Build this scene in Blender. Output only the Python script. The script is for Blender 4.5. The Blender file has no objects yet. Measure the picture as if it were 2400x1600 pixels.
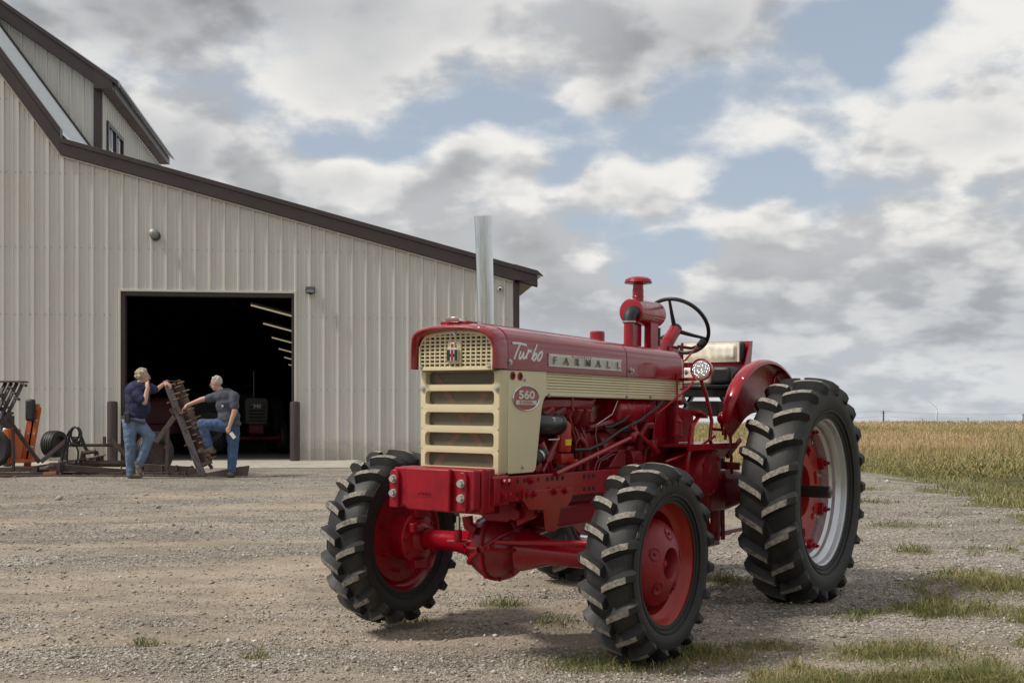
import bpy, bmesh, math, random
import numpy as np
from mathutils import Vector, Matrix

random.seed(7)
rng = np.random.default_rng(11)
scene = bpy.context.scene
COL = scene.collection
rad = math.radians

# ------------------------------------------------------------------ camera
FPX, HOR, CX, CAMZ = 2800.0, 985.0, 1200.0, 1.2      # focal length and horizon row on the 2400 px wide photograph
cam_d = bpy.data.cameras.new('camera')
cam = bpy.data.objects.new('camera', cam_d)
COL.objects.link(cam)
cam.location = (0, 0, CAMZ)
cam.rotation_euler = (rad(90), 0, 0)
cam_d.sensor_width = 36.0
cam_d.lens = FPX / 2400 * 36
cam_d.shift_y = (HOR - 800) / 2400
cam_d.clip_start = 0.1
cam_d.clip_end = 30000
scene.camera = cam

# ------------------------------------------------------------------ light and exposure
SUN_AZ, SUN_EL = rad(-106), rad(50)                   # azimuth from +Y towards +X
sdir = Vector((math.sin(SUN_AZ) * math.cos(SUN_EL), math.cos(SUN_AZ) * math.cos(SUN_EL), math.sin(SUN_EL)))
sun_d = bpy.data.lights.new('sun', 'SUN')
sun_d.energy = 2.5
sun_d.angle = rad(9)
sun_d.color = (1.0, 0.94, 0.85)
sun = bpy.data.objects.new('sun', sun_d)
COL.objects.link(sun)
sun.rotation_euler = sdir.to_track_quat('Z', 'Y').to_euler()
sun.location = (0, 0, 30)
vs = scene.view_settings
vs.view_transform = 'Standard'
vs.look = 'None'
vs.exposure = 0.30
vs.gamma = 1.0
vs.use_curve_mapping = False
scene.cycles.max_bounces = 6
scene.cycles.diffuse_bounces = 3
scene.cycles.glossy_bounces = 4
scene.cycles.use_denoising = True


class NT:
    """small node-tree writer"""
    def __init__(s, tree):
        s.t = tree
        tree.nodes.clear()
    def n(s, typ, **kw):
        nd = s.t.nodes.new(typ)
        for k, v in kw.items():
            if k.startswith('i_'):
                key = k[2:]
                key = int(key) if key.isdigit() else key.replace('_', ' ')
                nd.inputs[key].default_value = v
            else:
                setattr(nd, k, v)
        return nd
    def l(s, a, b):
        s.t.links.new(a, b)
    def math(s, op, a, b=None, c=None, clamp=False):
        nd = s.t.nodes.new('ShaderNodeMath')
        nd.operation = op
        nd.use_clamp = clamp
        for i, v in enumerate((a, b, c)):
            if v is None:
                continue
            if isinstance(v, (int, float)):
                nd.inputs[i].default_value = v
            else:
                s.t.links.new(v, nd.inputs[i])
        return nd.outputs[0]
    def mix(s, fac, a, b, blend='MIX'):
        nd = s.t.nodes.new('ShaderNodeMix')
        nd.data_type = 'RGBA'
        nd.blend_type = blend
        for sock, v in ((nd.inputs[0], fac), (nd.inputs[6], a), (nd.inputs[7], b)):
            if isinstance(v, (int, float)):
                sock.default_value = v
            elif isinstance(v, tuple):
                sock.default_value = (*v, 1) if len(v) == 3 else v
            else:
                s.t.links.new(v, sock)
        return nd.outputs[2]
    def noise(s, vec, scale, detail=4, rough=0.55, dist=0.0, dims='3D'):
        nd = s.t.nodes.new('ShaderNodeTexNoise')
        nd.noise_dimensions = dims
        nd.inputs['Scale'].default_value = scale
        nd.inputs['Detail'].default_value = detail
        nd.inputs['Roughness'].default_value = rough
        nd.inputs['Distortion'].default_value = dist
        if vec is not None:
            s.t.links.new(vec, nd.inputs['Vector'])
        return nd.outputs['Fac']
    def ramp(s, fac, stops, interp='LINEAR'):
        nd = s.t.nodes.new('ShaderNodeValToRGB')
        nd.color_ramp.interpolation = interp
        e = nd.color_ramp.elements
        while len(e) < len(stops):
            e.new(0.5)
        for el, (p, c) in zip(e, stops):
            el.position = p
            el.color = (c, c, c, 1) if isinstance(c, (int, float)) else (*c, 1)
        s.t.links.new(fac, nd.inputs[0])
        return nd.outputs[0]
    def smooth(s, v, a, b, lo=0.0, hi=1.0):
        nd = s.t.nodes.new('ShaderNodeMapRange')
        nd.interpolation_type = 'SMOOTHSTEP'
        for i, x in enumerate((a, b, lo, hi)):
            nd.inputs[i + 1].default_value = x
        s.t.links.new(v, nd.inputs[0])
        return nd.outputs[0]


# ------------------------------------------------------------------ sky: Nishita blue with a broken cumulus layer
def build_world():
    w = bpy.data.worlds.new('World')
    scene.world = w
    w.use_nodes = True
    w.cycles.sampling_method = 'MANUAL'
    w.cycles.sample_map_resolution = 512
    g = NT(w.node_tree)
    out = g.n('ShaderNodeOutputWorld')
    bg = g.n('ShaderNodeBackground')
    bg.inputs['Strength'].default_value = 0.1
    g.l(bg.outputs[0], out.inputs[0])
    sky = g.n('ShaderNodeTexSky', sky_type='NISHITA', sun_disc=False, sun_elevation=SUN_EL, sun_rotation=SUN_AZ,
              air_density=1.0, dust_density=2.0, ozone_density=1.0)
    tc = g.n('ShaderNodeTexCoord')
    D = g.n('ShaderNodeVectorMath', operation='NORMALIZE')
    g.l(tc.outputs['Generated'], D.inputs[0])
    sep = g.n('ShaderNodeSeparateXYZ')
    g.l(D.outputs[0], sep.inputs[0])
    z = g.math('MAXIMUM', sep.outputs[2], 0.0)
    # cumulus get smaller and flatter towards the horizon
    k = g.math('DIVIDE', 1.0, g.math('ADD', z, 0.42))
    zc = g.math('MULTIPLY', z, 1.2)
    pv = g.n('ShaderNodeCombineXYZ')
    g.l(g.math('MULTIPLY', sep.outputs[0], k), pv.inputs[0]); g.l(g.math('MULTIPLY', sep.outputs[1], k), pv.inputs[1])
    g.l(g.math('MULTIPLY', zc, k), pv.inputs[2])
    off = g.n('ShaderNodeVectorMath', operation='ADD')
    off.inputs[1].default_value = (3.7, 8.4, 12.9)
    g.l(pv.outputs[0], off.inputs[0])
    P = off.outputs[0]
    # second sample, moved towards the sun, gives the lit and the shaded side
    off2 = g.n('ShaderNodeVectorMath', operation='ADD')
    off2.inputs[1].default_value = (-0.05, 0.0, 0.10)
    g.l(P, off2.inputs[0])
    P2 = off2.outputs[0]

    def density(vec, det):
        big = g.noise(vec, 2.6, 2.0, 0.5, 0.0)
        fine = g.noise(vec, 8.0, det, 0.60, 0.0)
        # billows: fold the mid-size noise so that cloud edges bulge outwards
        mid = g.noise(vec, 6.0, 0.0, 0.5, 0.0)
        bil = g.math('ABSOLUTE', g.math('MULTIPLY_ADD', mid, 2.0, -1.0))
        mid2 = g.noise(vec, 15.0, 0.0, 0.5, 0.0)
        bil = g.math('MULTIPLY_ADD', g.math('ABSOLUTE', g.math('MULTIPLY_ADD', mid2, 2.0, -1.0)), 0.55, bil)
        a = g.math('ADD', g.math('MULTIPLY', big, 0.66), g.math('MULTIPLY', fine, 0.34))
        return g.math('SUBTRACT', a, g.math('MULTIPLY', bil, 0.11))

    wob = g.n('ShaderNodeTexNoise')
    wob.inputs['Scale'].default_value = 7
    wob.inputs['Detail'].default_value = 2
    g.l(D.outputs[0], wob.inputs['Vector'])
    ws = g.n('ShaderNodeVectorMath', operation='MULTIPLY_ADD')
    ws.inputs[1].default_value = (0.16, 0.16, 0.13)
    ws.inputs[2].default_value = (-0.08, -0.08, -0.065)
    g.l(wob.outputs['Color'], ws.inputs[0])
    dw = g.n('ShaderNodeVectorMath', operation='ADD')
    g.l(D.outputs[0], dw.inputs[0]); g.l(ws.outputs[0], dw.inputs[1])

    # cloud banks and blue gaps where the afternoon had them
    def blobs(lst):
        acc = None
        for (x, y, rx, ry, a) in lst:
            v = Vector(((x - CX) / FPX, 1, (HOR - y) / FPX)).normalized()
            sb = g.n('ShaderNodeVectorMath', operation='SUBTRACT')
            sb.inputs[1].default_value = v
            g.l(dw.outputs[0], sb.inputs[0])
            ml = g.n('ShaderNodeVectorMath', operation='MULTIPLY')
            ml.inputs[1].default_value = (FPX / rx, FPX / rx, FPX / ry)
            g.l(sb.outputs[0], ml.inputs[0])
            ln = g.n('ShaderNodeVectorMath', operation='LENGTH')
            g.l(ml.outputs[0], ln.inputs[0])
            b = g.smooth(ln.outputs['Value'], 0.0, 1.0, a, 0.0)
            acc = b if acc is None else g.math('ADD', acc, b)
        return acc
    bank = blobs(BANKS)
    d1 = g.math('ADD', density(P, 7.5), bank)
    d2 = g.math('ADD', density(P2, 3.0), bank)
    low = g.smooth(z, 0.02, 0.30, 0.075, 0.0)
    d1 = g.math('ADD', d1, low)
    d2 = g.math('ADD', d2, low)
    mask = g.smooth(d1, 0.345, 0.50)
    thick = g.smooth(d1, 0.50, 0.78)
    lit = g.math('SUBTRACT', d1, d2)
    lit = g.smooth(lit, -0.075, 0.065)
    dark = blobs(DARKS)
    # shade: sunlit tops warm white, undersides and thick middles grey
    shade = g.math('MULTIPLY', thick, 0.34)
    shade = g.math('ADD', shade, g.math('MULTIPLY', g.math('SUBTRACT', 1.0, lit), 0.50))
    shade = g.math('ADD', shade, dark, clamp=True)
    ccol = g.ramp(shade, [(0.0, (7.3, 7.15, 6.85)), (0.2, (5.9, 5.85, 5.75)), (0.5, (4.2, 4.25, 4.35)), (1.0, (2.0, 2.05, 2.1))])
    # sky behind, washed out by the moist air low down
    blue = g.mix(1.0, sky.outputs[0], (0.60, 0.66, 0.74), 'MULTIPLY')
    haze = g.smooth(z, 0.0, 0.36, 0.88, 0.62)
    blue = g.mix(haze, blue, (4.15, 4.75, 5.45))
    ccol = g.mix(g.smooth(z, 0.0, 0.15, 0.50, 0.0), ccol, (4.1, 4.5, 4.95))
    col = g.mix(g.math('MULTIPLY', mask, 0.96), blue, ccol)
    g.l(col, bg.inputs['Color'])


# (x, y, half-width, half-height, strength) on the photograph
BANKS = [(420, 60, 640, 250, .16), (380, 340, 280, 150, .14), (700, 240, 240, 130, .14), (800, 460, 420, 110, .13), (1090, 400, 300, 130, .15),
         (1480, 490, 170, 70, .15), (1400, 230, 220, 110, .12), (1560, 60, 420, 200, .14),
         (2200, 330, 420, 220, .13), (2250, 640, 420, 240, .10), (1850, 640, 330, 130, .11), (1290, 620, 240, 130, .16),
         (1000, 320, 460, 110, -.22), (1560, 400, 230, 90, -.13), (2080, 50, 200, 160, -.22), (1540, 590, 280, 120, -.22), (1830, 480, 300, 95, -.19), (1330, 440, 110, 120, -.10)]
DARKS = [(480, 30, 800, 230, .55), (400, 370, 300, 170, .26), (1640, 80, 480, 260, .40), (1400, 280, 190, 80, .22), (2380, 690, 420, 140, .30), (1300, 740, 520, 110, .22), (2000, 760, 600, 100, .16), (2300, 250, 300, 160, .10)]
build_world()


# ------------------------------------------------------------------ small geometry kit
def nrm(v):
    return Vector(v).normalized()


def frame_of(axis):
    a = nrm(axis)
    t = Vector((0, 0, 1)) if abs(a.z) < 0.9 else Vector((1, 0, 0))
    e1 = t.cross(a).normalized()
    e2 = a.cross(e1).normalized()
    return e1, e2, a


class MB:
    """collects shapes; build() links them as one mesh object"""
    def __init__(s):
        s.v, s.f, s.m = [], [], []
        s.groups = []
    def mark(s):
        s.groups.append((len(s.v), len(s.f)))
    def add(s, vs_, fs_, mi=0):
        o = len(s.v)
        s.v.extend([tuple(p) for p in vs_])
        for f in fs_:
            s.f.append([i + o for i in f])
            s.m.append(mi)
        return s
    def box(s, c, d, rot=None, mi=0):
        c = Vector(c)
        h = [x / 2 for x in d]
        vs_ = []
        for i in range(8):
            p = Vector((h[0] * (1 if i & 1 else -1), h[1] * (1 if i & 2 else -1), h[2] * (1 if i & 4 else -1)))
            if rot is not None:
                p = rot @ p
            vs_.append(c + p)
        return s.add(vs_, [(0, 2, 3, 1), (4, 5, 7, 6), (0, 1, 5, 4), (2, 6, 7, 3), (0, 4, 6, 2), (1, 3, 7, 5)], mi)
    def bb(s, x0, x1, y0, y1, z0, z1, mi=0):
        return s.box(((x0 + x1) / 2, (y0 + y1) / 2, (z0 + z1) / 2), (abs(x1 - x0), abs(y1 - y0), abs(z1 - z0)), None, mi)
    def bar(s, p0, p1, w, h, up=(0, 0, 1), mi=0):
        p0, p1 = Vector(p0), Vector(p1)
        a = (p1 - p0).normalized()
        u = Vector(up)
        if abs(a.dot(u.normalized())) > 0.98:
            u = Vector((1, 0, 0))
        e1 = u.cross(a).normalized()
        e2 = a.cross(e1).normalized()
        vs_ = []
        for p in (p0, p1):
            for q in ((-1, -1), (1, -1), (1, 1), (-1, 1)):
                vs_.append(p + e1 * q[0] * w / 2 + e2 * q[1] * h / 2)
        return s.add(vs_, [(3, 2, 1, 0), (4, 5, 6, 7), (0, 1, 5, 4), (1, 2, 6, 5), (2, 3, 7, 6), (3, 0, 4, 7)], mi)
    def tube(s, pts, r, n=10, caps=True, mi=0, flat=1.0, up=None):
        pts = [Vector(p) for p in pts]
        k = len(pts)
        rs = r if isinstance(r, (list, tuple)) else [r] * k
        vs_ = []
        e1 = None
        for i, p in enumerate(pts):
            a = (pts[min(i + 1, k - 1)] - pts[max(i - 1, 0)]).normalized()
            if e1 is None:
                if up is not None:
                    e1 = Vector(up)
                else:
                    e1 = frame_of(a)[0]
            e1 = (e1 - a * e1.dot(a)).normalized()
            e2 = a.cross(e1)
            for j in range(n):
                t = 2 * math.pi * j / n
                vs_.append(p + (e1 * math.cos(t) + e2 * math.sin(t) * flat) * rs[i])
        fs_ = []
        for i in range(k - 1):
            for j in range(n):
                j2 = (j + 1) % n
                fs_.append((i * n + j, i * n + j2, (i + 1) * n + j2, (i + 1) * n + j))
        if caps:
            fs_.append(tuple(reversed(range(n))))
            fs_.append(tuple((k - 1) * n + j for j in range(n)))
        return s.add(vs_, fs_, mi)
    def cyl(s, p0, p1, r0, r1=None, n=16, mi=0, caps=True):
        return s.tube([p0, p1], [r0, r0 if r1 is None else r1], n, caps, mi)
    def lathe(s, prof, o=(0, 0, 0), axis=(0, 0, 1), n=24, mi=0, arc=None, caps=False):
        """prof: (radius, height) pairs along the axis"""
        e1, e2, a = frame_of(axis)
        o = Vector(o)
        full = arc is None
        a0, a1 = (0, 2 * math.pi) if full else arc
        m = n if full else n + 1
        vs_ = []
        for (r, h) in prof:
            for j in range(m):
                t = a0 + (a1 - a0) * j / n
                vs_.append(o + a * h + (e1 * math.cos(t) + e2 * math.sin(t)) * max(r, 1e-5))
        fs_ = []
        for i in range(len(prof) - 1):
            for j in range(n):
                j2 = (j + 1) % m
                fs_.append((i * m + j, i * m + j2, (i + 1) * m + j2, (i + 1) * m + j))
        if caps:
            fs_.append(tuple(reversed(range(m))))
            fs_.append(tuple((len(prof) - 1) * m + j for j in range(m)))
        return s.add(vs_, fs_, mi)
    def prism(s, poly, o, ex, ey, d, mi=0):
        """poly in the (ex, ey) plane at o, pushed by the vector d"""
        o, ex, ey, d = Vector(o), Vector(ex), Vector(ey), Vector(d)
        a = [o + ex * p[0] + ey * p[1] for p in poly]
        k = len(a)
        vs_ = a + [p + d for p in a]
        fs_ = [tuple(reversed(range(k))), tuple(range(k, 2 * k))]
        for i in range(k):
            j = (i + 1) % k
            fs_.append((i, j, j + k, i + k))
        return s.add(vs_, fs_, mi)
    def loft(s, rings, closed=True, caps=False, mi=0):
        k = len(rings[0])
        vs_ = [p for r in rings for p in r]
        fs_ = []
        for i in range(len(rings) - 1):
            for j in range(k if closed else k - 1):
                j2 = (j + 1) % k
                fs_.append((i * k + j, i * k + j2, (i + 1) * k + j2, (i + 1) * k + j))
        if caps:
            fs_.append(tuple(reversed(range(k))))
            fs_.append(tuple((len(rings) - 1) * k + j for j in range(k)))
        return s.add(vs_, fs_, mi)
    def sphere(s, c, r, n=16, m=10, mi=0):
        r = (r, r, r) if isinstance(r, (int, float)) else r
        c = Vector(c)
        vs_ = [c + Vector((0, 0, r[2]))]
        for i in range(1, m):
            p = math.pi * i / m
            for j in range(n):
                t = 2 * math.pi * j / n
                vs_.append(c + Vector((r[0] * math.sin(p) * math.cos(t), r[1] * math.sin(p) * math.sin(t), r[2] * math.cos(p))))
        vs_.append(c - Vector((0, 0, r[2])))
        fs_ = [(0, 1 + j, 1 + (j + 1) % n) for j in range(n)]
        for i in range(m - 2):
            for j in range(n):
                a = 1 + i * n
                fs_.append((a + j, a + n + j, a + n + (j + 1) % n, a + (j + 1) % n))
        L = len(vs_) - 1
        a = 1 + (m - 2) * n
        fs_ += [(L, a + (j + 1) % n, a + j) for j in range(n)]
        return s.add(vs_, fs_, mi)
    def torus(s, c, axis, R, r, n=32, m=8, mi=0, arc=None):
        e1, e2, a = frame_of(axis)
        c = Vector(c)
        full = arc is None
        a0, a1 = (0, 2 * math.pi) if full else arc
        rings = []
        for i in range(n + (0 if full else 1)):
            t = a0 + (a1 - a0) * i / n
            d = e1 * math.cos(t) + e2 * math.sin(t)
            rings.append([c + d * R + (d * math.cos(2 * math.pi * j / m) + a * math.sin(2 * math.pi * j / m)) * r for j in range(m)])
        if full:
            rings.append(rings[0])
        return s.loft(rings, True, not full, mi)
    def build(s, name, mats, parent=None, bevel=0.0, seg=2, angle=35, flat=False, loc=None, recalc=True):
        if len(s.groups) > 1 and s.groups[0] == (0, 0):      # marked pieces become objects of their own
            ends = s.groups[1:] + [(len(s.v), len(s.f))]
            first = None
            for (v0, f0), (v1, f1) in zip(s.groups, ends):
                q = MB()
                q.v = s.v[v0:v1]
                q.f = [[i - v0 for i in f] for f in s.f[f0:f1]]
                q.m = s.m[f0:f1]
                o = q.build(name, mats, parent, bevel, seg, angle, flat, loc, recalc)
                first = first or o
            return first
        me = bpy.data.meshes.new(name)
        me.from_pydata(s.v, [], s.f)
        mats = mats if isinstance(mats, (list, tuple)) else [mats]
        for m in mats:
            me.materials.append(MAT[m] if isinstance(m, str) else m)
        if len(mats) > 1:
            me.polygons.foreach_set('material_index', s.m)
        if recalc:
            b = bmesh.new()
            b.from_mesh(me)
            bmesh.ops.remove_doubles(b, verts=b.verts, dist=1e-5)
            bmesh.ops.recalc_face_normals(b, faces=b.faces)
            b.to_mesh(me)
            b.free()
        if not flat:
            me.polygons.foreach_set('use_smooth', [True] * len(me.polygons))
            me.set_sharp_from_angle(angle=rad(angle))
        o = bpy.data.objects.new(name, me)
        COL.objects.link(o)
        if parent is not None:
            o.parent = parent
        if loc is not None:
            o.location = loc
        if bevel > 0:
            bv = o.modifiers.new('bevel', 'BEVEL')
            bv.width = bevel
            bv.segments = seg
            bv.limit_method = 'ANGLE'
            bv.angle_limit = rad(40)
            bv.harden_normals = False
        return o


def empty(name, loc=(0, 0, 0), rotz=0.0, parent=None):
    o = bpy.data.objects.new(name, None)
    o.empty_display_size = 0.2
    COL.objects.link(o)
    o.location = loc
    o.rotation_euler = (0, 0, rotz)
    if parent is not None:
        o.parent = parent
    return o


def tag(o, label=None, cat=None, group=None, kind=None):
    if label: o['label'] = label
    if cat: o['category'] = cat
    if group: o['group'] = group
    if kind: o['kind'] = kind
    return o


def dup(o, parent=None, loc=None):
    c = o.copy()
    COL.objects.link(c)
    if parent is not None:
        c.parent = parent
    if loc is not None:
        c.location = loc
    return c


def text_mesh(txt, size, depth, bold=0.0, spacing=1.0, shear=0.0):
    """returns vertices (x right, y up, z out) and faces of a line of lettering"""
    cu = bpy.data.curves.new('txt', 'FONT')
    cu.body = txt
    cu.size = size
    cu.extrude = depth / 2
    cu.offset = bold
    cu.space_character = spacing
    cu.shear = shear
    cu.resolution_u = 3
    cu.align_x = 'CENTER'
    cu.align_y = 'CENTER'
    ob = bpy.data.objects.new('txt', cu)
    COL.objects.link(ob)
    bpy.context.view_layer.update()
    dg = bpy.context.evaluated_depsgraph_get()
    me = bpy.data.meshes.new_from_object(ob.evaluated_get(dg))
    vs_ = [v.co.copy() for v in me.vertices]
    fs_ = [tuple(p.vertices) for p in me.polygons]
    bpy.data.objects.remove(ob)
    bpy.data.curves.remove(cu)
    bpy.data.meshes.remove(me)
    return vs_, fs_


# ------------------------------------------------------------------ materials
MAT = {}


def mat(name, col, rough=0.5, metal=0.0, coat=0.0, vary=0.0, vscale=6.0, bump=0.0, bscale=60.0, dirt=None, dscale=3.0, dlo=0.5, dhi=0.75,
        spec=0.5, rvary=0.0, emit=None, alpha=None, bdist=0.01):
    m = bpy.data.materials.new(name)
    m.use_nodes = True
    g = NT(m.node_tree)
    out = g.n('ShaderNodeOutputMaterial')
    b = g.n('ShaderNodeBsdfPrincipled')
    g.l(b.outputs[0], out.inputs[0])
    tc = g.n('ShaderNodeTexCoord')
    P = tc.outputs['Object']
    c = None
    if vary > 0:
        f = g.noise(P, vscale, 5, 0.6)
        f = g.smooth(f, 0.25, 0.75, 1 - vary, 1 + vary)
        c = g.mix(1.0, tuple(col), f, 'MULTIPLY')
    if dirt is not None:
        f = g.noise(P, dscale, 8, 0.65)
        f = g.smooth(f, dlo, dhi)
        c = g.mix(f, c if c is not None else tuple(col), dirt)
        rr = g.math('MULTIPLY_ADD', f, 0.75 - rough, rough)
        g.l(rr, b.inputs['Roughness'])
    else:
        b.inputs['Roughness'].default_value = rough
        if rvary > 0:
            f = g.noise(P, vscale * 2.3, 5, 0.6)
            g.l(g.smooth(f, 0.3, 0.7, rough - rvary, rough + rvary), b.inputs['Roughness'])
    if c is None:
        b.inputs['Base Color'].default_value = (*col, 1)
    else:
        g.l(c, b.inputs['Base Color'])
    b.inputs['Metallic'].default_value = metal
    b.inputs['Specular IOR Level'].default_value = spec
    if coat > 0:
        b.inputs['Coat Weight'].default_value = coat
        b.inputs['Coat Roughness'].default_value = 0.06
    if bump > 0:
        bp = g.n('ShaderNodeBump')
        bp.inputs['Strength'].default_value = bump
        bp.inputs['Distance'].default_value = bdist
        g.l(g.noise(P, bscale, 6, 0.6), bp.inputs['Height'])
        g.l(bp.outputs[0], b.inputs['Normal'])
    if emit is not None:
        b.inputs['Emission Color'].default_value = (*emit[0], 1)
        b.inputs['Emission Strength'].default_value = emit[1]
    if alpha is not None:
        b.inputs['Alpha'].default_value = alpha
    MAT[name] = m
    return m


mat('red_paint', (0.29, 0.003, 0.013), 0.24, coat=0.2, spec=0.45, vary=0.10, vscale=4, rvary=0.06)
mat('red_hood', (0.25, 0.003, 0.010), 0.22, coat=0.40, spec=0.5, vary=0.08, vscale=4, rvary=0.06)
mat('red_engine', (0.19, 0.005, 0.009), 0.34, coat=0.15, spec=0.5, vary=0.25, vscale=9, bump=0.4, bscale=90, bdist=0.004, dirt=(0.045, 0.012, 0.010), dscale=7, dlo=0.58, dhi=0.80)  # darker copy of the red: engine bay shade put into the colour, plus grime
mat('red_cast', (0.265, 0.003, 0.012), 0.38, coat=0.0, spec=0.35, vary=0.22, vscale=10, dirt=(0.20, 0.045, 0.035), dscale=5, dlo=0.56, dhi=0.95, bump=0.35, bscale=90, bdist=0.004)
mat('red_orange', (0.34, 0.020, 0.012), 0.36, coat=0.1, spec=0.4, vary=0.10, vscale=8)
mat('red_rough', (0.235, 0.006, 0.012), 0.42, coat=0.1, spec=0.4, vary=0.12, vscale=14, bump=0.7, bscale=160, bdist=0.004)
mat('cream_paint', (0.63, 0.545, 0.345), 0.34, coat=0.25, vary=0.05, vscale=5)
mat('tyre_rubber', (0.0135, 0.0133, 0.013), 0.55, vary=0.25, vscale=9, bump=0.3, bscale=70, bdist=0.003, dirt=(0.052, 0.046, 0.038), dscale=6, dlo=0.46, dhi=0.95)
mat('tyre_lug_top', (0.25, 0.225, 0.19), 0.9, vary=0.45, vscale=60, dirt=(0.06, 0.055, 0.05), dscale=22, dlo=0.46, dhi=0.74, bump=0.6, bscale=130, bdist=0.004)
mat('tyre_side', (0.0105, 0.0104, 0.0102), 0.62, vary=0.3, vscale=5, bump=0.25, bscale=60, bdist=0.003)
mat('silver_rim', (0.62, 0.63, 0.64), 0.35, metal=0.75, vary=0.06, vscale=5, rvary=0.08)
mat('chrome', (0.75, 0.76, 0.76), 0.16, metal=1.0)
mat('polished', (0.72, 0.73, 0.74), 0.22, metal=1.0, vary=0.1, vscale=12)
mat('zinc', (0.55, 0.55, 0.53), 0.38, metal=0.9, vary=0.15, vscale=60)
mat('black_paint', (0.014, 0.014, 0.015), 0.30, coat=0.2)
mat('black_rubber', (0.016, 0.016, 0.017), 0.55)
mat('black_plastic', (0.012, 0.012, 0.012), 0.42)
mat('painted_hollow', (0.010, 0.008, 0.008), 0.8)  # near-black colour standing in for the shade inside openings
mat('seat_cream', (0.74, 0.69, 0.58), 0.6, vary=0.10, vscale=12, dirt=(0.45, 0.39, 0.30), dscale=9, dlo=0.55, dhi=0.85, bump=0.2, bscale=40)
mat('seat_black', (0.016, 0.016, 0.018), 0.45)
mat('olive_black', (0.035, 0.038, 0.030), 0.5)
mat('decal_white', (0.70, 0.72, 0.70), 0.35)
mat('badge_red', (0.28, 0.012, 0.014), 0.3, coat=0.5)
mat('badge_silver', (0.62, 0.59, 0.50), 0.42, metal=0.35, vary=0.1, vscale=30, dirt=(0.42, 0.34, 0.20), dscale=18, dlo=0.6, dhi=0.8)
mat('yellow_label', (0.75, 0.46, 0.02), 0.5)
mat('lens_glass', (0.90, 0.91, 0.89), 0.10, metal=0.9, bump=1.0, bscale=170, bdist=0.01)
mat('brace_red', (0.55, 0.10, 0.05), 0.5)
mat('radiator', (0.13, 0.115, 0.085), 0.7)
mat('nose_mesh', (0.19, 0.165, 0.12), 0.7)
mat('hose_black', (0.012, 0.012, 0.013), 0.45)


def mat_stack():
    # rolled steel: long faint streaks up the pipe
    m = bpy.data.materials.new('stack_steel'); m.use_nodes = True
    g = NT(m.node_tree)
    out = g.n('ShaderNodeOutputMaterial'); b = g.n('ShaderNodeBsdfPrincipled'); g.l(b.outputs[0], out.inputs[0])
    tc = g.n('ShaderNodeTexCoord'); mp = g.n('ShaderNodeMapping'); mp.inputs['Scale'].default_value = (90, 90, 2.2)
    g.l(tc.outputs['Object'], mp.inputs[0])
    f = g.noise(mp.outputs[0], 1.0, 4, 0.6)
    g.l(g.ramp(f, [(0.25, (0.50, 0.53, 0.56)), (0.5, (0.66, 0.68, 0.69)), (0.75, (0.78, 0.79, 0.80))]), b.inputs['Base Color'])
    b.inputs['Metallic'].default_value = 1.0
    g.l(g.smooth(f, 0.3, 0.7, 0.14, 0.26), b.inputs['Roughness'])
    MAT['stack_steel'] = m


mat_stack()


def mat_screen():
    m = bpy.data.materials.new('wire_screen'); m.use_nodes = True
    g = NT(m.node_tree)
    out = g.n('ShaderNodeOutputMaterial'); b = g.n('ShaderNodeBsdfPrincipled')
    tr = g.n('ShaderNodeBsdfTransparent'); mx = g.n('ShaderNodeMixShader')
    tc = g.n('ShaderNodeTexCoord'); sp = g.n('ShaderNodeSeparateXYZ'); g.l(tc.outputs['Object'], sp.inputs[0])
    a = g.math('FRACT', g.math('MULTIPLY', sp.outputs[1], 210)); c = g.math('FRACT', g.math('MULTIPLY', sp.outputs[2], 210))
    wa = g.math('LESS_THAN', a, 0.24); wc = g.math('LESS_THAN', c, 0.24)
    w = g.math('MAXIMUM', wa, wc)
    b.inputs['Base Color'].default_value = (0.20, 0.17, 0.12, 1); b.inputs['Roughness'].default_value = 0.5
    g.l(w, mx.inputs[0]); g.l(tr.outputs[0], mx.inputs[1]); g.l(b.outputs[0], mx.inputs[2]); g.l(mx.outputs[0], out.inputs[0])
    MAT['wire_screen'] = m


mat_screen()

# ------------------------------------------------------------------ ground
def _hash(ix, iy, seed):
    h = (ix.astype(np.int64) * 374761393 + iy.astype(np.int64) * 668265263 + seed * 974634541) & 0x7fffffff
    h = ((h ^ (h >> 13)) * 1274126177) & 0x7fffffff
    return ((h ^ (h >> 16)) & 0xffff) / 65535.0


def vnoise(x, y, seed=0):
    x, y = np.asarray(x, float), np.asarray(y, float)
    ix, iy = np.floor(x), np.floor(y)
    fx, fy = x - ix, y - iy
    fx, fy = fx * fx * (3 - 2 * fx), fy * fy * (3 - 2 * fy)
    a, b = _hash(ix, iy, seed), _hash(ix + 1, iy, seed)
    c, d = _hash(ix, iy + 1, seed), _hash(ix + 1, iy + 1, seed)
    return (a * (1 - fx) + b * fx) * (1 - fy) + (c * (1 - fx) + d * fx) * fy


def fbm(x, y, seed=0, oct=4):
    s, a, t = 0, 1.0, 0
    for o in range(oct):
        s = s + a * vnoise(x * 2 ** o, y * 2 ** o, seed + o * 17)
        t += a
        a *= 0.5
    return s / t


def sstep(v, a, b):
    t = np.clip((v - a) / (b - a), 0, 1)
    return t * t * (3 - 2 * t)


YP = [-400, 7, 19.7, 22.3, 30, 40, 75, 120, 250, 420, 3000, 20000]
ZP = [0, 0, .23, .31, .10, -.45, -1.9, -2.15, -.95, -4.5, -45, -60]


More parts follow.
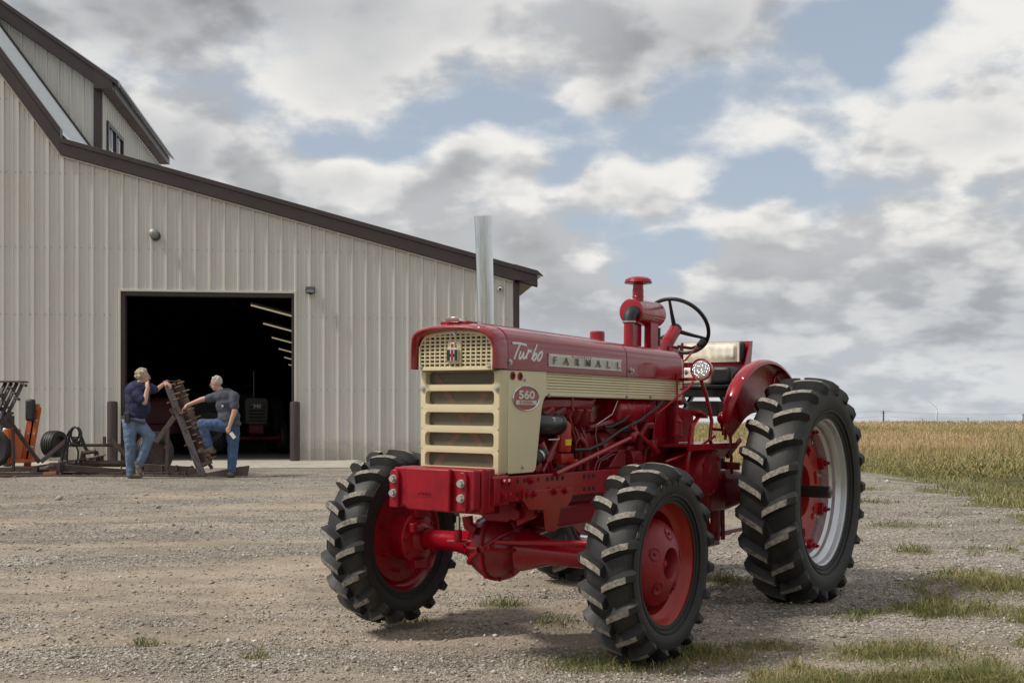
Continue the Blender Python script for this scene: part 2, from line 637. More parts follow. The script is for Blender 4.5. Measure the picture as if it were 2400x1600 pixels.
def hz(x, y, bumps=True):
    x, y = np.asarray(x, float), np.asarray(y, float)
    z = np.interp(y, YP, ZP)
    z = z - np.clip((x - 6) * 0.1, 0, 0.62) * sstep(y, 10, 20) * (1 - sstep(y, 60, 110))
    pad = np.interp(y, [-400, 7, 19.7, 22.3, 60], [0, 0, .23, .31, .33])
    k = (1 - sstep(x, 0.8, 5.0)) * (1 - sstep(y, 58, 70))
    z = z * (1 - k) + pad * k
    z = z + 0.35 * sstep(y, 120, 250) * sstep(x, 20, 90) * (1 - sstep(y, 300, 500))
    if bumps:
        near = 1 - sstep(y, 24, 40)
        z = z + near * ((fbm(x * 0.55, y * 0.8, 3) - .5) * 0.075 + (fbm(x * 3.0, y * 3.6, 9, 3) - .5) * 0.022)
        # old wheel ruts running across the yard
        for (ox, oy, ang, w, dp) in RUTS:
            dx, dy = x - ox, y - oy
            c = -dx * math.sin(ang) + dy * math.cos(ang) + (fbm(x * .5, y * .5, 21, 2) - .5) * 0.5
            z = z - near * dp * np.exp(-(c / w) ** 2) + near * dp * .6 * np.exp(-((np.abs(c) - 1.7 * w) / (w * .6)) ** 2)
    return z


RUTS = [(-2.5, 6.3, rad(14), .10, .030), (-2.5, 7.0, rad(10), .09, .022), (-3.0, 9.6, rad(6), .13, .022), (-3, 12.5, rad(8), .16, .025), (-4, 5.6, rad(18), .09, .02)]
XB_Y = [0, 4.5, 5.2, 5.6, 6.3, 8, 10, 13, 21, 23, 30, 400]
XB_X = [-.9, -.4, -.1, .35, 1.35, 2.75, 4.0, 5.3, 6.3, 5.0, 1.0, -60]
TUFTS = [(-.67, 7.25, .20, .07), (-.05, 7.70, .18, .09), (.22, 7.05, .14, .05), (-1.30, 6.05, .09, .06), (-1.36, 6.52, .08, .05), (-1.98, 6.42, .14, .05),
         (1.45, 8.6, .30, .10), (.95, 6.15, .42, .12), (1.35, 6.35, .25, .10), (.6, 5.95, .42, .10), (2.9, 7.4, .35, .10), (3.5, 10.5, .25, .10), (4.1, 12.5, .4, .10),
         (4.6, 15.5, .5, .06), (5.1, 17.5, .6, .05), (2.0, 6.2, .5, .09), (3.3, 8.2, .35, .08), (-5.1, 19.2, .12, .2), (-5.6, 19.0, .1, .15)]


def gravel_amt(x, y):
    """1 where loose stone lies, 0 on the packed wheel tracks that sweep across the yard"""
    c, s_ = math.cos(rad(-9)), math.sin(rad(-9))
    w = (fbm(x * .22, y * .22, 61, 2) - .5) * 2.2
    xr, yr = x * c - y * s_, x * s_ + y * c + w
    n = fbm(xr * .28, yr * 1.05, 77, 4) * .75 + fbm(x * 1.6, y * 2.2, 79, 3) * .25
    g_ = sstep(n + (fbm(x * 5, y * 6, 83, 3) - .5) * .22, .36, .66)
    g_ = np.maximum(g_, sstep(y, 15, 20) * .8)
    return np.maximum(g_, sstep(x, 1.8, 4.0) * .9)


def grass_cover(x, y):
    xb = np.interp(y, XB_Y, XB_X)
    w = 0.9 + 0.11 * y
    n = fbm(x * 1.25, y * 1.05, 41, 4)
    n2 = fbm(x * 4.3, y * 3.4, 57, 3)
    d = (x - xb) / w
    m = sstep(d * 0.66 + (n - .5) * 2.4 + (n2 - .5) * 1.1, 0.04, 0.66)
    m = m * sstep(d, -0.35, 0.25)
    full = sstep(d, 1.5, 3.2) * 0.7
    m = np.maximum(m, full)
    m = np.maximum(m, sstep(x - xb, .3, 1.6) * (1 - sstep(y, 5.7, 6.7)) * sstep(n + n2 * .5, .45, .85) * .9)
    # verge: closes up beyond the lane and in the near right corner
    m = np.maximum(m, sstep(x - xb + (n - .5) * 2.5 + (n2 - .5) * 1.2, .0, 1.6) * sstep(y, 11.5, 15) * .95)
    m = np.maximum(m, sstep(x - xb - .5 + (n - .5) * 3.2, .0, 1.8) * (1 - sstep(y, 6.6, 9.0)) * sstep(n2, .22, .56))
    for (tx, ty, r, h) in TUFTS:
        q = ((x - tx) / (r * 1.2)) ** 2 + ((y - ty) / (r * 0.75)) ** 2
        m = np.maximum(m, 0.85 * np.exp(-q * 1.6) * (0.35 + n2))
    m = m * (1 - sstep(y, 30, 46) * 0.0)
    return np.clip(m, 0, 1)


def make_ground():
    def axis(lo, hi, step, far):
        a = list(np.arange(lo, hi, step))
        s = step
        x = hi
        while x < far:
            a.append(x)
            s *= 1.22
            x += s
        a.append(far)
        b = []
        s = step
        x = lo
        while x > -far:
            s *= 1.22
            x -= s
            b.append(max(x, -far))
        return np.array(sorted(set(b)) + a)
    xs = axis(-7.0, 7.5, 0.075, 16000)
    ys = axis(4.2, 17.0, 0.07, 16000)
    X, Y = np.meshgrid(xs, ys)
    Z = hz(X, Y)
    nx, ny = len(xs), len(ys)
    me = bpy.data.meshes.new('ground')
    co = np.stack([X, Y, Z], -1).reshape(-1, 3)
    idx = np.arange(nx * ny).reshape(ny, nx)
    q = np.stack([idx[:-1, :-1], idx[:-1, 1:], idx[1:, 1:], idx[1:, :-1]], -1).reshape(-1, 4)
    me.vertices.add(len(co)); me.vertices.foreach_set('co', co.ravel())
    me.loops.add(q.size); me.loops.foreach_set('vertex_index', q.ravel())
    me.polygons.add(len(q)); me.polygons.foreach_set('loop_start', np.arange(0, q.size, 4)); me.polygons.foreach_set('loop_total', np.full(len(q), 4))
    me.polygons.foreach_set('use_smooth', np.ones(len(q), bool))
    me.update()
    at = me.attributes.new('grass', 'FLOAT', 'POINT')
    at.data.foreach_set('value', grass_cover(X, Y).ravel().astype(np.float32))
    at = me.attributes.new('gravel', 'FLOAT', 'POINT')
    at.data.foreach_set('value', gravel_amt(X, Y).ravel().astype(np.float32))
    o = bpy.data.objects.new('ground', me)
    COL.objects.link(o)
    tag(o, 'pale gravel and packed dirt yard with grassy edge', None, None, 'structure')
    m = bpy.data.materials.new('yard_gravel'); m.use_nodes = True
    g = NT(m.node_tree)
    out = g.n('ShaderNodeOutputMaterial'); b = g.n('ShaderNodeBsdfPrincipled'); g.l(b.outputs[0], out.inputs[0])
    b.inputs['Roughness'].default_value = 0.92
    b.inputs['Specular IOR Level'].default_value = 0.2
    tc = g.n('ShaderNodeTexCoord'); P = tc.outputs['Object']
    vor = g.n('ShaderNodeTexVoronoi'); vor.inputs['Scale'].default_value = 62; g.l(P, vor.inputs['Vector'])
    vor2 = g.n('ShaderNodeTexVoronoi'); vor2.inputs['Scale'].default_value = 26; g.l(P, vor2.inputs['Vector'])
    sepc = g.n('ShaderNodeSeparateColor'); g.l(vor.outputs['Color'], sepc.inputs[0])
    stone = g.ramp(sepc.outputs[0], [(0.0, (0.17, 0.14, 0.11)), (0.35, (0.33, 0.285, 0.232)), (0.7, (0.45, 0.40, 0.338)), (1.0, (0.66, 0.615, 0.555))])
    stone = g.mix(g.smooth(vor.outputs['Distance'], 0.25, 0.65, 0.0, 0.5), stone, (0.12, 0.105, 0.09))
    dirt = g.ramp(g.noise(P, 34, 6, 0.7), [(0.3, (0.275, 0.215, 0.155)), (0.55, (0.385, 0.315, 0.237)), (0.8, (0.475, 0.405, 0.315))])
    # tracks of packed dirt run roughly across the yard
    mp = g.n('ShaderNodeMapping'); mp.inputs['Scale'].default_value = (0.36, 0.95, 1); mp.inputs['Rotation'].default_value = (0, 0, rad(-12)); g.l(P, mp.inputs[0])
    tr2 = g.noise(P, 13.0, 6, 0.72)
    gra = g.n('ShaderNodeAttribute', attribute_name='gravel')
    k = g.math('ADD', g.math('MULTIPLY', gra.outputs['Fac'], 0.62), g.math('MULTIPLY', tr2, 0.75))
    k = g.smooth(k, 0.30, 0.95, 0.15, 0.95)
    col = g.mix(k, dirt, stone)
    dk = g.smooth(g.noise(mp.outputs[0], 2.3, 6, 0.65), 0.34, 0.62, 0.72, 1.08)
    col = g.mix(1.0, col, dk, 'MULTIPLY')
    ga = g.n('ShaderNodeAttribute', attribute_name='grass')
    gcol = g.ramp(g.noise(P, 7, 6, 0.7), [(0.3, (0.095, 0.100, 0.040)), (0.5, (0.165, 0.158, 0.070)), (0.75, (0.27, 0.235, 0.125))])
    gf = g.smooth(ga.outputs['Fac'], 0.10, 0.75, 0.0, 0.93)
    col = g.mix(gf, col, gcol)
    g.l(col, b.inputs['Base Color'])
    h = g.math('SUBTRACT', g.math('MULTIPLY', g.noise(P, 90, 4, 0.6), 0.5), g.math('MULTIPLY', vor.outputs['Distance'], g.math('MULTIPLY', k, 0.9)))
    h = g.math('SUBTRACT', h, g.math('MULTIPLY', vor2.outputs['Distance'], g.math('MULTIPLY', k, 0.5)))
    bp = g.n('ShaderNodeBump'); bp.inputs['Strength'].default_value = 0.9; bp.inputs['Distance'].default_value = 0.02
    g.l(h, bp.inputs['Height']); g.l(bp.outputs[0], b.inputs['Normal'])
    me.materials.append(m)


make_ground()


def big_mesh(name, co, faces, tone, material, k):
    """one mesh from numpy arrays; faces have k corners; tone is a per-vertex float"""
    me = bpy.data.meshes.new(name)
    me.vertices.add(len(co)); me.vertices.foreach_set('co', co.astype(np.float32).ravel())
    me.loops.add(faces.size); me.loops.foreach_set('vertex_index', faces.astype(np.int32).ravel())
    me.polygons.add(len(faces)); me.polygons.foreach_set('loop_start', np.arange(0, faces.size, k)); me.polygons.foreach_set('loop_total', np.full(len(faces), k))
    me.update()
    at = me.attributes.new('tone', 'FLOAT', 'POINT')
    at.data.foreach_set('value', tone.astype(np.float32))
    me.materials.append(material)
    o = bpy.data.objects.new(name, me)
    COL.objects.link(o)
    return o


def tone_mat(name, stops, rough=0.9, trans=0.0):
    m = bpy.data.materials.new(name); m.use_nodes = True
    g = NT(m.node_tree)
    out = g.n('ShaderNodeOutputMaterial'); b = g.n('ShaderNodeBsdfPrincipled')
    b.inputs['Roughness'].default_value = rough
    b.inputs['Specular IOR Level'].default_value = 0.25
    a = g.n('ShaderNodeAttribute', attribute_name='tone')
    c = g.ramp(a.outputs['Fac'], stops)
    g.l(c, b.inputs['Base Color'])
    if trans > 0:
        t = g.n('ShaderNodeBsdfTranslucent'); g.l(c, t.inputs[0])
        mx = g.n('ShaderNodeMixShader'); mx.inputs[0].default_value = trans
        g.l(b.outputs[0], mx.inputs[1]); g.l(t.outputs[0], mx.inputs[2]); g.l(mx.outputs[0], out.inputs[0])
    else:
        g.l(b.outputs[0], out.inputs[0])
    MAT[name] = m
    return m


def image_scatter(n, y0, y1, x0=-500, x1=2900):
    """points on the yard spread evenly over the view: near ground gets more of them per square metre"""
    px = rng.uniform(x0, x1, n)
    py = rng.uniform(y0, y1, n)
    Y = FPX * CAMZ / (py - HOR)
    Y = FPX * (CAMZ - hz(0 * Y - 2, Y, False)) / (py - HOR)
    return (px - CX) / FPX * Y, Y


def make_stones():
    x, y = image_scatter(165000, 1105, 1780)
    k = gravel_amt(x, y)
    keep = rng.uniform(0, 1, len(x)) < (0.34 + 0.60 * k) * (1 - 0.8 * grass_cover(x, y))
    keep &= (y < 21)
    x, y = x[keep], y[keep]
    n = len(x)
    r = np.clip(np.exp(rng.normal(math.log(0.0050), 0.45, n)), 0.0025, 0.03) * (0.75 + 0.05 * y)
    big = rng.uniform(0, 1, n) < 0.004
    r[big] *= 2.4
    base = np.array([(1, 0, 0), (-1, 0, 0), (0, 1, 0), (0, -1, 0), (0, 0, 1), (0, 0, -1)], float)
    f0 = np.array([(0, 2, 4), (2, 1, 4), (1, 3, 4), (3, 0, 4), (2, 0, 5), (1, 2, 5), (3, 1, 5), (0, 3, 5)])
    v = base[None] * rng.uniform(0.62, 1.25, (n, 6, 1)) + rng.normal(0, 0.22, (n, 6, 3))
    v[:, :, 2] *= 0.62
    a = rng.uniform(0, 6.28, n)
    c, s = np.cos(a)[:, None], np.sin(a)[:, None]
    vx = v[:, :, 0] * c - v[:, :, 1] * s
    vy = v[:, :, 0] * s + v[:, :, 1] * c
    z = hz(x, y)
    co = np.stack([vx * r[:, None] + x[:, None], vy * r[:, None] + y[:, None], v[:, :, 2] * r[:, None] + (z + r * 0.25)[:, None]], -1).reshape(-1, 3)
    f = (f0[None] + (np.arange(n) * 6)[:, None, None]).reshape(-1, 3)
    tone = np.repeat(rng.beta(1.7, 1.8, n), 6)
    m = tone_mat('gravel_stone', [(0.0, (0.155, 0.126, 0.10)), (0.3, (0.30, 0.258, 0.21)), (0.65, (0.42, 0.37, 0.312)), (1.0, (0.66, 0.62, 0.57))])
    o = big_mesh('gravel', co, f, tone, m, 3)
    tag(o, 'loose crushed gravel strewn over the dirt yard', 'gravel', None, 'stuff')


make_stones()


def blades(x, y, h, lean, width, z=None):
    n = len(x)
    if z is None:
        z = hz(x, y)
    a = rng.uniform(0, 6.28, n)
    b = rng.uniform(0, 6.28, n)
    dx, dy = np.cos(a) * width / 2, np.sin(a) * width / 2
    lx, ly = np.cos(b) * lean * h, np.sin(b) * lean * h
    P = np.zeros((n, 5, 3))
    P[:, 0] = np.stack([x - dx, y - dy, z - .005], -1)
    P[:, 1] = np.stack([x + dx, y + dy, z - .005], -1)
    P[:, 2] = np.stack([x - dx * .75 + lx * .35, y - dy * .75 + ly * .35, z + h * .6], -1)
    P[:, 3] = np.stack([x + dx * .75 + lx * .35, y + dy * .75 + ly * .35, z + h * .6], -1)
    P[:, 4] = np.stack([x + lx, y + ly, z + h * (1 - .3 * lean)], -1)
    f0 = np.array([(0, 1, 3), (0, 3, 2), (2, 3, 4)])
    f = (f0[None] + (np.arange(n) * 5)[:, None, None]).reshape(-1, 3)
    return P.reshape(-1, 3), f


def make_grass():
    x, y = image_scatter(900000, 1112, 1800, 300, 3000)
    gc = grass_cover(x, y)
    far = sstep(y, 8, 22)
    keep = rng.uniform(0, 1, len(x)) < np.clip(gc, 0, 1) ** 1.3 * (0.55 - 0.2 * far)
    x, y, gc, far = x[keep], y[keep], gc[keep], far[keep]
    n = len(x)
    clump = fbm(x * 2.1, y * 2.1, 91, 3)
    h = np.clip(rng.normal(0.038, 0.018, n), 0.010, 0.11) * (0.45 + 1.3 * gc) * (0.4 + 1.25 * clump)
    w = rng.uniform(0.0025, 0.0055, n) * (1 + 0.14 * np.maximum(y - 6, 0))
    co, f = blades(x, y, h, rng.uniform(0.4, 1.7, n), w)
    t = np.clip(rng.normal(0.46, 0.2, n) + (fbm(x * .8, y * .8, 13, 3) - .5) * 0.9 - .28 * (x < np.interp(y, XB_Y, XB_X)), 0, 1)
    m = tone_mat('grass_blade', [(0.0, (0.085, 0.115, 0.030)), (0.35, (0.19, 0.19, 0.065)), (0.65, (0.36, 0.30, 0.14)), (1.0, (0.52, 0.43, 0.25))], 0.7, 0.25)
    o = big_mesh('grass', co, f, np.repeat(t, 5), m, 3)
    tag(o, 'short dry grass growing through the gravel edge', 'grass', None, 'stuff')


make_grass()


def make_corn():
    pts = []
    # near edge of the field: comes closer on the right
    def edge(x):
        return np.interp(x, [-60, 21, 22, 17.0 + 6, 30, 60, 200], [74, 74, 73, 62, 46, 36, 36])
    for (ya, yb, dens) in ((36, 60, 8.0), (60, 95, 7.5), (95, 150, 3.2), (150, 262, 1.2)):
        xa, xb = -10, 0.60 * yb
        n = int((yb - ya) * (xb - xa) * dens)
        x = rng.uniform(xa, xb, n); y = rng.uniform(ya, yb, n)
        k = (x < 0.56 * y + 3) & (x > 0.02 * y - 8) & ((y > 75 + rng.normal(0, .25, n)) | ((x > 17 + (y - 40) / 7 + rng.normal(0, .2, n)) & (y > 38)))
        x, y = x[k], y[k]
        # rows 0.76 m apart
        r = np.round((y + 0.35 * x) / 0.76) * 0.76
        y = r - 0.35 * x + rng.normal(0, .06, len(x))
        pts.append((x, y))
    x = np.concatenate([p[0] for p in pts]); y = np.concatenate([p[1] for p in pts])
    n = len(x)
    z = hz(x, y, False)
    H = rng.normal(1.6, 0.12, n) * np.where(y < 62, .85, 1.0)
    scale = np.clip(y / 70, 1, 3.2)
    patch = fbm(x * 0.045 + 3, y * 0.022, 5, 4)
    dead = sstep(patch + (fbm(x * .3, y * .3, 8, 2) - .5) * .25, 0.50, 0.62)
    co_all, f_all, t_all = [], [], []
    off = 0
    for L in range(7):
        a = rng.uniform(0, 6.28, n)
        zb = z + H * (0.25 + 0.11 * L) + rng.normal(0, .05, n)
        ln = rng.uniform(.24, .50, n) * (1 + .25 * (scale - 1))
        wd = rng.uniform(.038, .062, n) * scale
        up = rng.uniform(.02, .22, n)
        if L == 6:   # tassel: thin and upright
            ln = ln * .25; up = rng.uniform(.25, .4, n); zb = z + H * .86; wd = wd * .55
        ca, sa = np.cos(a), np.sin(a)
        ex, ey = -sa * wd / 2, ca * wd / 2
        P = np.zeros((n, 5, 3))
        P[:, 0] = np.stack([x - ex * .6, y - ey * .6, zb], -1)
        P[:, 1] = np.stack([x + ex * .6, y + ey * .6, zb], -1)
        P[:, 2] = np.stack([x + ca * ln * .55 - ex, y + sa * ln * .55 - ey, zb + up], -1)
        P[:, 3] = np.stack([x + ca * ln * .55 + ex, y + sa * ln * .55 + ey, zb + up], -1)
        P[:, 4] = np.stack([x + ca * ln, y + sa * ln, zb + up - (0.16 if L < 6 else -.1)], -1)
        f0 = np.array([(0, 1, 3), (0, 3, 2), (2, 3, 4)])
        co_all.append(P.reshape(-1, 3)); f_all.append((f0[None] + (off + np.arange(n) * 5)[:, None, None]).reshape(-1, 3))
        off += n * 5
        t = np.clip(rng.normal(.36, .14, n) + dead * .34 + (0.12 if L == 6 else 0) - 0.05 * (L < 2), 0, 1)
        t_all.append(np.repeat(t, 5))
    m = tone_mat('corn_leaf', [(0.0, (0.10, 0.125, 0.035)), (0.3, (0.25, 0.225, 0.09)), (0.55, (0.43, 0.345, 0.165)), (0.8, (0.52, 0.355, 0.20)), (1.0, (0.60, 0.44, 0.27))], 0.75, 0.2)
    o = big_mesh('corn_field', np.concatenate(co_all), np.concatenate(f_all), np.concatenate(t_all), m, 3)
    tag(o, 'ripening corn field turning tan behind the yard', 'corn', None, 'stuff')


make_corn()


def make_verge():
    n = 110000
    y = rng.uniform(14, 76, n)
    x = rng.uniform(4, 30, n)
    edge = np.interp(x, [-60, 21, 22, 23, 30, 60], [74, 74, 73, 62, 46, 36])
    k = (x < .52 * y + 2) & (y < 75) & ((x < 17 + (y - 40) / 7) | (y < 38)) & (x > np.interp(y, XB_Y, XB_X) + .6)
    x, y = x[k], y[k]
    n = len(x)
    h = rng.uniform(.03, .10, n) * (.5 + fbm(x * .5, y * .5, 31, 3))
    co, f = blades(x, y, h, rng.uniform(.2, 1.0, n), rng.uniform(.012, .028, n) * y / 25)
    t = np.clip(rng.normal(.24, .15, n) + (fbm(x * .25, y * .25, 14, 3) - .5) * 0.8, 0, 1)
    o = big_mesh('verge_grass', co, f, np.repeat(t, 5), MAT['grass_blade'], 3)
    tag(o, 'green verge grass between gravel lane and corn', 'grass', None, 'stuff')


make_verge()

# ------------------------------------------------------------------ barn


def mat_siding():
    # baked-on paint with faint vertical run-off streaks and mud splashed along the foot
    m = bpy.data.materials.new('siding'); m.use_nodes = True
    g = NT(m.node_tree)
    out = g.n('ShaderNodeOutputMaterial'); b = g.n('ShaderNodeBsdfPrincipled'); g.l(b.outputs[0], out.inputs[0])
    tc = g.n('ShaderNodeTexCoord'); P = tc.outputs['Object']
    mp = g.n('ShaderNodeMapping'); mp.inputs['Scale'].default_value = (7, 7, 0.35); g.l(P, mp.inputs[0])
    st = g.noise(mp.outputs[0], 1.0, 5, 0.65)
    c = g.mix(g.smooth(st, 0.45, 0.75, 0.0, 0.55), (0.575, 0.558, 0.51), (0.475, 0.455, 0.405))
    c = g.mix(g.smooth(g.noise(P, 0.8, 3, 0.5), 0.4, 0.75, 0.0, 0.35), c, (0.53, 0.50, 0.435))
    sp = g.n('ShaderNodeSeparateXYZ'); g.l(P, sp.inputs[0])
    n = g.math('MULTIPLY', g.noise(P, 5.0, 6, 0.7), 0.9)
    f = g.smooth(g.math('SUBTRACT', sp.outputs[2], n), 0.05, 0.45, 0.6, 0.0)
    c = g.mix(f, c, (0.36, 0.31, 0.245))
    g.l(c, b.inputs['Base Color'])
    b.inputs['Roughness'].default_value = 0.45
    bp = g.n('ShaderNodeBump'); bp.inputs['Strength'].default_value = 0.25; bp.inputs['Distance'].default_value = 0.03
    g.l(g.noise(P, 2.2, 2, 0.5), bp.inputs['Height']); g.l(bp.outputs[0], b.inputs['Normal'])
    MAT['siding'] = m


mat_siding()
mat('siding_trim', (0.56, 0.535, 0.47), 0.45)
mat('brown_trim', (0.046, 0.030, 0.029), 0.42, vary=0.12, vscale=3)
mat('brown_jamb', (0.040, 0.027, 0.025), 0.6, vary=0.2, vscale=4)
mat('white_roof', (0.74, 0.76, 0.77), 0.35, metal=0.2)
mat('roof_metal', (0.50, 0.51, 0.50), 0.4, metal=0.3)
mat('soffit_wood', (0.085, 0.050, 0.040), 0.7, vary=0.3, vscale=3)
mat('soffit_light', (0.34, 0.30, 0.23), 0.7, vary=0.2, vscale=5)
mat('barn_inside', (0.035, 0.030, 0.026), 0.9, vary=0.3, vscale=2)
mat('concrete', (0.42, 0.385, 0.325), 0.85, vary=0.12, vscale=5, dirt=(0.29, 0.26, 0.22), dscale=2.2, dlo=0.5, dhi=0.8, bump=0.3, bscale=80)
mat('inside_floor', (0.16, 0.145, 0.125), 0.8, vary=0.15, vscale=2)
mat('window_glass', (0.03, 0.035, 0.04), 0.06, spec=0.9)
mat('lit_tube', (0.8, 0.7, 0.5), 0.5, emit=((1.0, 0.82, 0.52), 0.27))
mat('screw', (0.20, 0.19, 0.175), 0.5, metal=0.3)
mat('lamp_grey', (0.24, 0.25, 0.25), 0.5, metal=0.4)
mat('lamp_bronze', (0.06, 0.055, 0.05), 0.5)
mat('white_plastic', (0.66, 0.66, 0.65), 0.4)
mat('bollard_brown', (0.052, 0.034, 0.033), 0.55, vary=0.15, vscale=3, bump=0.2, bscale=30)

TH = rad(7.15)
WO = Vector(((683 - 1200) / FPX * 24.5, 24.5, 0))
WU = Vector((math.cos(TH), math.sin(TH), 0))
WN = Vector((-math.sin(TH), math.cos(TH), 0))


def wpt(px, py, back=0.0):
    """a point of the barn's front wall plane (or one parallel behind it) in barn coordinates"""
    r = Vector(((px - CX) / FPX, 1, (HOR - py) / FPX))
    q0 = WO + WN * back
    c = Vector((0, 0, CAMZ))
    s = (q0 - c).dot(WN) / r.dot(WN)
    q = c + r * s
    return Vector(((q - WO).dot(WU), back, q.z))


barn = empty('barn', (WO.x, WO.y, 0), TH)
tag(barn, 'tall tan steel-sided barn with brown trim and dark open doorway', 'barn')
DU0, DU1, DZ = -3.384, 0.06, 3.80          # doorway edges
FLOOR = 0.395


def zrake(u):
    return 6.5 - 0.2607 * (u + 4.53) if u > -4.53 else 6.5 - 1.369 * (u + 4.53)


CELL = (DU1 - DU0) / 12
PROF = [(0, 0), (.014, -.034), (.048, -.034), (.062, 0), (.118, 0), (.123, -.007), (.140, -.007), (.145, 0), (.196, 0), (.201, -.007), (.218, -.007), (.223, 0)]


def siding_panel(u0, cells, zb, ztop, back=0.0, side=False, umax=None):
    """one ribbed steel sheet; zb and ztop are functions of u"""
    mb = MB()
    us = []
    for c in range(cells):
        for (du, dn) in PROF:
            us.append((u0 + c * CELL + du, dn))
    us.append((u0 + cells * CELL, 0))
    if umax is not None:
        us = [q for q in us if q[0] < umax - 1e-4] + [(umax, 0)]
    low, high = [], []
    for (u, dn) in us:
        if side:
            low.append((-4.86 - dn, u, zb(u))); high.append((-4.86 - dn, u, ztop(u)))
        else:
            low.append((u, back + dn, zb(u))); high.append((u, back + dn, ztop(u)))
    k = len(us)
    th = (-.004, 0, 0) if side else (0, .004, 0)
    low2 = [tuple(Vector(p) + Vector(th)) for p in low]
    high2 = [tuple(Vector(p) + Vector(th)) for p in high]
    mb.loft([low2, low, high, high2], closed=False)
    return mb.build('siding_panel', 'siding', barn, angle=20)


# front wall sheets, three ribs each
k = -11
while True:
    u0 = DU1 + k * 3 * CELL
    if u0 > 4.55:
        break
    over_door = u0 > DU0 - 0.01 and u0 < DU1 - 0.01
    siding_panel(u0, 3, (lambda u: DZ) if over_door else (lambda u: FLOOR - .06), zrake, 0.0, False, 4.60 if u0 + 3 * CELL > 4.6 else None)
    k += 1
mb = MB()
for zr in (1.83, 3.32, 4.66, 6.15, 7.6):
    for i in range(-34, 18):
        for du in (.085, .255):
            u = DU1 + i * CELL + du
            if (DU0 < u < DU1 and zr < DZ) or zr > zrake(u) - .15 or u > 4.55:
                continue
            mb.box((u, -.004, zr + (.0 if du < .1 else .004)), (.013, .012, .013))
o = mb.build('siding_screws', 'screw', barn, flat=True); o['kind'] = 'stuff'
# wall body behind the sheets (girts and studs closed in), with the doorway left open
mb = MB()
def core(u0, u1, z0):
    mb.prism([(u0, z0), (u1, z0), (u1, zrake(u1) - .03), (u0, zrake(u0) - .03)], (0, .012, 0), (1, 0, 0), (0, 0, 1), (0, .16, 0))
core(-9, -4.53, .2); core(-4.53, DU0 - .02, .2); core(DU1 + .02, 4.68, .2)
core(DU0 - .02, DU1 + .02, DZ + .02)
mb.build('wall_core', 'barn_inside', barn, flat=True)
# other walls
mb = MB()
mb.bb(4.56, 4.69, .19, 34, .2, 4.02)
mb.build('side_wall', 'siding', barn, flat=True)
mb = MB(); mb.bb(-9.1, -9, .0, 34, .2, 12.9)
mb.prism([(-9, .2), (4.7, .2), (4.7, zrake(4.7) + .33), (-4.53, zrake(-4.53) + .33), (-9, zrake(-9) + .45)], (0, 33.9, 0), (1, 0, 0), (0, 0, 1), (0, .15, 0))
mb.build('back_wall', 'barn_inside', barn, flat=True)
# corner trim
mb = MB()
mb.bb(4.585, 4.713, -.036, -.008, FLOOR - .1, 4.20); mb.bb(4.700, 4.716, -.008, .16, FLOOR - .1, 4.1)
mb.build('corner_trim', 'brown_trim', barn, .004)
# rake trim: a deep fascia with a capping strip proud of it
for (ua, ub, name) in ((-4.53, 5.084, 'rake_trim'), (-9.0, -4.53, 'rake_trim')):
    mb = MB()
    def band(lo, hi, n0, n1, ua=ua, ub=ub):
        mb.prism([(ua, zrake(ua) + lo), (min(ub, 5.084), zrake(ub) + lo), (ub, zrake(ub) + hi), (ua, zrake(ua) + hi)], (0, n0, 0), (1, 0, 0), (0, 0, 1), (0, n1 - n0, 0))
    v = 1.0 if ua > -5 else 1.55
    band(0.0, .235 * v, -.115, -.004)
    band(.237 * v, .335 * v, -.135, .06)
    mb.build(name, 'brown_trim', barn, .006)
mb = MB()
for ua, ub in ((-4.5, 4.58), (-9.0, -4.55)):
    mb.bar((ua, -.045, zrake(ua) - .02), (ub, -.045, zrake(ub) - .02), .04, .03)
mb.build('rake_channel', 'siding_trim', barn, .003)
# boxed eave at the right corner
mb = MB()
ze = zrake(5.084)
mb.prism([(4.60, 4.10), (5.084, 4.10), (5.084, ze + .01), (4.60, zrake(4.60) + .01)], (0, -.150, 0), (1, 0, 0), (0, 0, 1), (0, .034, 0))
mb.prism([(4.60, zrake(4.6) + .235), (5.20, zrake(5.2) + .245), (5.20, zrake(5.2) + .265), (5.084, ze + .34), (4.60, zrake(4.60) + .34)], (0, -.152, 0), (1, 0, 0), (0, 0, 1), (0, .012, 0))
mb.build('eave_return', 'brown_trim', barn, .004)
mb = MB(); mb.bb(5.055, 5.085, -.11, 34, 4.10, 4.33); mb.bb(4.722, 5.052, -.11, 34, 4.10, 4.125)
mb.build('eave_soffit', 'soffit_light', barn)
# lean-to roof and the steep upper roof
mb = MB()
mb.prism([(-4.55, zrake(-4.53) + .31), (5.19, zrake(5.19) + .27), (5.19, zrake(5.19) + .31), (-4.55, zrake(-4.53) + .36)], (0, .062, 0), (1, 0, 0), (0, 0, 1), (0, 34, 0))
mb.build('lean_to_roof', 'white_roof', barn, flat=True)
mb = MB()
for i in range(30):
    n0 = .065 + i * .30
    mb.prism([(-4.53, zrake(-4.53) + .43), (-9, zrake(-9) + .43), (-9, zrake(-9) + .49), (-4.53, zrake(-4.53) + .49)], (0, n0, 0), (1, 0, 0), (0, 0, 1), (0, .298, 0))
    mb.prism([(-4.53, zrake(-4.53) + .491), (-9, zrake(-9) + .491), (-9, zrake(-9) + .515), (-4.53, zrake(-4.53) + .515)], (0, n0 + .12, 0), (1, 0, 0), (0, 0, 1), (0, .03, 0))
mb.build('upper_roof', 'white_roof', barn, flat=True)
mb = MB(); mb.prism([(-4.56, zrake(-4.56) + .36), (-9, zrake(-9) + .43), (-9, zrake(-9) + .49), (-4.56, zrake(-4.56) + .42)], (0, 9.07, 0), (1, 0, 0), (0, 0, 1), (0, 25, 0)); mb.build('upper_roof', 'white_roof', barn, flat=True)
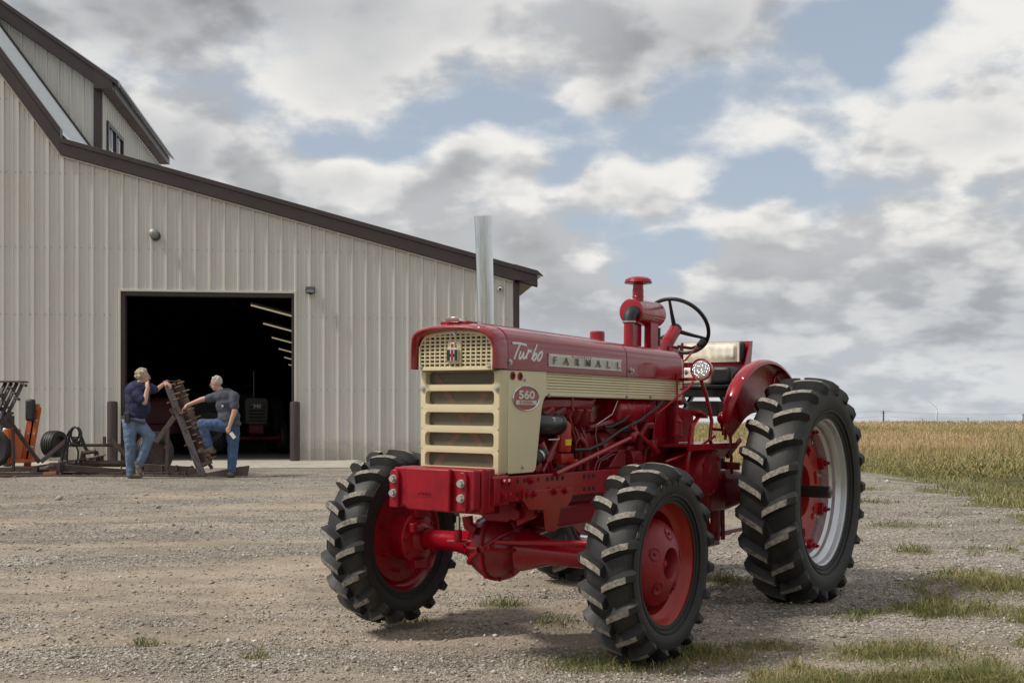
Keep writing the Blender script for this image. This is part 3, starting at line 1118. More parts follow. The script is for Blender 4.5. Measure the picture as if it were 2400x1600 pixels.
# raised rear block: gable end, side wall with window, its own roof
def zr2(u):
    return 9.33 - .685 * (u + 4.96)
for i in range(5):
    u0 = -5.02 - (i + 1) * 3 * CELL
    siding_panel(u0, 3, lambda u: zrake(u) + .30, lambda u: zr2(u) + .02, 5.2)
mb = MB()
mb.prism([(-9.0, 8.0), (-4.90, 6.3), (-4.90, zr2(-4.9) - .02), (-9.0, zr2(-9) - .02)], (0, 5.22, 0), (1, 0, 0), (0, 0, 1), (0, .12, 0))
mb.build('gable_core', 'barn_inside', barn, flat=True)
# flashing where roof meets gable
mb = MB()
mb.bar((-5.1, 5.14, zrake(-5.1) + .56), (-9, 5.14, zrake(-9) + .56), .05, .05)
mb.build('roof_flashing', 'lamp_bronze', barn)
mb = MB(); mb.bb(-5.03, -4.865, 5.155, 5.195, 6.6, 9.34); mb.bb(-4.875, -4.845, 5.195, 5.30, 6.6, 9.2)
mb.build('corner_trim', 'brown_trim', barn, .004)
WN0, WN1, WZ0, WZ1 = 5.75, 7.50, 7.45, 8.50
for i in range(10):
    n0 = 5.30 + i * 3 * CELL
    siding_panel(n0, 3, lambda u: 6.3, lambda u: 9.204, 0, True)
mb = MB(); mb.bb(-5.02, -4.90, 5.35, 13.9, 6.2, 9.20)
mb.build('side_core', 'barn_inside', barn, flat=True)
win = empty('window', (0, 0, 0), 0, barn)
mb = MB()
for (a, b, c, d) in ((WN0 - .1, WN1 + .1, WZ1, WZ1 + .1), (WN0 - .1, WN1 + .1, WZ0 - .1, WZ0), (WN0 - .1, WN0, WZ0, WZ1), (WN1, WN1 + .1, WZ0, WZ1), ((WN0 + WN1) / 2 - .05, (WN0 + WN1) / 2 + .05, WZ0, WZ1)):
    mb.bb(-4.852, -4.775, a, b, c, d)
mb.build('window_frame', 'brown_trim', win, .004)
for j in range(2):
    a = WN0 + .02 + j * (WN1 - WN0) / 2; b = a + (WN1 - WN0) / 2 - .07
    mb = MB(); mb.bb(-4.824, -4.818, a, b, WZ0, WZ1)
    mb.build('pane', 'window_glass', win)
    mb = MB(); mb.bb(-4.815, -4.80, a, b, WZ0 + .5, WZ0 + .53); mb.bb(-4.815, -4.80, (a + b) / 2 - .012, (a + b) / 2 + .012, WZ0, WZ1)
    mb.build('glazing_bar', 'white_plastic', win)
# its rake fascia, boxed end, soffit and roof sheets
mb = MB()
mb.prism([(-9, zr2(-9)), (-4.96, zr2(-4.96)), (-4.96, zr2(-4.96) + .33), (-9, zr2(-9) + .33)], (0, 4.98, 0), (1, 0, 0), (0, 0, 1), (0, .2, 0))
mb.prism([(-9, zr2(-9) + .331), (-4.42, zr2(-4.42) + .331), (-4.42, zr2(-4.42) + .44), (-9, zr2(-9) + .44)], (0, 4.95, 0), (1, 0, 0), (0, 0, 1), (0, .3, 0))
mb.prism([(-4.99, 9.205), (-4.55, 9.205), (-4.55, zr2(-4.55) + .34), (-4.99, zr2(-4.99) + .34)], (0, 4.965, 0), (1, 0, 0), (0, 0, 1), (0, .25, 0))
mb.build('rake_trim', 'brown_trim', barn, .006)
mb = MB(); mb.bb(-4.84, -4.57, 5.22, 13.6, 9.205, 9.235)
mb.build('eave_soffit', 'soffit_wood', barn)
mb = MB(); mb.bb(-4.568, -4.545, 5.22, 13.6, 9.20, 9.42)
mb.build('eave_fascia', 'brown_trim', barn)
mb = MB()
pr = []
n = 5.1
while n < 13.7:
    pr += [(n, 0), (n + .02, .04), (n + .06, .04), (n + .08, 0), (n + .228, 0)]
    n += .2286
rings = []
for (u) in (-9.0, -4.42):
    z = zr2(u) + .445
    rings.append([(u, a, z + h) for (a, h) in pr])
rings2 = [[(p[0], p[1], p[2] - .02) for p in r] for r in rings]
mb.loft([rings2[0], rings[0], rings[1], rings2[1], rings2[0]], closed=False)
mb.build('roof_sheet', 'roof_metal', barn, angle=20)
# doorway: cream casing, brown jambs and header
mb = MB()
mb.bb(DU0 - .045, DU0, -.045, .0, FLOOR - .03, DZ + .045); mb.bb(DU1, DU1 + .045, -.045, .0, FLOOR - .03, DZ + .045); mb.bb(DU0 + .002, DU1 - .002, -.045, .0, DZ, DZ + .045)
mb.build('door_casing', 'siding_trim', barn, .004)
mb = MB()
mb.bb(DU0 + .003, DU0 + .085, -.02, .20, FLOOR - .03, DZ - .003); mb.bb(DU1 - .055, DU1 - .003, -.02, .20, FLOOR - .03, DZ - .003); mb.bb(DU0 + .087, DU1 - .057, -.02, .20, DZ - .085, DZ - .003)
mb.build('door_jamb', 'brown_jamb', barn, .004)
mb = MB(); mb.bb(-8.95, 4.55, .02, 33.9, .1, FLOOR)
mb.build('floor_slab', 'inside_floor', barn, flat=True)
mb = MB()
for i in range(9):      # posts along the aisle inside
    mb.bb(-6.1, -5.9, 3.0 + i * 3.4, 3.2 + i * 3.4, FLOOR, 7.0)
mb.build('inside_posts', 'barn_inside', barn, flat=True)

# concrete apron before the doorway
mb = MB()
mb.add([(-9, -2.15, .325), (1.38, -2.15, .325), (1.38, -.03, .392), (-9, -.03, .392), (-9, -2.15, .1), (1.38, -2.15, .1), (1.38, -.03, .1), (-9, -.03, .1)],
       [(0, 1, 2, 3), (4, 5, 1, 0), (5, 6, 2, 1), (6, 7, 3, 2), (7, 4, 0, 3)])
ap = mb.build('apron_pavement', 'concrete', None, .012)
ap.location = (WO.x, WO.y, 0); ap.rotation_euler = (0, 0, TH)
tag(ap, 'worn concrete apron before the barn doorway', None, None, 'structure')


def at_wall(u, n, z):
    return WO + WU * u + WN * n + Vector((0, 0, z))


# bollards guarding the doorway
for u, where in ((-3.50, 'left'), (.085, 'right')):
    mb = MB()
    mb.lathe([(0, .0), (.10, .0), (.10, 1.165), (.094, 1.19), (.06, 1.20), (0, 1.203)], (0, 0, 0), (0, 0, 1), 24)
    mb.lathe([(.101, .30), (.103, .302), (.103, .306), (.101, .308)], (0, 0, 0), (0, 0, 1), 24)
    o = mb.build('bollard', 'bollard_brown', None)
    o.location = at_wall(u, -.26, .385)
    tag(o, 'brown pipe bollard at the %s jamb of the barn doorway' % where, 'bollard', 'bollards guarding the barn doorway')

# round vent lamp, floodlight and camera on the wall
a = wpt(365, 553)
t = empty('wall_lamp', at_wall(a.x, -.03, a.z), TH)
tag(t, 'round grey dome lamp high on the barn wall', 'lamp')
mb = MB(); mb.lathe([(0, 0), (.10, 0), (.10, .06), (.085, .08)], (0, .03, 0), (0, -1, 0), 24); mb.build('lamp_base', 'lamp_bronze', t)
mb = MB(); mb.lathe([(.075, 0), (.092, .01), (.092, .07), (.08, .10), (.045, .118), (.012, .124), (.012, .130), (0, .131)], (-.01, -.075, .02), (-.12, -1, .16), 24); mb.build('lamp_hood', 'lamp_grey', t)
a = wpt(728, 681)
t = empty('floodlight', at_wall(a.x, -.03, a.z), TH)
tag(t, 'small square floodlight beside the barn doorway', 'floodlight')
mb = MB(); mb.bb(-.095, .095, -.14, -.01, -.065, .065); mb.build('lamp_housing', 'lamp_bronze', t, .008)
mb = MB(); mb.bb(-.085, .085, -.147, -.141, -.055, .055); mb.build('lens', 'window_glass', t)
mb = MB(); mb.prism([(-.05, -.005), (.05, -.005), (.03, .008), (-.03, .008)], (0, -.152, 0), (1, 0, 0), (0, 0, 1), (0, .004, 0)); mb.bb(-.078, .078, -.152, -.148, -.05, -.008); mb.build('reflector', 'lamp_grey', t)
mb = MB(); mb.lathe([(0, -.02), (.03, -.018), (.04, 0), (.04, .02)], (0, -.07, -.07), (0, 0, 1), 14); mb.build('light_sensor', 'black_plastic', t)
a = wpt(1172, 678)
t = empty('security_camera', at_wall(a.x, -.02, a.z), TH)
tag(t, 'white dome security camera near the barn corner', 'camera')
mb = MB(); mb.lathe([(0, 0), (.055, 0), (.06, .03), (.055, .055)], (0, .02, .01), (0, -1, 0), 20); mb.sphere((0, -.04, 0), (.052, .05, .052)); mb.build('camera_body', 'white_plastic', t)
mb = MB(); mb.lathe([(0, .034), (.026, .03), (.032, .0)], (-.008, -.07, -.006), (-.1, -1, -.12), 16); mb.build('lens', 'black_plastic', t)

# strip lights receding under the lean-to roof inside
for i, (px, py) in enumerate(((588, 715), (617, 758), (637, 790.7), (653, 817), (666, 837), (676, 854))):
    back = 5.7 + 4.5 * i
    a = wpt(px, py, back)
    t = empty('strip_light', at_wall(a.x, back, a.z), TH)
    tag(t, 'lit strip lamp inside the barn, %s from the doorway' % ('nearest', 'second', 'third', 'fourth', 'fifth', 'farthest')[i], 'lamp', 'strip lights inside the barn')
    mb = MB(); mb.bar((0, 0, .05), (2.3, 0, .05 - 2.3 * .26), .24, .05); mb.build('lamp_housing', 'lamp_grey', t)
    mb = MB(); mb.bar((0, 0, 0), (2.3, 0, -2.3 * .26), .06, .035); mb.build('lamp_tube', 'lit_tube', t)

# ------------------------------------------------------------------ tractor
TX, TY, TYAW, TPITCH, TROLL = -0.0038, 6.5308, 0.5855, -0.0011, 0.0127
ZF, ZR, WB = 0.504, 0.742, 2.212
_f = Vector((-math.sin(TYAW), -math.cos(TYAW), 0)); _l = Vector((math.cos(TYAW), -math.sin(TYAW), 0)); _u = Vector((0, 0, 1))
F3 = _f * math.cos(TPITCH) + _u * math.sin(TPITCH); U3 = _u * math.cos(TPITCH) - _f * math.sin(TPITCH)
L3 = _l * math.cos(TROLL) - U3 * math.sin(TROLL); V3 = U3 * math.cos(TROLL) + _l * math.sin(TROLL)
TM = Matrix((F3, L3, V3)).transposed()          # columns: forward, left, up
TO = Vector((TX, TY, 0.0))
tractor = empty('farm_tractor')
tractor.matrix_world = Matrix.Translation(TO) @ TM.to_4x4()
tag(tractor, 'red and cream four-wheel-drive farm tractor parked on the gravel', 'tractor')
TI = TM.transposed()


def _sv(px, py, ax, val):
    d = TI @ Vector(((px - CX) / FPX, 1, (HOR - py) / FPX))
    c = TI @ (Vector((0, 0, CAMZ)) - TO)
    s = (val - c[ax]) / d[ax]
    return c + d * s


def S(px, py, y):      # point of the tractor on the lengthwise plane at lateral distance y
    return _sv(px, py, 1, y)


def SX(px, py, x):     # point on the crosswise plane at forward distance x
    return _sv(px, py, 0, x)


def bolt(mb, p, axis, r=.012, h=.012, mi=0, n=6, washer=True):
    mb.mark()
    p = Vector(p); a = nrm(axis)
    if washer:
        mb.cyl(p, p + a * .003, r * 1.5, None, 12, mi)
    mb.cyl(p + a * .003, p + a * h, r, None, n, mi)
    mb.cyl(p + a * h, p + a * (h + .002), r * .8, r * .6, n, mi)


def side_text(txt, size, depth, pos, bold=0, spacing=1.0, stretch=1.0):
    vs_, fs_ = text_mesh(txt, size, depth, bold, spacing)
    return [(pos[0] - v.x * stretch, pos[1] + v.z + depth / 2, pos[2] + v.y) for v in vs_], fs_


def front_text(txt, size, depth, pos, bold=0, spacing=1.0):
    vs_, fs_ = text_mesh(txt, size, depth, bold, spacing)
    return [(pos[0] + v.z + depth / 2, pos[1] + v.x, pos[2] + v.y) for v in vs_], fs_


# ---- tyres
def tyre_profile(R, W, rim, lh):
    c = R - lh
    h = c - rim
    return [(0, c), (.15 * W, c - .002), (.30 * W, c - .009), (.40 * W, c - .021), (.455 * W, c - .042), (.487 * W, c - .26 * h), (.50 * W, c - .42 * h), (.492 * W, c - .58 * h),
            (.465 * W, c - .74 * h), (.425 * W, c - .88 * h), (.405 * W, c - .95 * h), (.395 * W, rim - .012)]


def make_tyre(R, W, rim, nl, lh, wt, slant):
    mb = MB()
    pf = tyre_profile(R, W, rim, lh)
    full = [(r, -y) for (y, r) in reversed(pf)] + [(r, y) for (y, r) in pf[1:]]
    mb.lathe(full[8:-8], (0, 0, 0), (0, 1, 0), 96, 0)
    mb.lathe(full[:9], (0, 0, 0), (0, 1, 0), 96, 2); mb.lathe(full[-9:], (0, 0, 0), (0, 1, 0), 96, 2)
    # bead ring and two moulded ribs on each sidewall
    for sgn in (-1, 1):
        for (fy, fr) in ((.455, .80), (.41, .93)):
            rr = rim + (R - lh - rim) * (1 - fr)
            mb.torus((0, sgn * fy * W, rr), (0, 1, 0), 0, 0) if False else None
            mb.lathe([(rr + .006, sgn * (fy * W)), (rr + .004, sgn * (fy * W + .005)), (rr - .004, sgn * (fy * W + .005)), (rr - .006, sgn * (fy * W))], (0, 0, 0), (0, 1, 0), 72, 2)
    # arc-length table of the half profile
    seg = [0]
    for a, b in zip(pf[:-1], pf[1:]):
        seg.append(seg[-1] + math.hypot(b[0] - a[0], b[1] - a[1]))
    def onprof(s):
        for i in range(len(pf) - 1):
            if s <= seg[i + 1] or i == len(pf) - 2:
                t = (s - seg[i]) / (seg[i + 1] - seg[i])
                a, b = pf[i], pf[i + 1]
                ny, nr = (a[1] - b[1]), (b[0] - a[0])
                l = math.hypot(ny, nr)
                return a[0] + (b[0] - a[0]) * t, a[1] + (b[1] - a[1]) * t, ny / l, nr / l
    s_sh = seg[4]          # shoulder
    s_end = seg[5] + .15 * (seg[6] - seg[5])
    NS = 11
    for sgn in (-1, 1):
        for k in range(nl):
            ph0 = 2 * math.pi * (k + (0.5 if sgn > 0 else 0.0)) / nl
            rings = []
            for i in range(NS + 1):
                t = i / NS
                s = -0.02 * W + t * (s_end + .02 * W) if t > 0 else 0
                if s < 0:
                    y, r, ny, nr = s, R - lh, 0, 1
                else:
                    y, r, ny, nr = onprof(s)
                q = max(s, 0) / s_sh
                ph = ph0 + slant * (min(q, 1.0) ** 0.86) * .5 * W / R + max(q - 1, 0) * 0.02
                hgt = lh if s <= s_sh else lh * max(.30, 1 - (s - s_sh) / (s_end - s_sh) * .85)
                if i == 0:
                    hgt *= .97
                wtop = wt * (1.0 + .12 * q); wbase = wtop * 2.5
                # thickness runs along the rim, square to the slanted bar
                ring = []
                for (dw, hh) in ((-wbase, -.004), (-wtop, hgt), (wtop, hgt), (wbase, -.004)):
                    rr = r + nr * hh; yy = y + ny * hh
                    a = ph + dw / 2 / R
                    ring.append((rr * math.cos(a), sgn * yy, rr * math.sin(a)))
                rings.append(ring)
            o = len(mb.v)
            for rg in rings:
                mb.v.extend(rg)
            for i in range(NS):
                for j in range(3):
                    a = o + i * 4 + j
                    mb.f.append([a, a + 1, a + 5, a + 4])
                    mb.m.append(1 if (j == 1 and i < NS * .72) else 0)
            mb.f.append([o, o + 3, o + 2, o + 1]); mb.m.append(0)
            e = o + NS * 4
            mb.f.append([e, e + 1, e + 2, e + 3]); mb.m.append(0)
    return mb


def tyre_letters(txt, rad_mid, size, y, a0, da, sgn=1):
    mb = MB()
    for i, ch in enumerate(txt):
        vs_, fs_ = text_mesh(ch, size, .004, .0015)
        a = a0 + da * i
        out = []
        for v in vs_:
            rr = rad_mid + v.y
            # reading clockwise as seen from the tractor's left
            aa = a + v.x / rad_mid
            out.append((-rr * math.sin(aa - math.pi / 2), y + sgn * (v.z + .001), rr * math.cos(aa - math.pi / 2)))
        mb.add(out, fs_)
    return mb


# ---- front wheels
FR, FW, FRIM = .508, .275, .318
YFC = .9394 - .105          # wheel centre, lateral
def front_wheel(side):
    w = empty('front_wheel', (0, side * YFC, ZF + (-.012 if side > 0 else .012)), 0, tractor)
    t = make_tyre(FR, FW, FRIM, 19, .044, .031, .52).build('tyre', ['tyre_rubber', 'tyre_lug_top', 'tyre_side'], w, angle=32)
    if side > 0:
        tyre_letters('Firestone', .412, .062, .1365, rad(24), rad(9.2)).build('tyre_lettering', 'tyre_rubber', w)
    mb = MB()
    s = side
    # rim barrel, outer flange at s*.105
    pr = [(.330, .105), (.336, .100), (.330, .092), (.316, .088), (.312, .060), (.292, .045), (.276, .030), (.276, -.040), (.296, -.058), (.312, -.070), (.318, -.088), (.332, -.096), (.334, -.104), (.326, -.106),
          (.306, -.085), (.300, -.066), (.284, -.052), (.264, -.036), (.264, .026), (.282, .040), (.300, .055), (.306, .088), (.322, .102), (.330, .105)]
    mb.lathe([(r, s * y) for r, y in pr], (0, 0, 0), (0, 1, 0), 64)
    mb.build('rim', 'red_orange' if side > 0 else 'red_paint', w, angle=40)
    # cast centre: a domed disc with hub bore and four bolt pockets
    mb = MB()
    def dome(r):
        return .022 + .105 * (1 - (r / .222) ** 2.6) ** .62 if r < .2215 else .022
    prof = [(.2225, -.055), (.2225, .010)] + [(r, dome(r)) for r in (.2215, .220, .216, .21, .20, .185, .17, .15, .125, .100, .084)] + [(.076, dome(.082) - .010), (.075, .04), (.0, .038)]
    mb.lathe([(r, s * y) for r, y in prof], (0, 0, 0), (0, 1, 0), 56)
    mb.lathe([(r, s * y) for r, y in [(.270, -.020), (.262, -.048), (.222, -.052)]], (0, 0, 0), (0, 1, 0), 48)
    mb.lathe([(r, s * y) for r, y in [(.270, -.028), (.26, -.058), (.20, -.062), (.12, -.075), (0, -.075)]], (0, 0, 0), (0, 1, 0), 40)
    mb.build('wheel_disc', 'red_rough', w, angle=50)
    for k in range(5):
        a = rad(168 + k * 72)
        r = .150
        p = Vector((r * math.cos(a), s * (dome(r) - .001), r * math.sin(a)))
        ax = Vector((math.cos(a) * .42, s * .90, math.sin(a) * .42)).normalized()
        mb = MB()
        mb.lathe([(.035, .0025), (.031, .004), (.027, .001), (.025, -.001)], p, ax, 20)
        mb.lathe([(.0255, .0012), (.018, -.0005), (0, -.0005)], p, ax, 20, 1)  # pocket floor in a darker red, recess shade put into the colour
        bolt(mb, p + ax * -.004, ax, .009, .011, 2)
        mb.build('bolt_pocket', ['red_rough', 'red_engine', 'red_cast'], w)
    mb = MB(); mb.cyl((0, s * .032, 0), (0, s * .075, 0), .045, .040, 20); bolt(mb, (0, s * .072, 0), (0, s, 0), .018, .02)
    mb.build('hub_cap', 'red_cast', w)
    return w


front_wheel(1)
front_wheel(-1)

# ---- rear wheels
RR_, RW, RRIM = .750, .365, .490
YRC = .9953 - .150
def rear_wheel(side):
    w = empty('rear_wheel', (-WB, side * YRC, ZR), 0, tractor)
    s = side
    make_tyre(RR_, RW, RRIM, 22, .047, .037, .56).build('tyre', ['tyre_rubber', 'tyre_lug_top', 'tyre_side'], w, angle=32)
    mb = MB()
    pr = [(.504, .150), (.510, .144), (.502, .132), (.484, .126), (.478, .092), (.462, .078), (.452, .070), (.450, .050), (.430, .036), (.428, -.060), (.450, -.078), (.474, -.096), (.484, -.126), (.502, -.138), (.506, -.148), (.498, -.150),
          (.470, -.120), (.462, -.092), (.440, -.070), (.416, -.052), (.416, .028), (.438, .044), (.440, .066), (.450, .082), (.466, .096), (.472, .126), (.490, .140), (.504, .150)]
    mb.lathe([(r, s * y) for r, y in pr], (0, 0, 0), (0, 1, 0), 80)
    mb.build('rim', 'silver_rim', w, angle=25)
    # cast centre: inner and outer rings joined by broad webs with slots between
    mb = MB()
    y0, y1 = s * -.070, s * -.028
    def ring(r0, r1, ya, yb, n=48):
        mb.lathe([(r0, ya), (r1, ya), (r1, yb), (r0, yb), (r0, ya)], (0, 0, 0), (0, 1, 0), n)
    ring(.335, .400, y0, y1)
    ring(.175, .262, s * -.085, s * -.018)
    for k in range(8):
        a = 2 * math.pi * (k + .2) / 8
        da = 2 * math.pi / 8 * .33
        pts = []
        for (r, aa) in ((.25, a - da * .8), (.34, a - da), (.34, a), (.34, a + da), (.25, a + da * .8), (.25, a)):
            pts.append((r * math.cos(aa), r * math.sin(aa)))
        mb.prism(pts, (0, y0 * .9, 0), (1, 0, 0), (0, 0, 1), (0, y1 * 1.05 - y0 * .9, 0))
    mb.build('wheel_disc', 'red_orange', w, .004)
    for k in range(8):
        a = 2 * math.pi * k / 8 + .35
        d = Vector((math.cos(a), 0, math.sin(a))); t = Vector((-math.sin(a), 0, math.cos(a)))
        mb = MB()
        rot = Matrix((t, Vector((0, 1, 0)), d)).transposed()
        mb.box(d * .412 + Vector((0, s * -.020, 0)), (.075, .055, .055), rot)
        mb.cyl(d * .414 + Vector((0, s * .0, 0)), d * .414 + Vector((0, s * .030, 0)), .022, .020, 6)
        mb.cyl(d * .414 + Vector((0, s * .030, 0)), d * .414 + Vector((0, s * .048, 0)), .011, None, 10)
        mb.build('rim_clamp', 'red_cast', w, .006)
    mb = MB()
    for k in range(8):
        a = 2 * math.pi * (k + .7) / 8
        p = Vector((.37 * math.cos(a), s * -.030, .37 * math.sin(a)))
        bolt(mb, p, (0, s, 0), .012, .018)
    mb.build('disc_bolt', 'zinc', w)
    mb = MB(); mb.lathe([(.19, s * -.15), (.17, s * -.12), (.12, s * -.11), (.10, s * -.07), (.06, s * -.06), (0, s * -.06)], (0, 0, 0), (0, 1, 0), 32)
    mb.build('hub', 'red_cast', w)
    mb = MB(); mb.lathe([(.040, s * -.3), (.040, s * .178), (.034, s * .182), (0, s * .182)], (0, 0, 0), (0, 1, 0), 24)
    mb.build('axle_end', 'black_paint', w)
    return w


rear_wheel(1)
rear_wheel(-1)

# ---- hood: arched section run along the tractor, in two lengths
def hood_section(zdrop=0.0, inset=0.0, n=7):
    pts = [(.262, 1.462), (.263, 1.52), (.262, 1.575), (.258, 1.610), (.248, 1.637), (.230, 1.657), (.205, 1.671), (.165, 1.682), (.115, 1.690), (.06, 1.694), (0, 1.695)]
    pts = [(y - inset * (1 if y > 0 else 0), z - zdrop * max(0, (z - 1.462) / .233)) for y, z in pts]
    return pts + [(-y, z) for y, z in reversed(pts[:-1])]


def hood_piece(name, x0, x1, d0, d1, back_round=False):
    mb = MB()
    xs = [x0, x0 - .004] + [x0 + (x1 - x0) * t for t in (.25, .5, .75)] + [x1 + .004, x1]
    ds = [d0 + (d1 - d0) * (x0 - x) / (x0 - x1) for x in xs]
    rings = []
    for i, (x, d) in enumerate(zip(xs, ds)):
        ins = .004 if i in (0, len(xs) - 1) else 0
        rings.append([(x, y, z - (.003 if i in (0, len(xs) - 1) else 0)) for y, z in hood_section(d, ins)])
    inner = [[(p[0], p[1] * .955, p[2] - .012) for p in r] for r in rings]
    mb.loft(rings, closed=False)
    mb.loft([rings[0], inner[0]], closed=False)
    mb.loft(inner, closed=False)
    if back_round:
        # the rear end is rounded down over the dash
        x, d = xs[-1], ds[-1]
        rr = [rings[-1]]
        for t in (.25, .5, .75, 1.0):
            k = math.sin(t * math.pi / 2); m = 1 - math.cos(t * math.pi / 2)
            rr.append([(x - .06 * k, p[1] * (1 - .09 * m), p[2] - .055 * m * max(0, (p[2] - 1.462) / .23)) for p in rings[-1]])
        mb.loft(rr, closed=False)
        last = rr[-1]
        mb.f.append([len(mb.v) - len(last) + i for i in range(len(last))]); mb.m.append(0)
    else:
        mb.loft([rings[-1], inner[-1]], closed=False)
    return mb.build(name, 'red_hood', tractor, angle=30)


hood_piece('hood', .452, -.808, 0.0, .018)
hood_piece('rear_hood', -.814, -1.56, .018, .030, True)
# raised strip along the crown of the hood
mb = MB()
mb.loft([[(x, -.085, 1.690 - d), (x, -.078, 1.702 - d), (x, .078, 1.702 - d), (x, .085, 1.690 - d)] for x, d in ((.44, 0), (-.80, .017))], closed=False, caps=True)
mb.build('hood_ridge', 'red_hood', tractor, .003)
# nose shell: the arch carried forward as a visor
mb = MB()
sec = hood_section()
def nose_ring(x, grow, dz=0.0):
    return [(x + .03 * max(0, (z - 1.60) / .095), y * (1 + grow), z + dz * max(0, (z - 1.462) / .233)) for y, z in sec]
outer = [nose_ring(.456, 0), nose_ring(.49, .012, -.001), nose_ring(.53, .020, -.004), nose_ring(.560, .018, -.010), nose_ring(.574, .008, -.017)]
lip = [[(x[0] + .004, x[1] * .965, x[2] - .010 * max(0, (x[2] - 1.50) / .19)) for x in outer[-1]], [(x[0] - .010, x[1] * .915, x[2] - .022 * max(0, (x[2] - 1.50) / .19)) for x in outer[-1]],
       [(x[0] - .055, x[1] * .885, x[2] - .026 * max(0, (x[2] - 1.50) / .19)) for x in outer[-1]]]
mb.loft(outer + lip, closed=False)
mb.build('hood_nose', 'red_hood', tractor, angle=40)
mb = MB(); mb.bb(.40, .515, -.228, .228, 1.45, 1.62)
mb.build('nose_liner', 'nose_mesh', tractor)

# upper grille: stamped lattice with arched top
mb = MB()
GX = .535
def gtop(y):
    return 1.652 - .020 * (abs(y) / .22) ** 2 - (.05 * max(0, (abs(y) - .175) / .05) ** 2)
for i in range(15):
    y = -.225 + i * .45 / 14
    mb.bb(GX, GX + .010, y - .0046, y + .0046, 1.464, gtop(y))
for j in range(10):
    z = 1.472 + j * .0195
    hw = .229
    while hw > .05 and gtop(hw) < z + .004:
        hw -= .004
    mb.bb(GX + .0012, GX + .0088, -hw, hw, z - .0040, z + .0040)
N = 24
tp = [(y, gtop(y)) for y in np.linspace(-.231, .231, N)]
for (a, b) in zip(tp[:-1], tp[1:]):
    mb.prism([(a[0], a[1] - .012), (b[0], b[1] - .012), (b[0], b[1] + .003), (a[0], a[1] + .003)], (GX - .001, 0, 0), (0, 1, 0), (0, 0, 1), (.013, 0, 0))
mb.bb(GX - .001, GX + .013, -.231, .231, 1.455, 1.470); mb.bb(GX - .001, GX + .0125, -.232, -.220, 1.458, gtop(.226)); mb.bb(GX - .001, GX + .0125, .220, .232, 1.458, gtop(.226))
mb.bb(GX + .002, GX + .016, -.042, .042, 1.490, 1.602)
for j in range(9):
    mb.bb(GX + .016, GX + .0185, -.040, .040, 1.496 + j * .012, 1.5005 + j * .012)
mb.build('upper_grille', 'cream_paint', tractor, .0015, 1)
mb = MB()
for y, z in ((0, 1.642), (-.215, 1.472), (.212, 1.474)):
    bolt(mb, (GX + .012, y, z), (1, 0, 0), .008, .008)
mb.build('grille_bolt', 'zinc', tractor)
# emblem: plate, black H and red i
em = MB()
em.prism([(-.036, .0), (.036, 0), (.036, .062), (.013, .070), (.013, .094), (-.013, .094), (-.013, .070), (-.036, .062)], (GX + .0185, -.004, 1.500), (0, 1, 0), (0, 0, 1), (.010, 0, 0))
emo = em.build('emblem', 'badge_silver', tractor, .002)
mb = MB()
for y in (-.024, .024):
    mb.bb(GX + .0285, GX + .031, -.004 + y - .0085, -.004 + y + .0085, 1.503, 1.559)
for y in (-.0115, .0115):
    mb.bb(GX + .0285, GX + .0305, -.004 + y - .004, -.004 + y + .004, 1.524, 1.538)
mb.build('emblem_letter', 'black_paint', emo)
mb = MB(); mb.bb(GX + .0285, GX + .0315, -.0105, .0025, 1.503, 1.559); mb.bb(GX + .0285, GX + .0315, -.0105, .0025, 1.572, 1.588)
mb.build('emblem_letter', 'badge_red', emo)

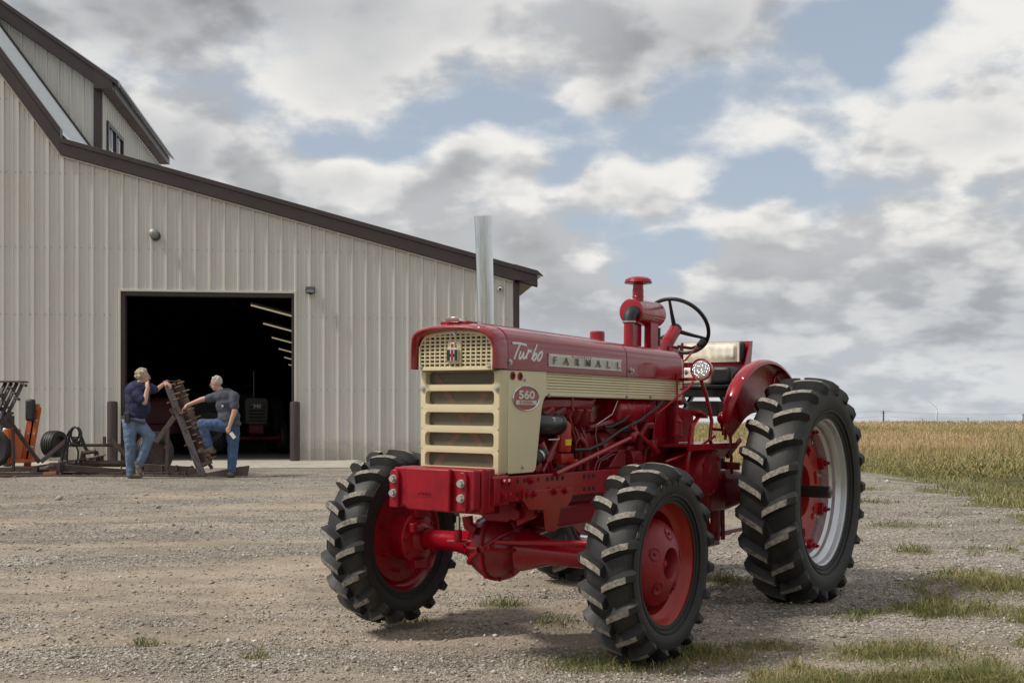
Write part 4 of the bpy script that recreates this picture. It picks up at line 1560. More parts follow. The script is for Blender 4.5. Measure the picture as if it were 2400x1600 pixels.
# lower grille: one pressing with five rounded slots and swelling bars
LG0, LG1 = .490, .502
mb = MB()
zs = [(SX(1080, a_, .502).z, SX(1080, b_, .502).z) for a_, b_ in ((871, 899.8), (916.9, 947), (966.9, 996.8), (1014.6, 1045.3), (1061.8, 1093))]      # slot tops and bottoms
HY = .214
def rrect(cy, cz, hy, hz_, r, n=5):
    pts = []
    for (sy, sz, a0) in ((1, 1, 0), (-1, 1, 90), (-1, -1, 180), (1, -1, 270)):
        for i in range(n + 1):
            a = rad(a0 + 90 * i / n)
            pts.append((cy + sy * (hy - r) + r * math.cos(a), cz + sz * (hz_ - r) + r * math.sin(a)))
    return pts
edges = [1.456] + [(zs[i][1] + zs[i + 1][0]) / 2 for i in range(4)] + [.938]
for i, (zt, zb) in enumerate(zs):
    inner = rrect(0, (zt + zb) / 2, HY, (zt - zb) / 2, .018)
    k = len(inner)
    top, bot = edges[i], edges[i + 1]
    outer_ = []
    q = len(inner) // 4
    for j, p in enumerate(inner):
        c = j // q
        t = (j % q) / (q - 1)
        sy, sz = ((1, 1), (-1, 1), (-1, -1), (1, -1))[c]
        zz_ = top if sz > 0 else bot
        yy_ = .244 * sy
        # walk the outer rectangle corner by corner
        if c in (0, 2):
            outer_.append((yy_, p[1] + (zz_ - p[1]) * min(1, 2 * t)) if t < .5 else (p[0] + (yy_ - p[0]) * min(1, 2 - 2 * t), zz_))
        else:
            outer_.append((p[0] + (yy_ - p[0]) * min(1, 2 * t), zz_) if t < .5 else (yy_, p[1] + (zz_ - p[1]) * min(1, 2 - 2 * t)))
    mid = [(p[0] * 1.012, (zt + zb) / 2 + (p[1] - (zt + zb) / 2) * 1.10) for p in inner]
    # bars swell forward between the slots: outer edge of each cell lies proud
    o = len(mb.v)
    def xo(y, z):
        bulge = .006 if abs(z - top) < .002 and i > 0 or abs(z - bot) < .002 and i < 4 else 0
        return LG1 + bulge * max(0.0, 1 - max(0, abs(y) - .205) / .03)
    mb.v += [(xo(*p), p[0], p[1]) for p in outer_] + [(LG1 + .004, p[0], p[1]) for p in mid] + [(LG0, p[0], p[1]) for p in inner] + [(LG0 - .02, p[0], p[1]) for p in inner]
    for rgn in range(3):
        for j in range(k):
            j2 = (j + 1) % k
            mb.f.append([o + rgn * k + j, o + rgn * k + j2, o + (rgn + 1) * k + j2, o + (rgn + 1) * k + j]); mb.m.append(0)
# rounded corners that carry the pressing round to the side panels
for sgn in (-1, 1):
    rings = []
    for (x, y) in ((LG1, .244), (LG1 - .002, .2490), (LG1 - .008, .2530), (LG1 - .018, .2550), (.470, .2560), (.444, .2560), (.444, .247), (.46, .244), (.475, .235)):
        rings.append([(x, sgn * y, 1.456), (x - .002, sgn * y, .948), (x - .004, sgn * (y - .006), .938)])
    mb.loft(rings, closed=False)
mb.bb(.44, LG1 - .002, -.244, .244, .934, .940)
mb.build('lower_grille', 'cream_paint', tractor, angle=50)
mb = MB()
for z in (1.362,):
    for y in (-.232, .232):
        bolt(mb, (LG1 + .004, y, z), (1, 0, 0), .010, .010)
mb.build('grille_bolt', 'zinc', tractor)
mb = MB(); mb.bb(.470, .472, -.225, .225, .95, 1.452)
mb.build('grille_screen', 'wire_screen', tractor, flat=True)
mb = MB()
for s in (-1, 1):
    mb.bar((.456, -.20 * s + .01, .95), (.456, .20 * s + .01, 1.43), .030, .010, (1, 0, 0))
mb.build('screen_brace', 'brace_red', tractor)
mb = MB(); mb.bb(.34, .43, -.225, .225, .94, 1.45)
mb.build('radiator_core', 'radiator', tractor) if 'radiator' in MAT else mb.build('radiator_core', 'olive_black', tractor)

# cream side sheets
def side_sheet(sgn):
    out = [(.440, 1.456), (.072, 1.464), (.070, 1.338), (.082, 1.330), (.098, 1.312), (.112, 1.285), (.120, 1.255), (.168, .965), (.176, .945), (.196, .935), (.425, .934), (.436, .940)]
    mb = MB()
    mb.prism(out, (0, sgn * .250, 0), (1, 0, 0), (0, 0, 1), (0, sgn * .006, 0))
    o = mb.build('side_sheet', 'cream_paint', tractor, .0025)
    return o
sheet = side_sheet(1); side_sheet(-1)
mb = MB()
for (px, py) in ((1230, 889), (1224, 1094)):
    p = S(px, py, .256); bolt(mb, p, (0, 1, 0), .0085, .009)
mb.build('sheet_bolt', 'zinc', sheet)
for (px, py) in ((1201.5, 880), (1219, 881.5)):
    p = S(px, py, .2565)
    mb = MB(); mb.lathe([(.021, 0), (.021, .004), (.013, .005), (.012, .001)], p, (0, 1, 0), 20); mb.lathe([(.0125, .001), (0, .001)], p, (0, 1, 0), 20, 1)
    mb.build('sheet_grommet', ['red_cast', 'painted_hollow'], sheet)


def louvre(x0, x1, sgn, name):
    mb = MB()
    prof = []
    n = 7
    zt, zb = 1.466, 1.358
    for i in range(n):
        a = zt - (zt - zb) * i / n; b = zt - (zt - zb) * (i + 1) / n
        prof += [(.2470, a - .0005), (.2545, b + .0040), (.2545, b + .0015)]
    prof += [(.2520, zb - .002), (.2530, 1.336), (.2480, 1.330), (.2420, 1.330), (.2420, zt)]
    mb.prism([(y * sgn, z) for y, z in prof], (x0, 0, 0), (0, 1, 0), (0, 0, 1), (x1 - x0, 0, 0))
    return mb.build(name, 'cream_paint', tractor, angle=15)
lo = louvre(.068, -.838, 1, 'louvre_panel'); louvre(-.840, -1.585, 1, 'louvre_panel'); louvre(.068, -1.585, -1, 'louvre_panel')
mb = MB()
for (px, py) in ((1287, 925), (1468.5, 928.5), (1524, 928.5)):
    bolt(mb, S(px, py, .2535), (0, 1, 0), .0085, .009)
mb.build('panel_bolt', 'zinc', lo)

# oval number badge
bc = S(1232, 933, .257)
mb = MB()
rings = []
for (k, y) in ((1.0, 0), (1.0, .005), (.965, .008), (.93, .006)):
    rings.append([(bc.x + .126 * k * math.cos(2 * math.pi * i / 48), .2562 + y, bc.z + .064 * k * math.sin(2 * math.pi * i / 48)) for i in range(48)])
mb.loft(rings)
badge = mb.build('number_badge', 'polished', tractor)
mb = MB(); mb.prism([(.117 * math.cos(2 * math.pi * i / 48), .0597 * math.sin(2 * math.pi * i / 48)) for i in range(48)], (bc.x, .2570, bc.z), (1, 0, 0), (0, 0, 1), (0, .004, 0))
mb.build('badge_face', 'badge_red', badge)
mb = MB(); mb.bb(bc.x - .098, bc.x + .098, .2612, .2630, bc.z - .033, bc.z - .011); mb.build('badge_bar', 'badge_silver', badge)
mb = MB(); mb.add(*side_text('560', .058, .003, (bc.x, .2612, bc.z + .0155), .0022, 1.0, 1.75)); mb.build('badge_lettering', 'badge_silver', badge)
mb = MB(); mb.add(*side_text('DIESEL', .021, .001, (bc.x, .2632, bc.z - .022), .0006, 1.25, 1.75)); mb.build('badge_lettering', 'badge_red', badge)

# maker's plate with ribs and raised letters
a, b = S(1286, 829, .266), S(1455, 870, .266)
mb = MB()
mb.bb(b.x, a.x, .2635, .2675, 1.490, 1.557)
for j in range(9):
    mb.bb(b.x + .004, a.x - .004, .2675, .2695, 1.500 + j * .0045, 1.5022 + j * .0045)
mb.bb(b.x, a.x, .2675, .2700, 1.4900, 1.4985); mb.bb(b.x, a.x, .2675, .2698, 1.5425, 1.557)
plate = mb.build('name_plate', 'badge_silver', tractor)
for i, ch in enumerate('FARMALL'):
    mb = MB()
    cx_ = a.x - .050 - i * (a.x - b.x - .095) / 6
    mb.add(*side_text(ch, .056, .006, (cx_, .2690, 1.5205), .0012, 1.0, 1.6))
    lt = mb.build('plate_letter', 'chrome', plate)
    mb = MB()
    v_, f_ = side_text(ch, .056, .0006, (cx_, .2752, 1.5205), .0007, 1.0, 1.55)
    mb.add(v_, f_, 0)
    mb.build('letter_face', 'black_paint', lt) if False else None
    for p_ in mb.v:
        pass
    o_ = mb.build('plate_letter', 'black_paint', plate)
mb = MB(); mb.add(*side_text('McCORMICK', .012, .0012, ((a.x + b.x) / 2 + .06, .2700, 1.5497), .0004, 1.9, 1.9)); mb.build('plate_lettering', 'badge_red', plate)

# brush-script word on the hood
def cp(pts):
    return [S(1160 + x / 5.113, 780 + y / 5.113, .2632) for x, y in pts]
strokes = [[(210, 121), (255, 124), (320, 132), (380, 150)], [(306, 130), (285, 172), (260, 235), (230, 316)],
           [(312, 222), (297, 262), (290, 296), (300, 308), (322, 288), (348, 232), (338, 280), (342, 304), (358, 300), (384, 262)],
           [(402, 195), (396, 232), (384, 262), (376, 312)], [(388, 250), (410, 222), (432, 216), (430, 236)],
           [(505, 140), (486, 190), (462, 255), (440, 318)], [(450, 290), (455, 316), (470, 326), (488, 310), (500, 276), (498, 250), (480, 256), (460, 292)],
           [(556, 226), (532, 250), (516, 290), (514, 322), (528, 330), (550, 304), (566, 262), (568, 234), (556, 226)]]
mb = MB()
for st in strokes:
    p = cp(st)
    # smooth the hand-drawn stroke
    q = []
    for i in range(len(p) - 1):
        p0, p1, p2, p3 = p[max(i - 1, 0)], p[i], p[i + 1], p[min(i + 2, len(p) - 1)]
        for t in (0, .33, .66):
            q.append(.5 * ((2 * p1) + (p2 - p0) * t + (2 * p0 - 5 * p1 + 4 * p2 - p3) * t * t + (3 * p1 - p0 - 3 * p2 + p3) * t ** 3))
    q.append(p[-1])
    n = len(q)
    mb.tube(q, [.0009] * n, 8, True, 0, 7.0, (0, 1, 0))
mb.build('hood_lettering', 'decal_white', tractor)

# small fittings on the hood
mb = MB(); bolt(mb, S(1195, 848, .263), (0, 1, 0), .010, .010); bolt(mb, S(1479, 868.5, .263), (0, 1, 0), .012, .016); bolt(mb, S(1607.5, 872.5, .255), (0, 1, 0), .012, .014)
mb.build('hood_screw', 'zinc', tractor)
mb = MB()
mb.prism([(.575, 1.695), (.592, 1.722), (.572, 1.716), (.51, 1.706), (.50, 1.695)], (0, -.035, 0), (1, 0, 0), (0, 0, 1), (0, .085, 0))
mb.build('hood_latch', 'polished', tractor, .004)
mb = MB(); mb.bb(.46, .56, -.085, .085, 1.688, 1.704); mb.build('latch_base', 'red_paint', tractor, .004)
mb = MB(); mb.cyl((.50, .12, 1.685), (.50, .12, 1.702), .012, None, 10); mb.build('hood_stud', 'zinc', tractor)
p = S(1400, 790, 0)
mb = MB(); mb.lathe([(.045, -.02), (.045, .045), (.040, .052), (0, .054)], (p.x, 0, 1.69), (0, 0, 1), 24); mb.build('fuel_cap', 'red_paint', tractor)

# exhaust stack
b_, t_ = S(1140, 770, 0), S(1133, 508, 0)
mb = MB()
n = 40
rb, rt = .0415, .0465
pts = [b_ + (t_ - b_) * k for k in (-.08, .0, .5, 1.0)]
mb.tube(pts, [rb, rb, (rb + rt) / 2, rt], n, False)
mb.tube([pts[3], pts[3] - (t_ - b_).normalized() * .25], [rt - .003, rt - .004], n, False, 1)
mb.tube([pts[3], pts[3] + Vector((0, 0, .0005))], [rt, rt - .003], n, False)
mb.build('exhaust_stack', ['stack_steel', 'painted_hollow'], tractor)

# air cleaner: canister, neck, mushroom cap, rubber elbow, riser, brackets
ca, cb = S(1478, 730, 0), S(1545, 738, 0)
mb = MB()
ax = (cb - ca)
axn = Vector((-1, 0, ax.z / abs(ax.x) * .4)).normalized()
L_ = .36
mb.lathe([(0, 0), (.07, 0), (.084, .006), (.084, .02), (.0825, .024), (.0825, L_ - .02), (.076, L_ - .004), (.06, L_), (0, L_)], ca, axn, 36)
cl = mb.build('air_cleaner', 'red_paint', tractor)
mb = MB()
nk = ca + axn * .10
mb.lathe([(.036, .06), (.036, .15), (.034, .152), (.034, .20)], nk, (0, 0, 1), 24); mb.lathe([(.0375, .10), (.0385, .102), (.0375, .104)], nk, (0, 0, 1), 24)
mb.build('intake_neck', 'red_paint', cl)
mb = MB(); mb.lathe([(.03, .178), (.055, .184), (.086, .188), (.090, .194), (.084, .212), (.066, .224), (.035, .231), (0, .232)], nk, (0, 0, 1), 32)
mb.build('intake_cap', 'red_paint', cl)
mb = MB()
e0 = ca + Vector((.0, 0.03, -.005)); rs = S(1465, 800, .03)
mb.tube([e0 - Vector((.005, 0, 0)), e0 + Vector((.03, 0, 0)), e0 + Vector((.055, 0, -.010)), e0 + Vector((.070, 0, -.035)), e0 + Vector((.073, 0, -.075))], .041, 20)
mb.build('intake_elbow', 'black_rubber', cl)
mb = MB(); mb.tube([e0 + Vector((.073, 0, -.062)), e0 + Vector((.073, 0, -.070))], .0425, 20); mb.build('hose_clamp', 'zinc', cl)
mb = MB(); mb.tube([e0 + Vector((.073, 0, -.05)), e0 + Vector((.073, 0, -.30))], .034, 20); mb.build('intake_riser', 'red_paint', cl)
mb = MB()
mb.box(ca + axn * .10 + Vector((0, 0.0, -.15)), (.10, .006, .20)); mb.box(ca + axn * .235 + Vector((0, 0.03, -.15)), (.11, .05, .18))
mb.build('cleaner_bracket', 'red_paint', cl, .003)
mb = MB(); mb.cyl(ca + axn * .30 + Vector((0, .04, -.21)), ca + axn * .30 + Vector((0, .04, -.09)), .022, None, 14); mb.build('service_gauge', 'black_plastic', cl)

# steering column, wheel
col_d = Vector((-.79, 0, .61)).normalized()
sw = Vector((-2.035, .0, 1.845))
mb = MB(); mb.tube([sw - col_d * .34, sw - col_d * .055], [.047, .044], 20); mb.bb(-1.93, -1.80, -.06, .06, 1.60, 1.70)
mb.build('steering_column', 'red_paint', tractor)
swo = empty('steering_wheel', (0, 0, 0), 0, tractor)
mb = MB(); mb.torus(sw, col_d, .222, .0135, 56, 10); mb.build('wheel_rim', 'black_plastic', swo)
e1, e2, _ = frame_of(col_d)
hub = sw - col_d * .045
for a in (rad(90), rad(210), rad(330)):
    d = e1 * math.cos(a) + e2 * math.sin(a)
    mb = MB(); mb.tube([hub + d * .03, hub + d * .12 + col_d * .018, sw + d * .222], [.016, .0125, .009], 10, True); mb.build('spoke', 'black_plastic', swo)
mb = MB(); mb.lathe([(.030, -.05), (.042, -.03), (.045, .0), (.040, .022), (.020, .032), (0, .034)], hub, col_d, 24); mb.build('wheel_hub', 'black_plastic', swo)
# dash panel and levers
mb = MB(); mb.bb(-1.68, -1.625, -.225, .225, 1.30, 1.60); mb.build('dash_panel', 'red_paint', tractor, .01)
mb = MB(); mb.tube([S(1605, 845, .12), S(1640, 805, .16)], .007, 8); mb.build('throttle_lever', 'red_paint', tractor)
p = S(1647, 800, .17)
mb = MB(); mb.tube([S(1636, 808, .16), p + Vector((0, 0, .004))], [.012, .021], 12); mb.sphere(p, .022); mb.build('lever_knob', 'black_plastic', tractor)
mb = MB(); mb.tube([S(1590, 812, .08), S(1620, 816, .10), S(1650, 806, .14)], .011, 8); mb.build('control_cable', 'hose_black', tractor)

# seat: shell, back and base cushions, black pads, suspension box
seat = empty('seat', (0, 0, 0), 0, tractor)
sb = SX(1680, 828, -2.62)
SXB = -2.62
mb = MB()
w2 = .27
back = [(SXB - .045, 1.50), (SXB - .07, 1.70), (SXB - .085, 1.775), (SXB - .095, 1.775), (SXB - .082, 1.70), (SXB - .057, 1.49)]
mb.prism(back, (0, -w2, 0), (1, 0, 0), (0, 0, 1), (0, 2 * w2, 0))
for s in (-1, 1):
    mb.prism([(SXB - .09, 1.775), (SXB - .045, 1.49), (SXB + .24, 1.47), (SXB + .22, 1.52), (SXB + .05, 1.60), (SXB - .04, 1.772)], (0, s * w2 - .004, 0), (1, 0, 0), (0, 0, 1), (0, .008, 0))
mb.build('seat_shell', 'red_paint', seat, .006)
def cushion(x0, x1, y0, y1, z0, z1, name, m, tufts=0, puff=.012):
    mb = MB()
    nx, ny = 5, 26
    top = []
    # upholstered face in the direction of x0 (backrest) with rounded rim
    for i in range(ny + 1):
        y = y0 + (y1 - y0) * i / ny
        row = []
        for j in range(nx + 1):
            z = z0 + (z1 - z0) * j / nx
            ed = min(i, ny - i) / 2.0
            ez = min(j, nx - j) / 1.0
            k = min(1, ed) * min(1, ez)
            g_ = 0
            if tufts:
                ph = ((y - y0) / (y1 - y0) * tufts) % 1.0
                g_ = puff * abs(math.sin(math.pi * ph)) ** .5
            row.append((x0 + (x1 - x0) * (1 - k) * .6 + g_ * k, y, z))
        top.append(row)
    mb.loft(top, closed=False)
    mb.bb(min(x1, x0 - .005), x0 - .012, y0, y1, z0, z1)
    return mb.build(name, m, seat, angle=60)
cushion(SXB + .02, SXB - .045, -.228, .208, 1.622, 1.766, 'back_cushion', 'seat_cream', 7)
mb = MB(); mb.bb(SXB - .03, SXB + .30, -.235, .115, 1.452, 1.572); mb.build('seat_cushion', 'seat_cream', seat, .022, 4)
mb = MB(); mb.bb(SXB - .02, SXB + .29, .118, .262, 1.455, 1.578); mb.build('arm_pad', 'seat_black', seat, .025, 3)
mb = MB(); mb.bb(SXB - .06, SXB - .012, -.20, .236, 1.625, 1.768); mb.build('back_pad', 'seat_black', seat, .02, 3)
mb = MB(); mb.bb(SXB - .05, SXB + .30, -.22, .26, 1.425, 1.449); mb.bb(SXB - .05, SXB + .22, -.20, .22, 1.365, 1.424); mb.build('seat_suspension', 'black_paint', seat, .006)
mb = MB()
for y in (-.15, .16):
    mb.bar((SXB + .20, y, 1.37), (SXB + .02, y, 1.24), .025, .025); mb.bar((SXB + .02, y, 1.37), (SXB + .20, y, 1.24), .025, .025)
mb.build('suspension_link', 'black_paint', seat)
a, b = S(1636, 925, .20), S(1692, 972, .34)
mb = MB(); mb.bb(a.x - .26, a.x - .06, .10, .32, b.z - .01, a.z - .04); mb.build('battery_box', 'olive_black', tractor, .008)

# fenders
def fender(sgn):
    mb = MB()
    sec = [(.50, .500), (.62, .498), (.74, .500), (.800, .504), (.832, .514), (.850, .532), (.857, .556), (.857, .582), (.850, .604), (.838, .612)]
    inner = [(r - .010 if i > 3 else r, y + (.008 if i <= 4 else 0)) for i, (r, y) in enumerate(sec)]
    rings = []
    K = 36
    for k in range(K + 1):
        a = rad(37 + k * 130 / K)
        q_ = min(1.0, (k + .25) / 7.0)
        rd = math.sqrt(max(0.0, 1 - (1 - q_) ** 2))          # the front foot is rounded off
        ring = []
        for (r, y) in sec + list(reversed(inner)):
            rr = .60 + (r - .60) * (.25 + .75 * rd)
            yy = .505 + (y - .505) * (.2 + .8 * rd)
            ring.append((-WB + rr * math.cos(a), sgn * yy, ZR + .015 + rr * math.sin(a)))
        rings.append(ring)
    mb.loft(rings, True, True)
    f = mb.build('fender', 'red_paint', tractor, angle=45)
    mb = MB()
    for a in (58, 112):
        q = [(-WB + r * math.cos(rad(a)), sgn * y, ZR + .015 + r * math.sin(rad(a))) for r, y in ((.52, .512), (.75, .513), (.80, .516), (.828, .528), (.842, .55), (.843, .60))]
        mb.mark(); mb.tube(q, .010, 6)
    mb.build('fender_rib', 'red_paint', f)
fender(1); fender(-1)

# head lamps on posts, warning lamp at the fender
for s in (1, -1):
    lp = empty('head_lamp', (0, 0, 0), 0, tractor)
    c = S(1644, 866, .45)
    if s < 0:
        c = Vector((c.x, -c.y, c.z))
    mb = MB(); mb.lathe([(0, -.105), (.025, -.10), (.05, -.075), (.066, -.03), (.071, .0), (.071, .012), (.066, .016), (.062, .010)], c, (1, 0, -.02), 32); mb.build('lamp_shell', 'red_paint', lp)
    mb = MB(); mb.lathe([(.0625, .006), (.055, .014), (.035, .020), (0, .022)], c, (1, 0, -.02), 28); mb.build('lamp_lens', 'lens_glass', lp)
    mb = MB()
    if s > 0:
        mb.tube([S(1644, 893, .44), S(1655, 925, .44), S(1668, 985, .44), S(1664, 1030, .44), S(1671, 1055, .42)], .012, 10)
        mb.tube([S(1600, 889, .26), S(1630, 888, .40)], .012, 8); mb.tube([S(1625, 894, .42), S(1613, 910, .40), S(1595, 912, .28)], .008, 8)
        mb.tube([S(1618, 905, .42), S(1540, 970, .30)], .007, 8)
    else:
        mb.tube([c + Vector((-.02, 0, -.07)), c + Vector((-.05, 0, -.45))], .012, 10)
    mb.build('lamp_post', 'red_paint', lp)
c = S(1697, 980, .45)
wl_ = empty('warning_lamp', (0, 0, 0), 0, tractor)
mb = MB(); mb.sphere(c, (.048, .046, .046), 20, 12); mb.build('lamp_shell', 'red_paint', wl_)
mb = MB(); mb.tube([c + Vector((0, -.02, -.03)), c + Vector((.0, -.01, -.075)), c + Vector((.10, -.03, -.07))], .010, 8); mb.cyl(c + Vector((.0, .0, -.07)), c + Vector((0, 0, -.11)), .014, None, 8); mb.build('lamp_bracket', 'red_cast', wl_)

# ---- engine bay, left side
eng = empty('engine', (0, 0, 0), 0, tractor)
mb = MB(); mb.bb(-.70, .06, -.16, .13, .70, 1.12); mb.bb(-.68, .04, -.15, .10, 1.12, 1.30); mb.build('engine_block', 'red_engine', eng, .012)
a, b = S(1385, 1005, .14), S(1280, 1005, .14)
mb = MB(); mb.bb(-.56, -.40, .125, .165, .98, 1.13); mb.bb(-.33, -.20, .125, .155, .94, 1.13); mb.bb(-.545, -.415, .165, .172, .995, 1.115); mb.build('block_cover', 'red_engine', eng, .010)
# manifold: a long rough log with downward ports
mb = MB()
def manifold_ring(x, y0, y1, z0, z1):
    return [(x, y0, z0), (x, y1 - .015, z0), (x, y1, z0 + .02), (x, y1, z1 - .02), (x, y1 - .02, z1), (x, y0, z1)]
mb.loft([manifold_ring(.06, .08, .19, 1.235, 1.30), manifold_ring(.0, .08, .215, 1.255, 1.335), manifold_ring(-.25, .08, .22, 1.262, 1.338), manifold_ring(-.48, .08, .222, 1.258, 1.336), manifold_ring(-.52, .08, .20, 1.262, 1.325)], True, True)
for i, x in enumerate((-.02, -.14, -.27, -.37, -.46)):
    if i < 2:
        mb.tube([(x - .06, .18, 1.27), (x, .16, 1.225), (x + .05, .12, 1.18)], [.045, .04, .036], 10)
    else:
        mb.tube([(x, .185, 1.275), (x, .165, 1.215), (x, .12, 1.175)], [.042, .036, .034], 10)
mb.bb(-.265, -.245, .09, .226, 1.255, 1.343); mb.build('exhaust_manifold', 'red_engine', eng, .006)
# big round housing with strap behind the manifold
p0, p1 = S(1425, 960, .14), S(1512, 960, .14)
mb = MB()
mb.lathe([(0, 0), (.07, 0), (.102, .015), (.102, abs(p1.x - p0.x) - .02), (.07, abs(p1.x - p0.x)), (0, abs(p1.x - p0.x))], (p0.x, .125, 1.258), (-1, 0, 0), 32)
for q in (.10, .30):
    mb.lathe([(.1025, q), (.106, q + .002), (.106, q + .028), (.1025, q + .030)], (p0.x, .125, 1.258), (-1, 0, 0), 32)
mb.build('oil_tank', 'red_paint', eng)
mb = MB(); mb.tube([(p0.x - .02, .15, 1.19), (p0.x + .12, .13, 1.17), (p0.x + .24, .10, 1.15)], [.035, .03, .022], 10); mb.build('tank_outlet', 'red_engine', eng)
# generator
c = S(1291, 993, .19)
ge = empty('generator', (0, 0, 0), 0, eng)
mb = MB(); mb.lathe([(0, .16), (.06, .16), (.066, .15), (.066, -.10), (.061, -.115), (.050, -.122), (0, -.124)], (c.x, .165, c.z), (1, 0, 0), 32); mb.lathe([(.0665, -.075), (.069, -.078), (.069, -.10), (.0665, -.104)], (c.x, .165, c.z), (1, 0, 0), 32); mb.build('generator_body', 'black_paint', ge)
mb = MB(); bolt(mb, (c.x + .03, .165 + .06, c.z + .025), (0, 1, .3), .008, .008); mb.tube([(c.x - .08, .20, c.z - .07), (c.x - .03, .22, c.z - .085), (c.x + .04, .2, c.z - .085)], .004, 6); mb.build('generator_terminal', 'zinc', ge)
mb = MB(); mb.tube([S(1302, 1030, .19), S(1285, 1080, .19), S(1291, 1110, .17)], [.022, .018, .02], 8); mb.tube([S(1308, 1022, .2), S(1270, 1105, .2)], .014, 8); mb.build('generator_bracket', 'red_engine', eng)
# filter can with yellow label
a, b = S(1326, 995, .205), S(1326, 1062, .205)
fl = empty('oil_filter', (0, 0, 0), 0, eng)
mb = MB(); mb.lathe([(0, 0), (.030, .002), (.047, .01), (.049, .02), (.049, a.z - b.z - .01), (.044, a.z - b.z + .006), (.020, a.z - b.z + .03), (.012, a.z - b.z + .045), (0, a.z - b.z + .046)], (a.x, .185, b.z), (0, 0, 1), 32); mb.build('filter_can', 'red_orange', fl)
mb = MB(); lz = (S(1330, 1036, .22).z)
mb.lathe([(.0497, lz - .017), (.0497, lz + .017)], (a.x, .185, 0), (0, 0, 1), 10, 0, (rad(140), rad(212))); 
lb = mb.build('filter_label', 'yellow_label', fl)
mb = MB(); mb.bb(a.x - .07, a.x + .06, .12, .22, b.z - .055, b.z); mb.cyl((a.x - .02, .20, b.z - .04), (a.x - .02, .27, b.z - .05), .022, .018, 12); mb.cyl((a.x - .05, .22, b.z - .055), (a.x - .05, .255, b.z - .06), .015, None, 6); mb.build('filter_head', 'red_orange', fl, .006)
# front lower pump and radiator hose
mb = MB(); mb.tube([S(1262, 1040, .18), S(1275, 1062, .20), S(1282, 1060, .22)], [.035, .03, .016], 12); mb.tube([S(1277, 1070, .21), S(1284, 1108, .19)], .010, 8); mb.bb(.02, .08, .14, .20, .93, .975); mb.build('water_pump', 'red_engine', eng, .004)
mb = MB(); mb.tube([S(1250, 1080, .20), S(1262, 1068, .205), S(1270, 1060, .20)], .035, 16); mb.build('radiator_hose', 'black_rubber', eng)
mb = MB(); mb.tube([S(1261, 1069, .205), S(1264, 1066.5, .205)], .0365, 16); mb.build('hose_clamp', 'zinc', eng)
# pipes down the block
mb = MB(); mb.tube([S(1333, 972, .2), S(1340, 1000, .21), S(1348, 1030, .21), S(1350, 1070, .20), S(1355, 1100, .19)], .0085, 8); mb.build('dipstick_tube', 'red_engine', eng)
mb = MB(); mb.tube([S(1345, 1028, .17), S(1358, 1026, .20), S(1370, 1038, .205), S(1373, 1060, .205), S(1373, 1103, .20)], .019, 12); mb.build('breather_pipe', 'red_engine', eng)
for dy in (0, 8):
    mb = MB(); mb.tube([S(1392 + dy, 1100, .22), S(1399 + dy, 1080 , .22), S(1437, 1056 + dy, .22), S(1466, 1056 + dy * 1.2, .22)], .006, 8); mb.build('fuel_line', 'red_engine', eng)
mb = MB(); mb.tube([S(1345, 1054, .23), S(1380, 1053, .235), S(1410, 1040, .24), S(1455, 1008, .25), S(1500, 985, .25), S(1540, 955, .26), S(1556, 936, .24)], .0095, 10); mb.build('wiring_loom', 'hose_black', eng)
mb = MB(); mb.tube([S(1456, 1010, .22), S(1485, 1012, .24), S(1510, 1030, .25), S(1536, 1054, .25)], .009, 8); mb.tube([S(1484, 935, .2), S(1478, 965, .22), S(1462, 985, .22), S(1430, 1000, .20), S(1416, 1000, .19)], .010, 8); mb.build('battery_cable', 'hose_black', eng)
mb = MB(); mb.tube([S(1448, 938, .22), S(1435, 970, .22), S(1398, 995, .21), S(1396, 1020, .2), S(1403, 1060, .2), S(1402, 1075, .2)], .003, 6); mb.build('earth_wire', 'zinc', eng)
for i in range(5):
    mb = MB(); x_ = -.10 - i * .075
    mb.tube([(x_ + .02, .15, .985 + .01 * i), (x_, .20, 1.03 + .012 * i), (x_ - .03, .205, 1.10), (x_ - .05, .165, 1.165)], .0055, 6); mb.build('injector_line', 'red_engine', eng)
mb = MB(); mb.bb(-.16, .0, .13, .185, .985, 1.04); mb.cyl((-.02, .16, 1.01), (.03, .16, 1.01), .04, None, 16); mb.build('injection_pump', 'red_engine', eng, .006)
for (x_, z_) in ((-.585, 1.16), (-.60, .98), (-.63, .80), (-.24, 1.155), (-.36, .955), (-.44, 1.135), (-.52, 1.135), (-.48, .975)):
    mb = MB(); bolt(mb, (x_, .132 if x_ > -.56 else .135, z_), (0, 1, 0), .011, .014); mb.build('engine_bolt', 'red_engine', eng)
# steering push rod and its joint, remote cylinder
mb = MB(); mb.tube([S(1303, 1110, .28), S(1476, 1027, .28)], .0145, 12); mb.build('steering_rod', 'red_paint', tractor)
mb = MB(); mb.sphere(S(1482, 1023, .28), .026); mb.tube([S(1474, 1030, .28), S(1490, 1015, .26), S(1482, 990, .22)], [.016, .02, .015], 10); mb.build('rod_joint', 'red_cast', tractor)
mb = MB(); mb.tube([S(1478, 998, .26), S(1523, 1040, .27)], .010, 10); mb.tube([S(1523, 1038, .27), S(1541, 1058, .275)], .019, 6); mb.build('shift_rod', 'red_paint', tractor)
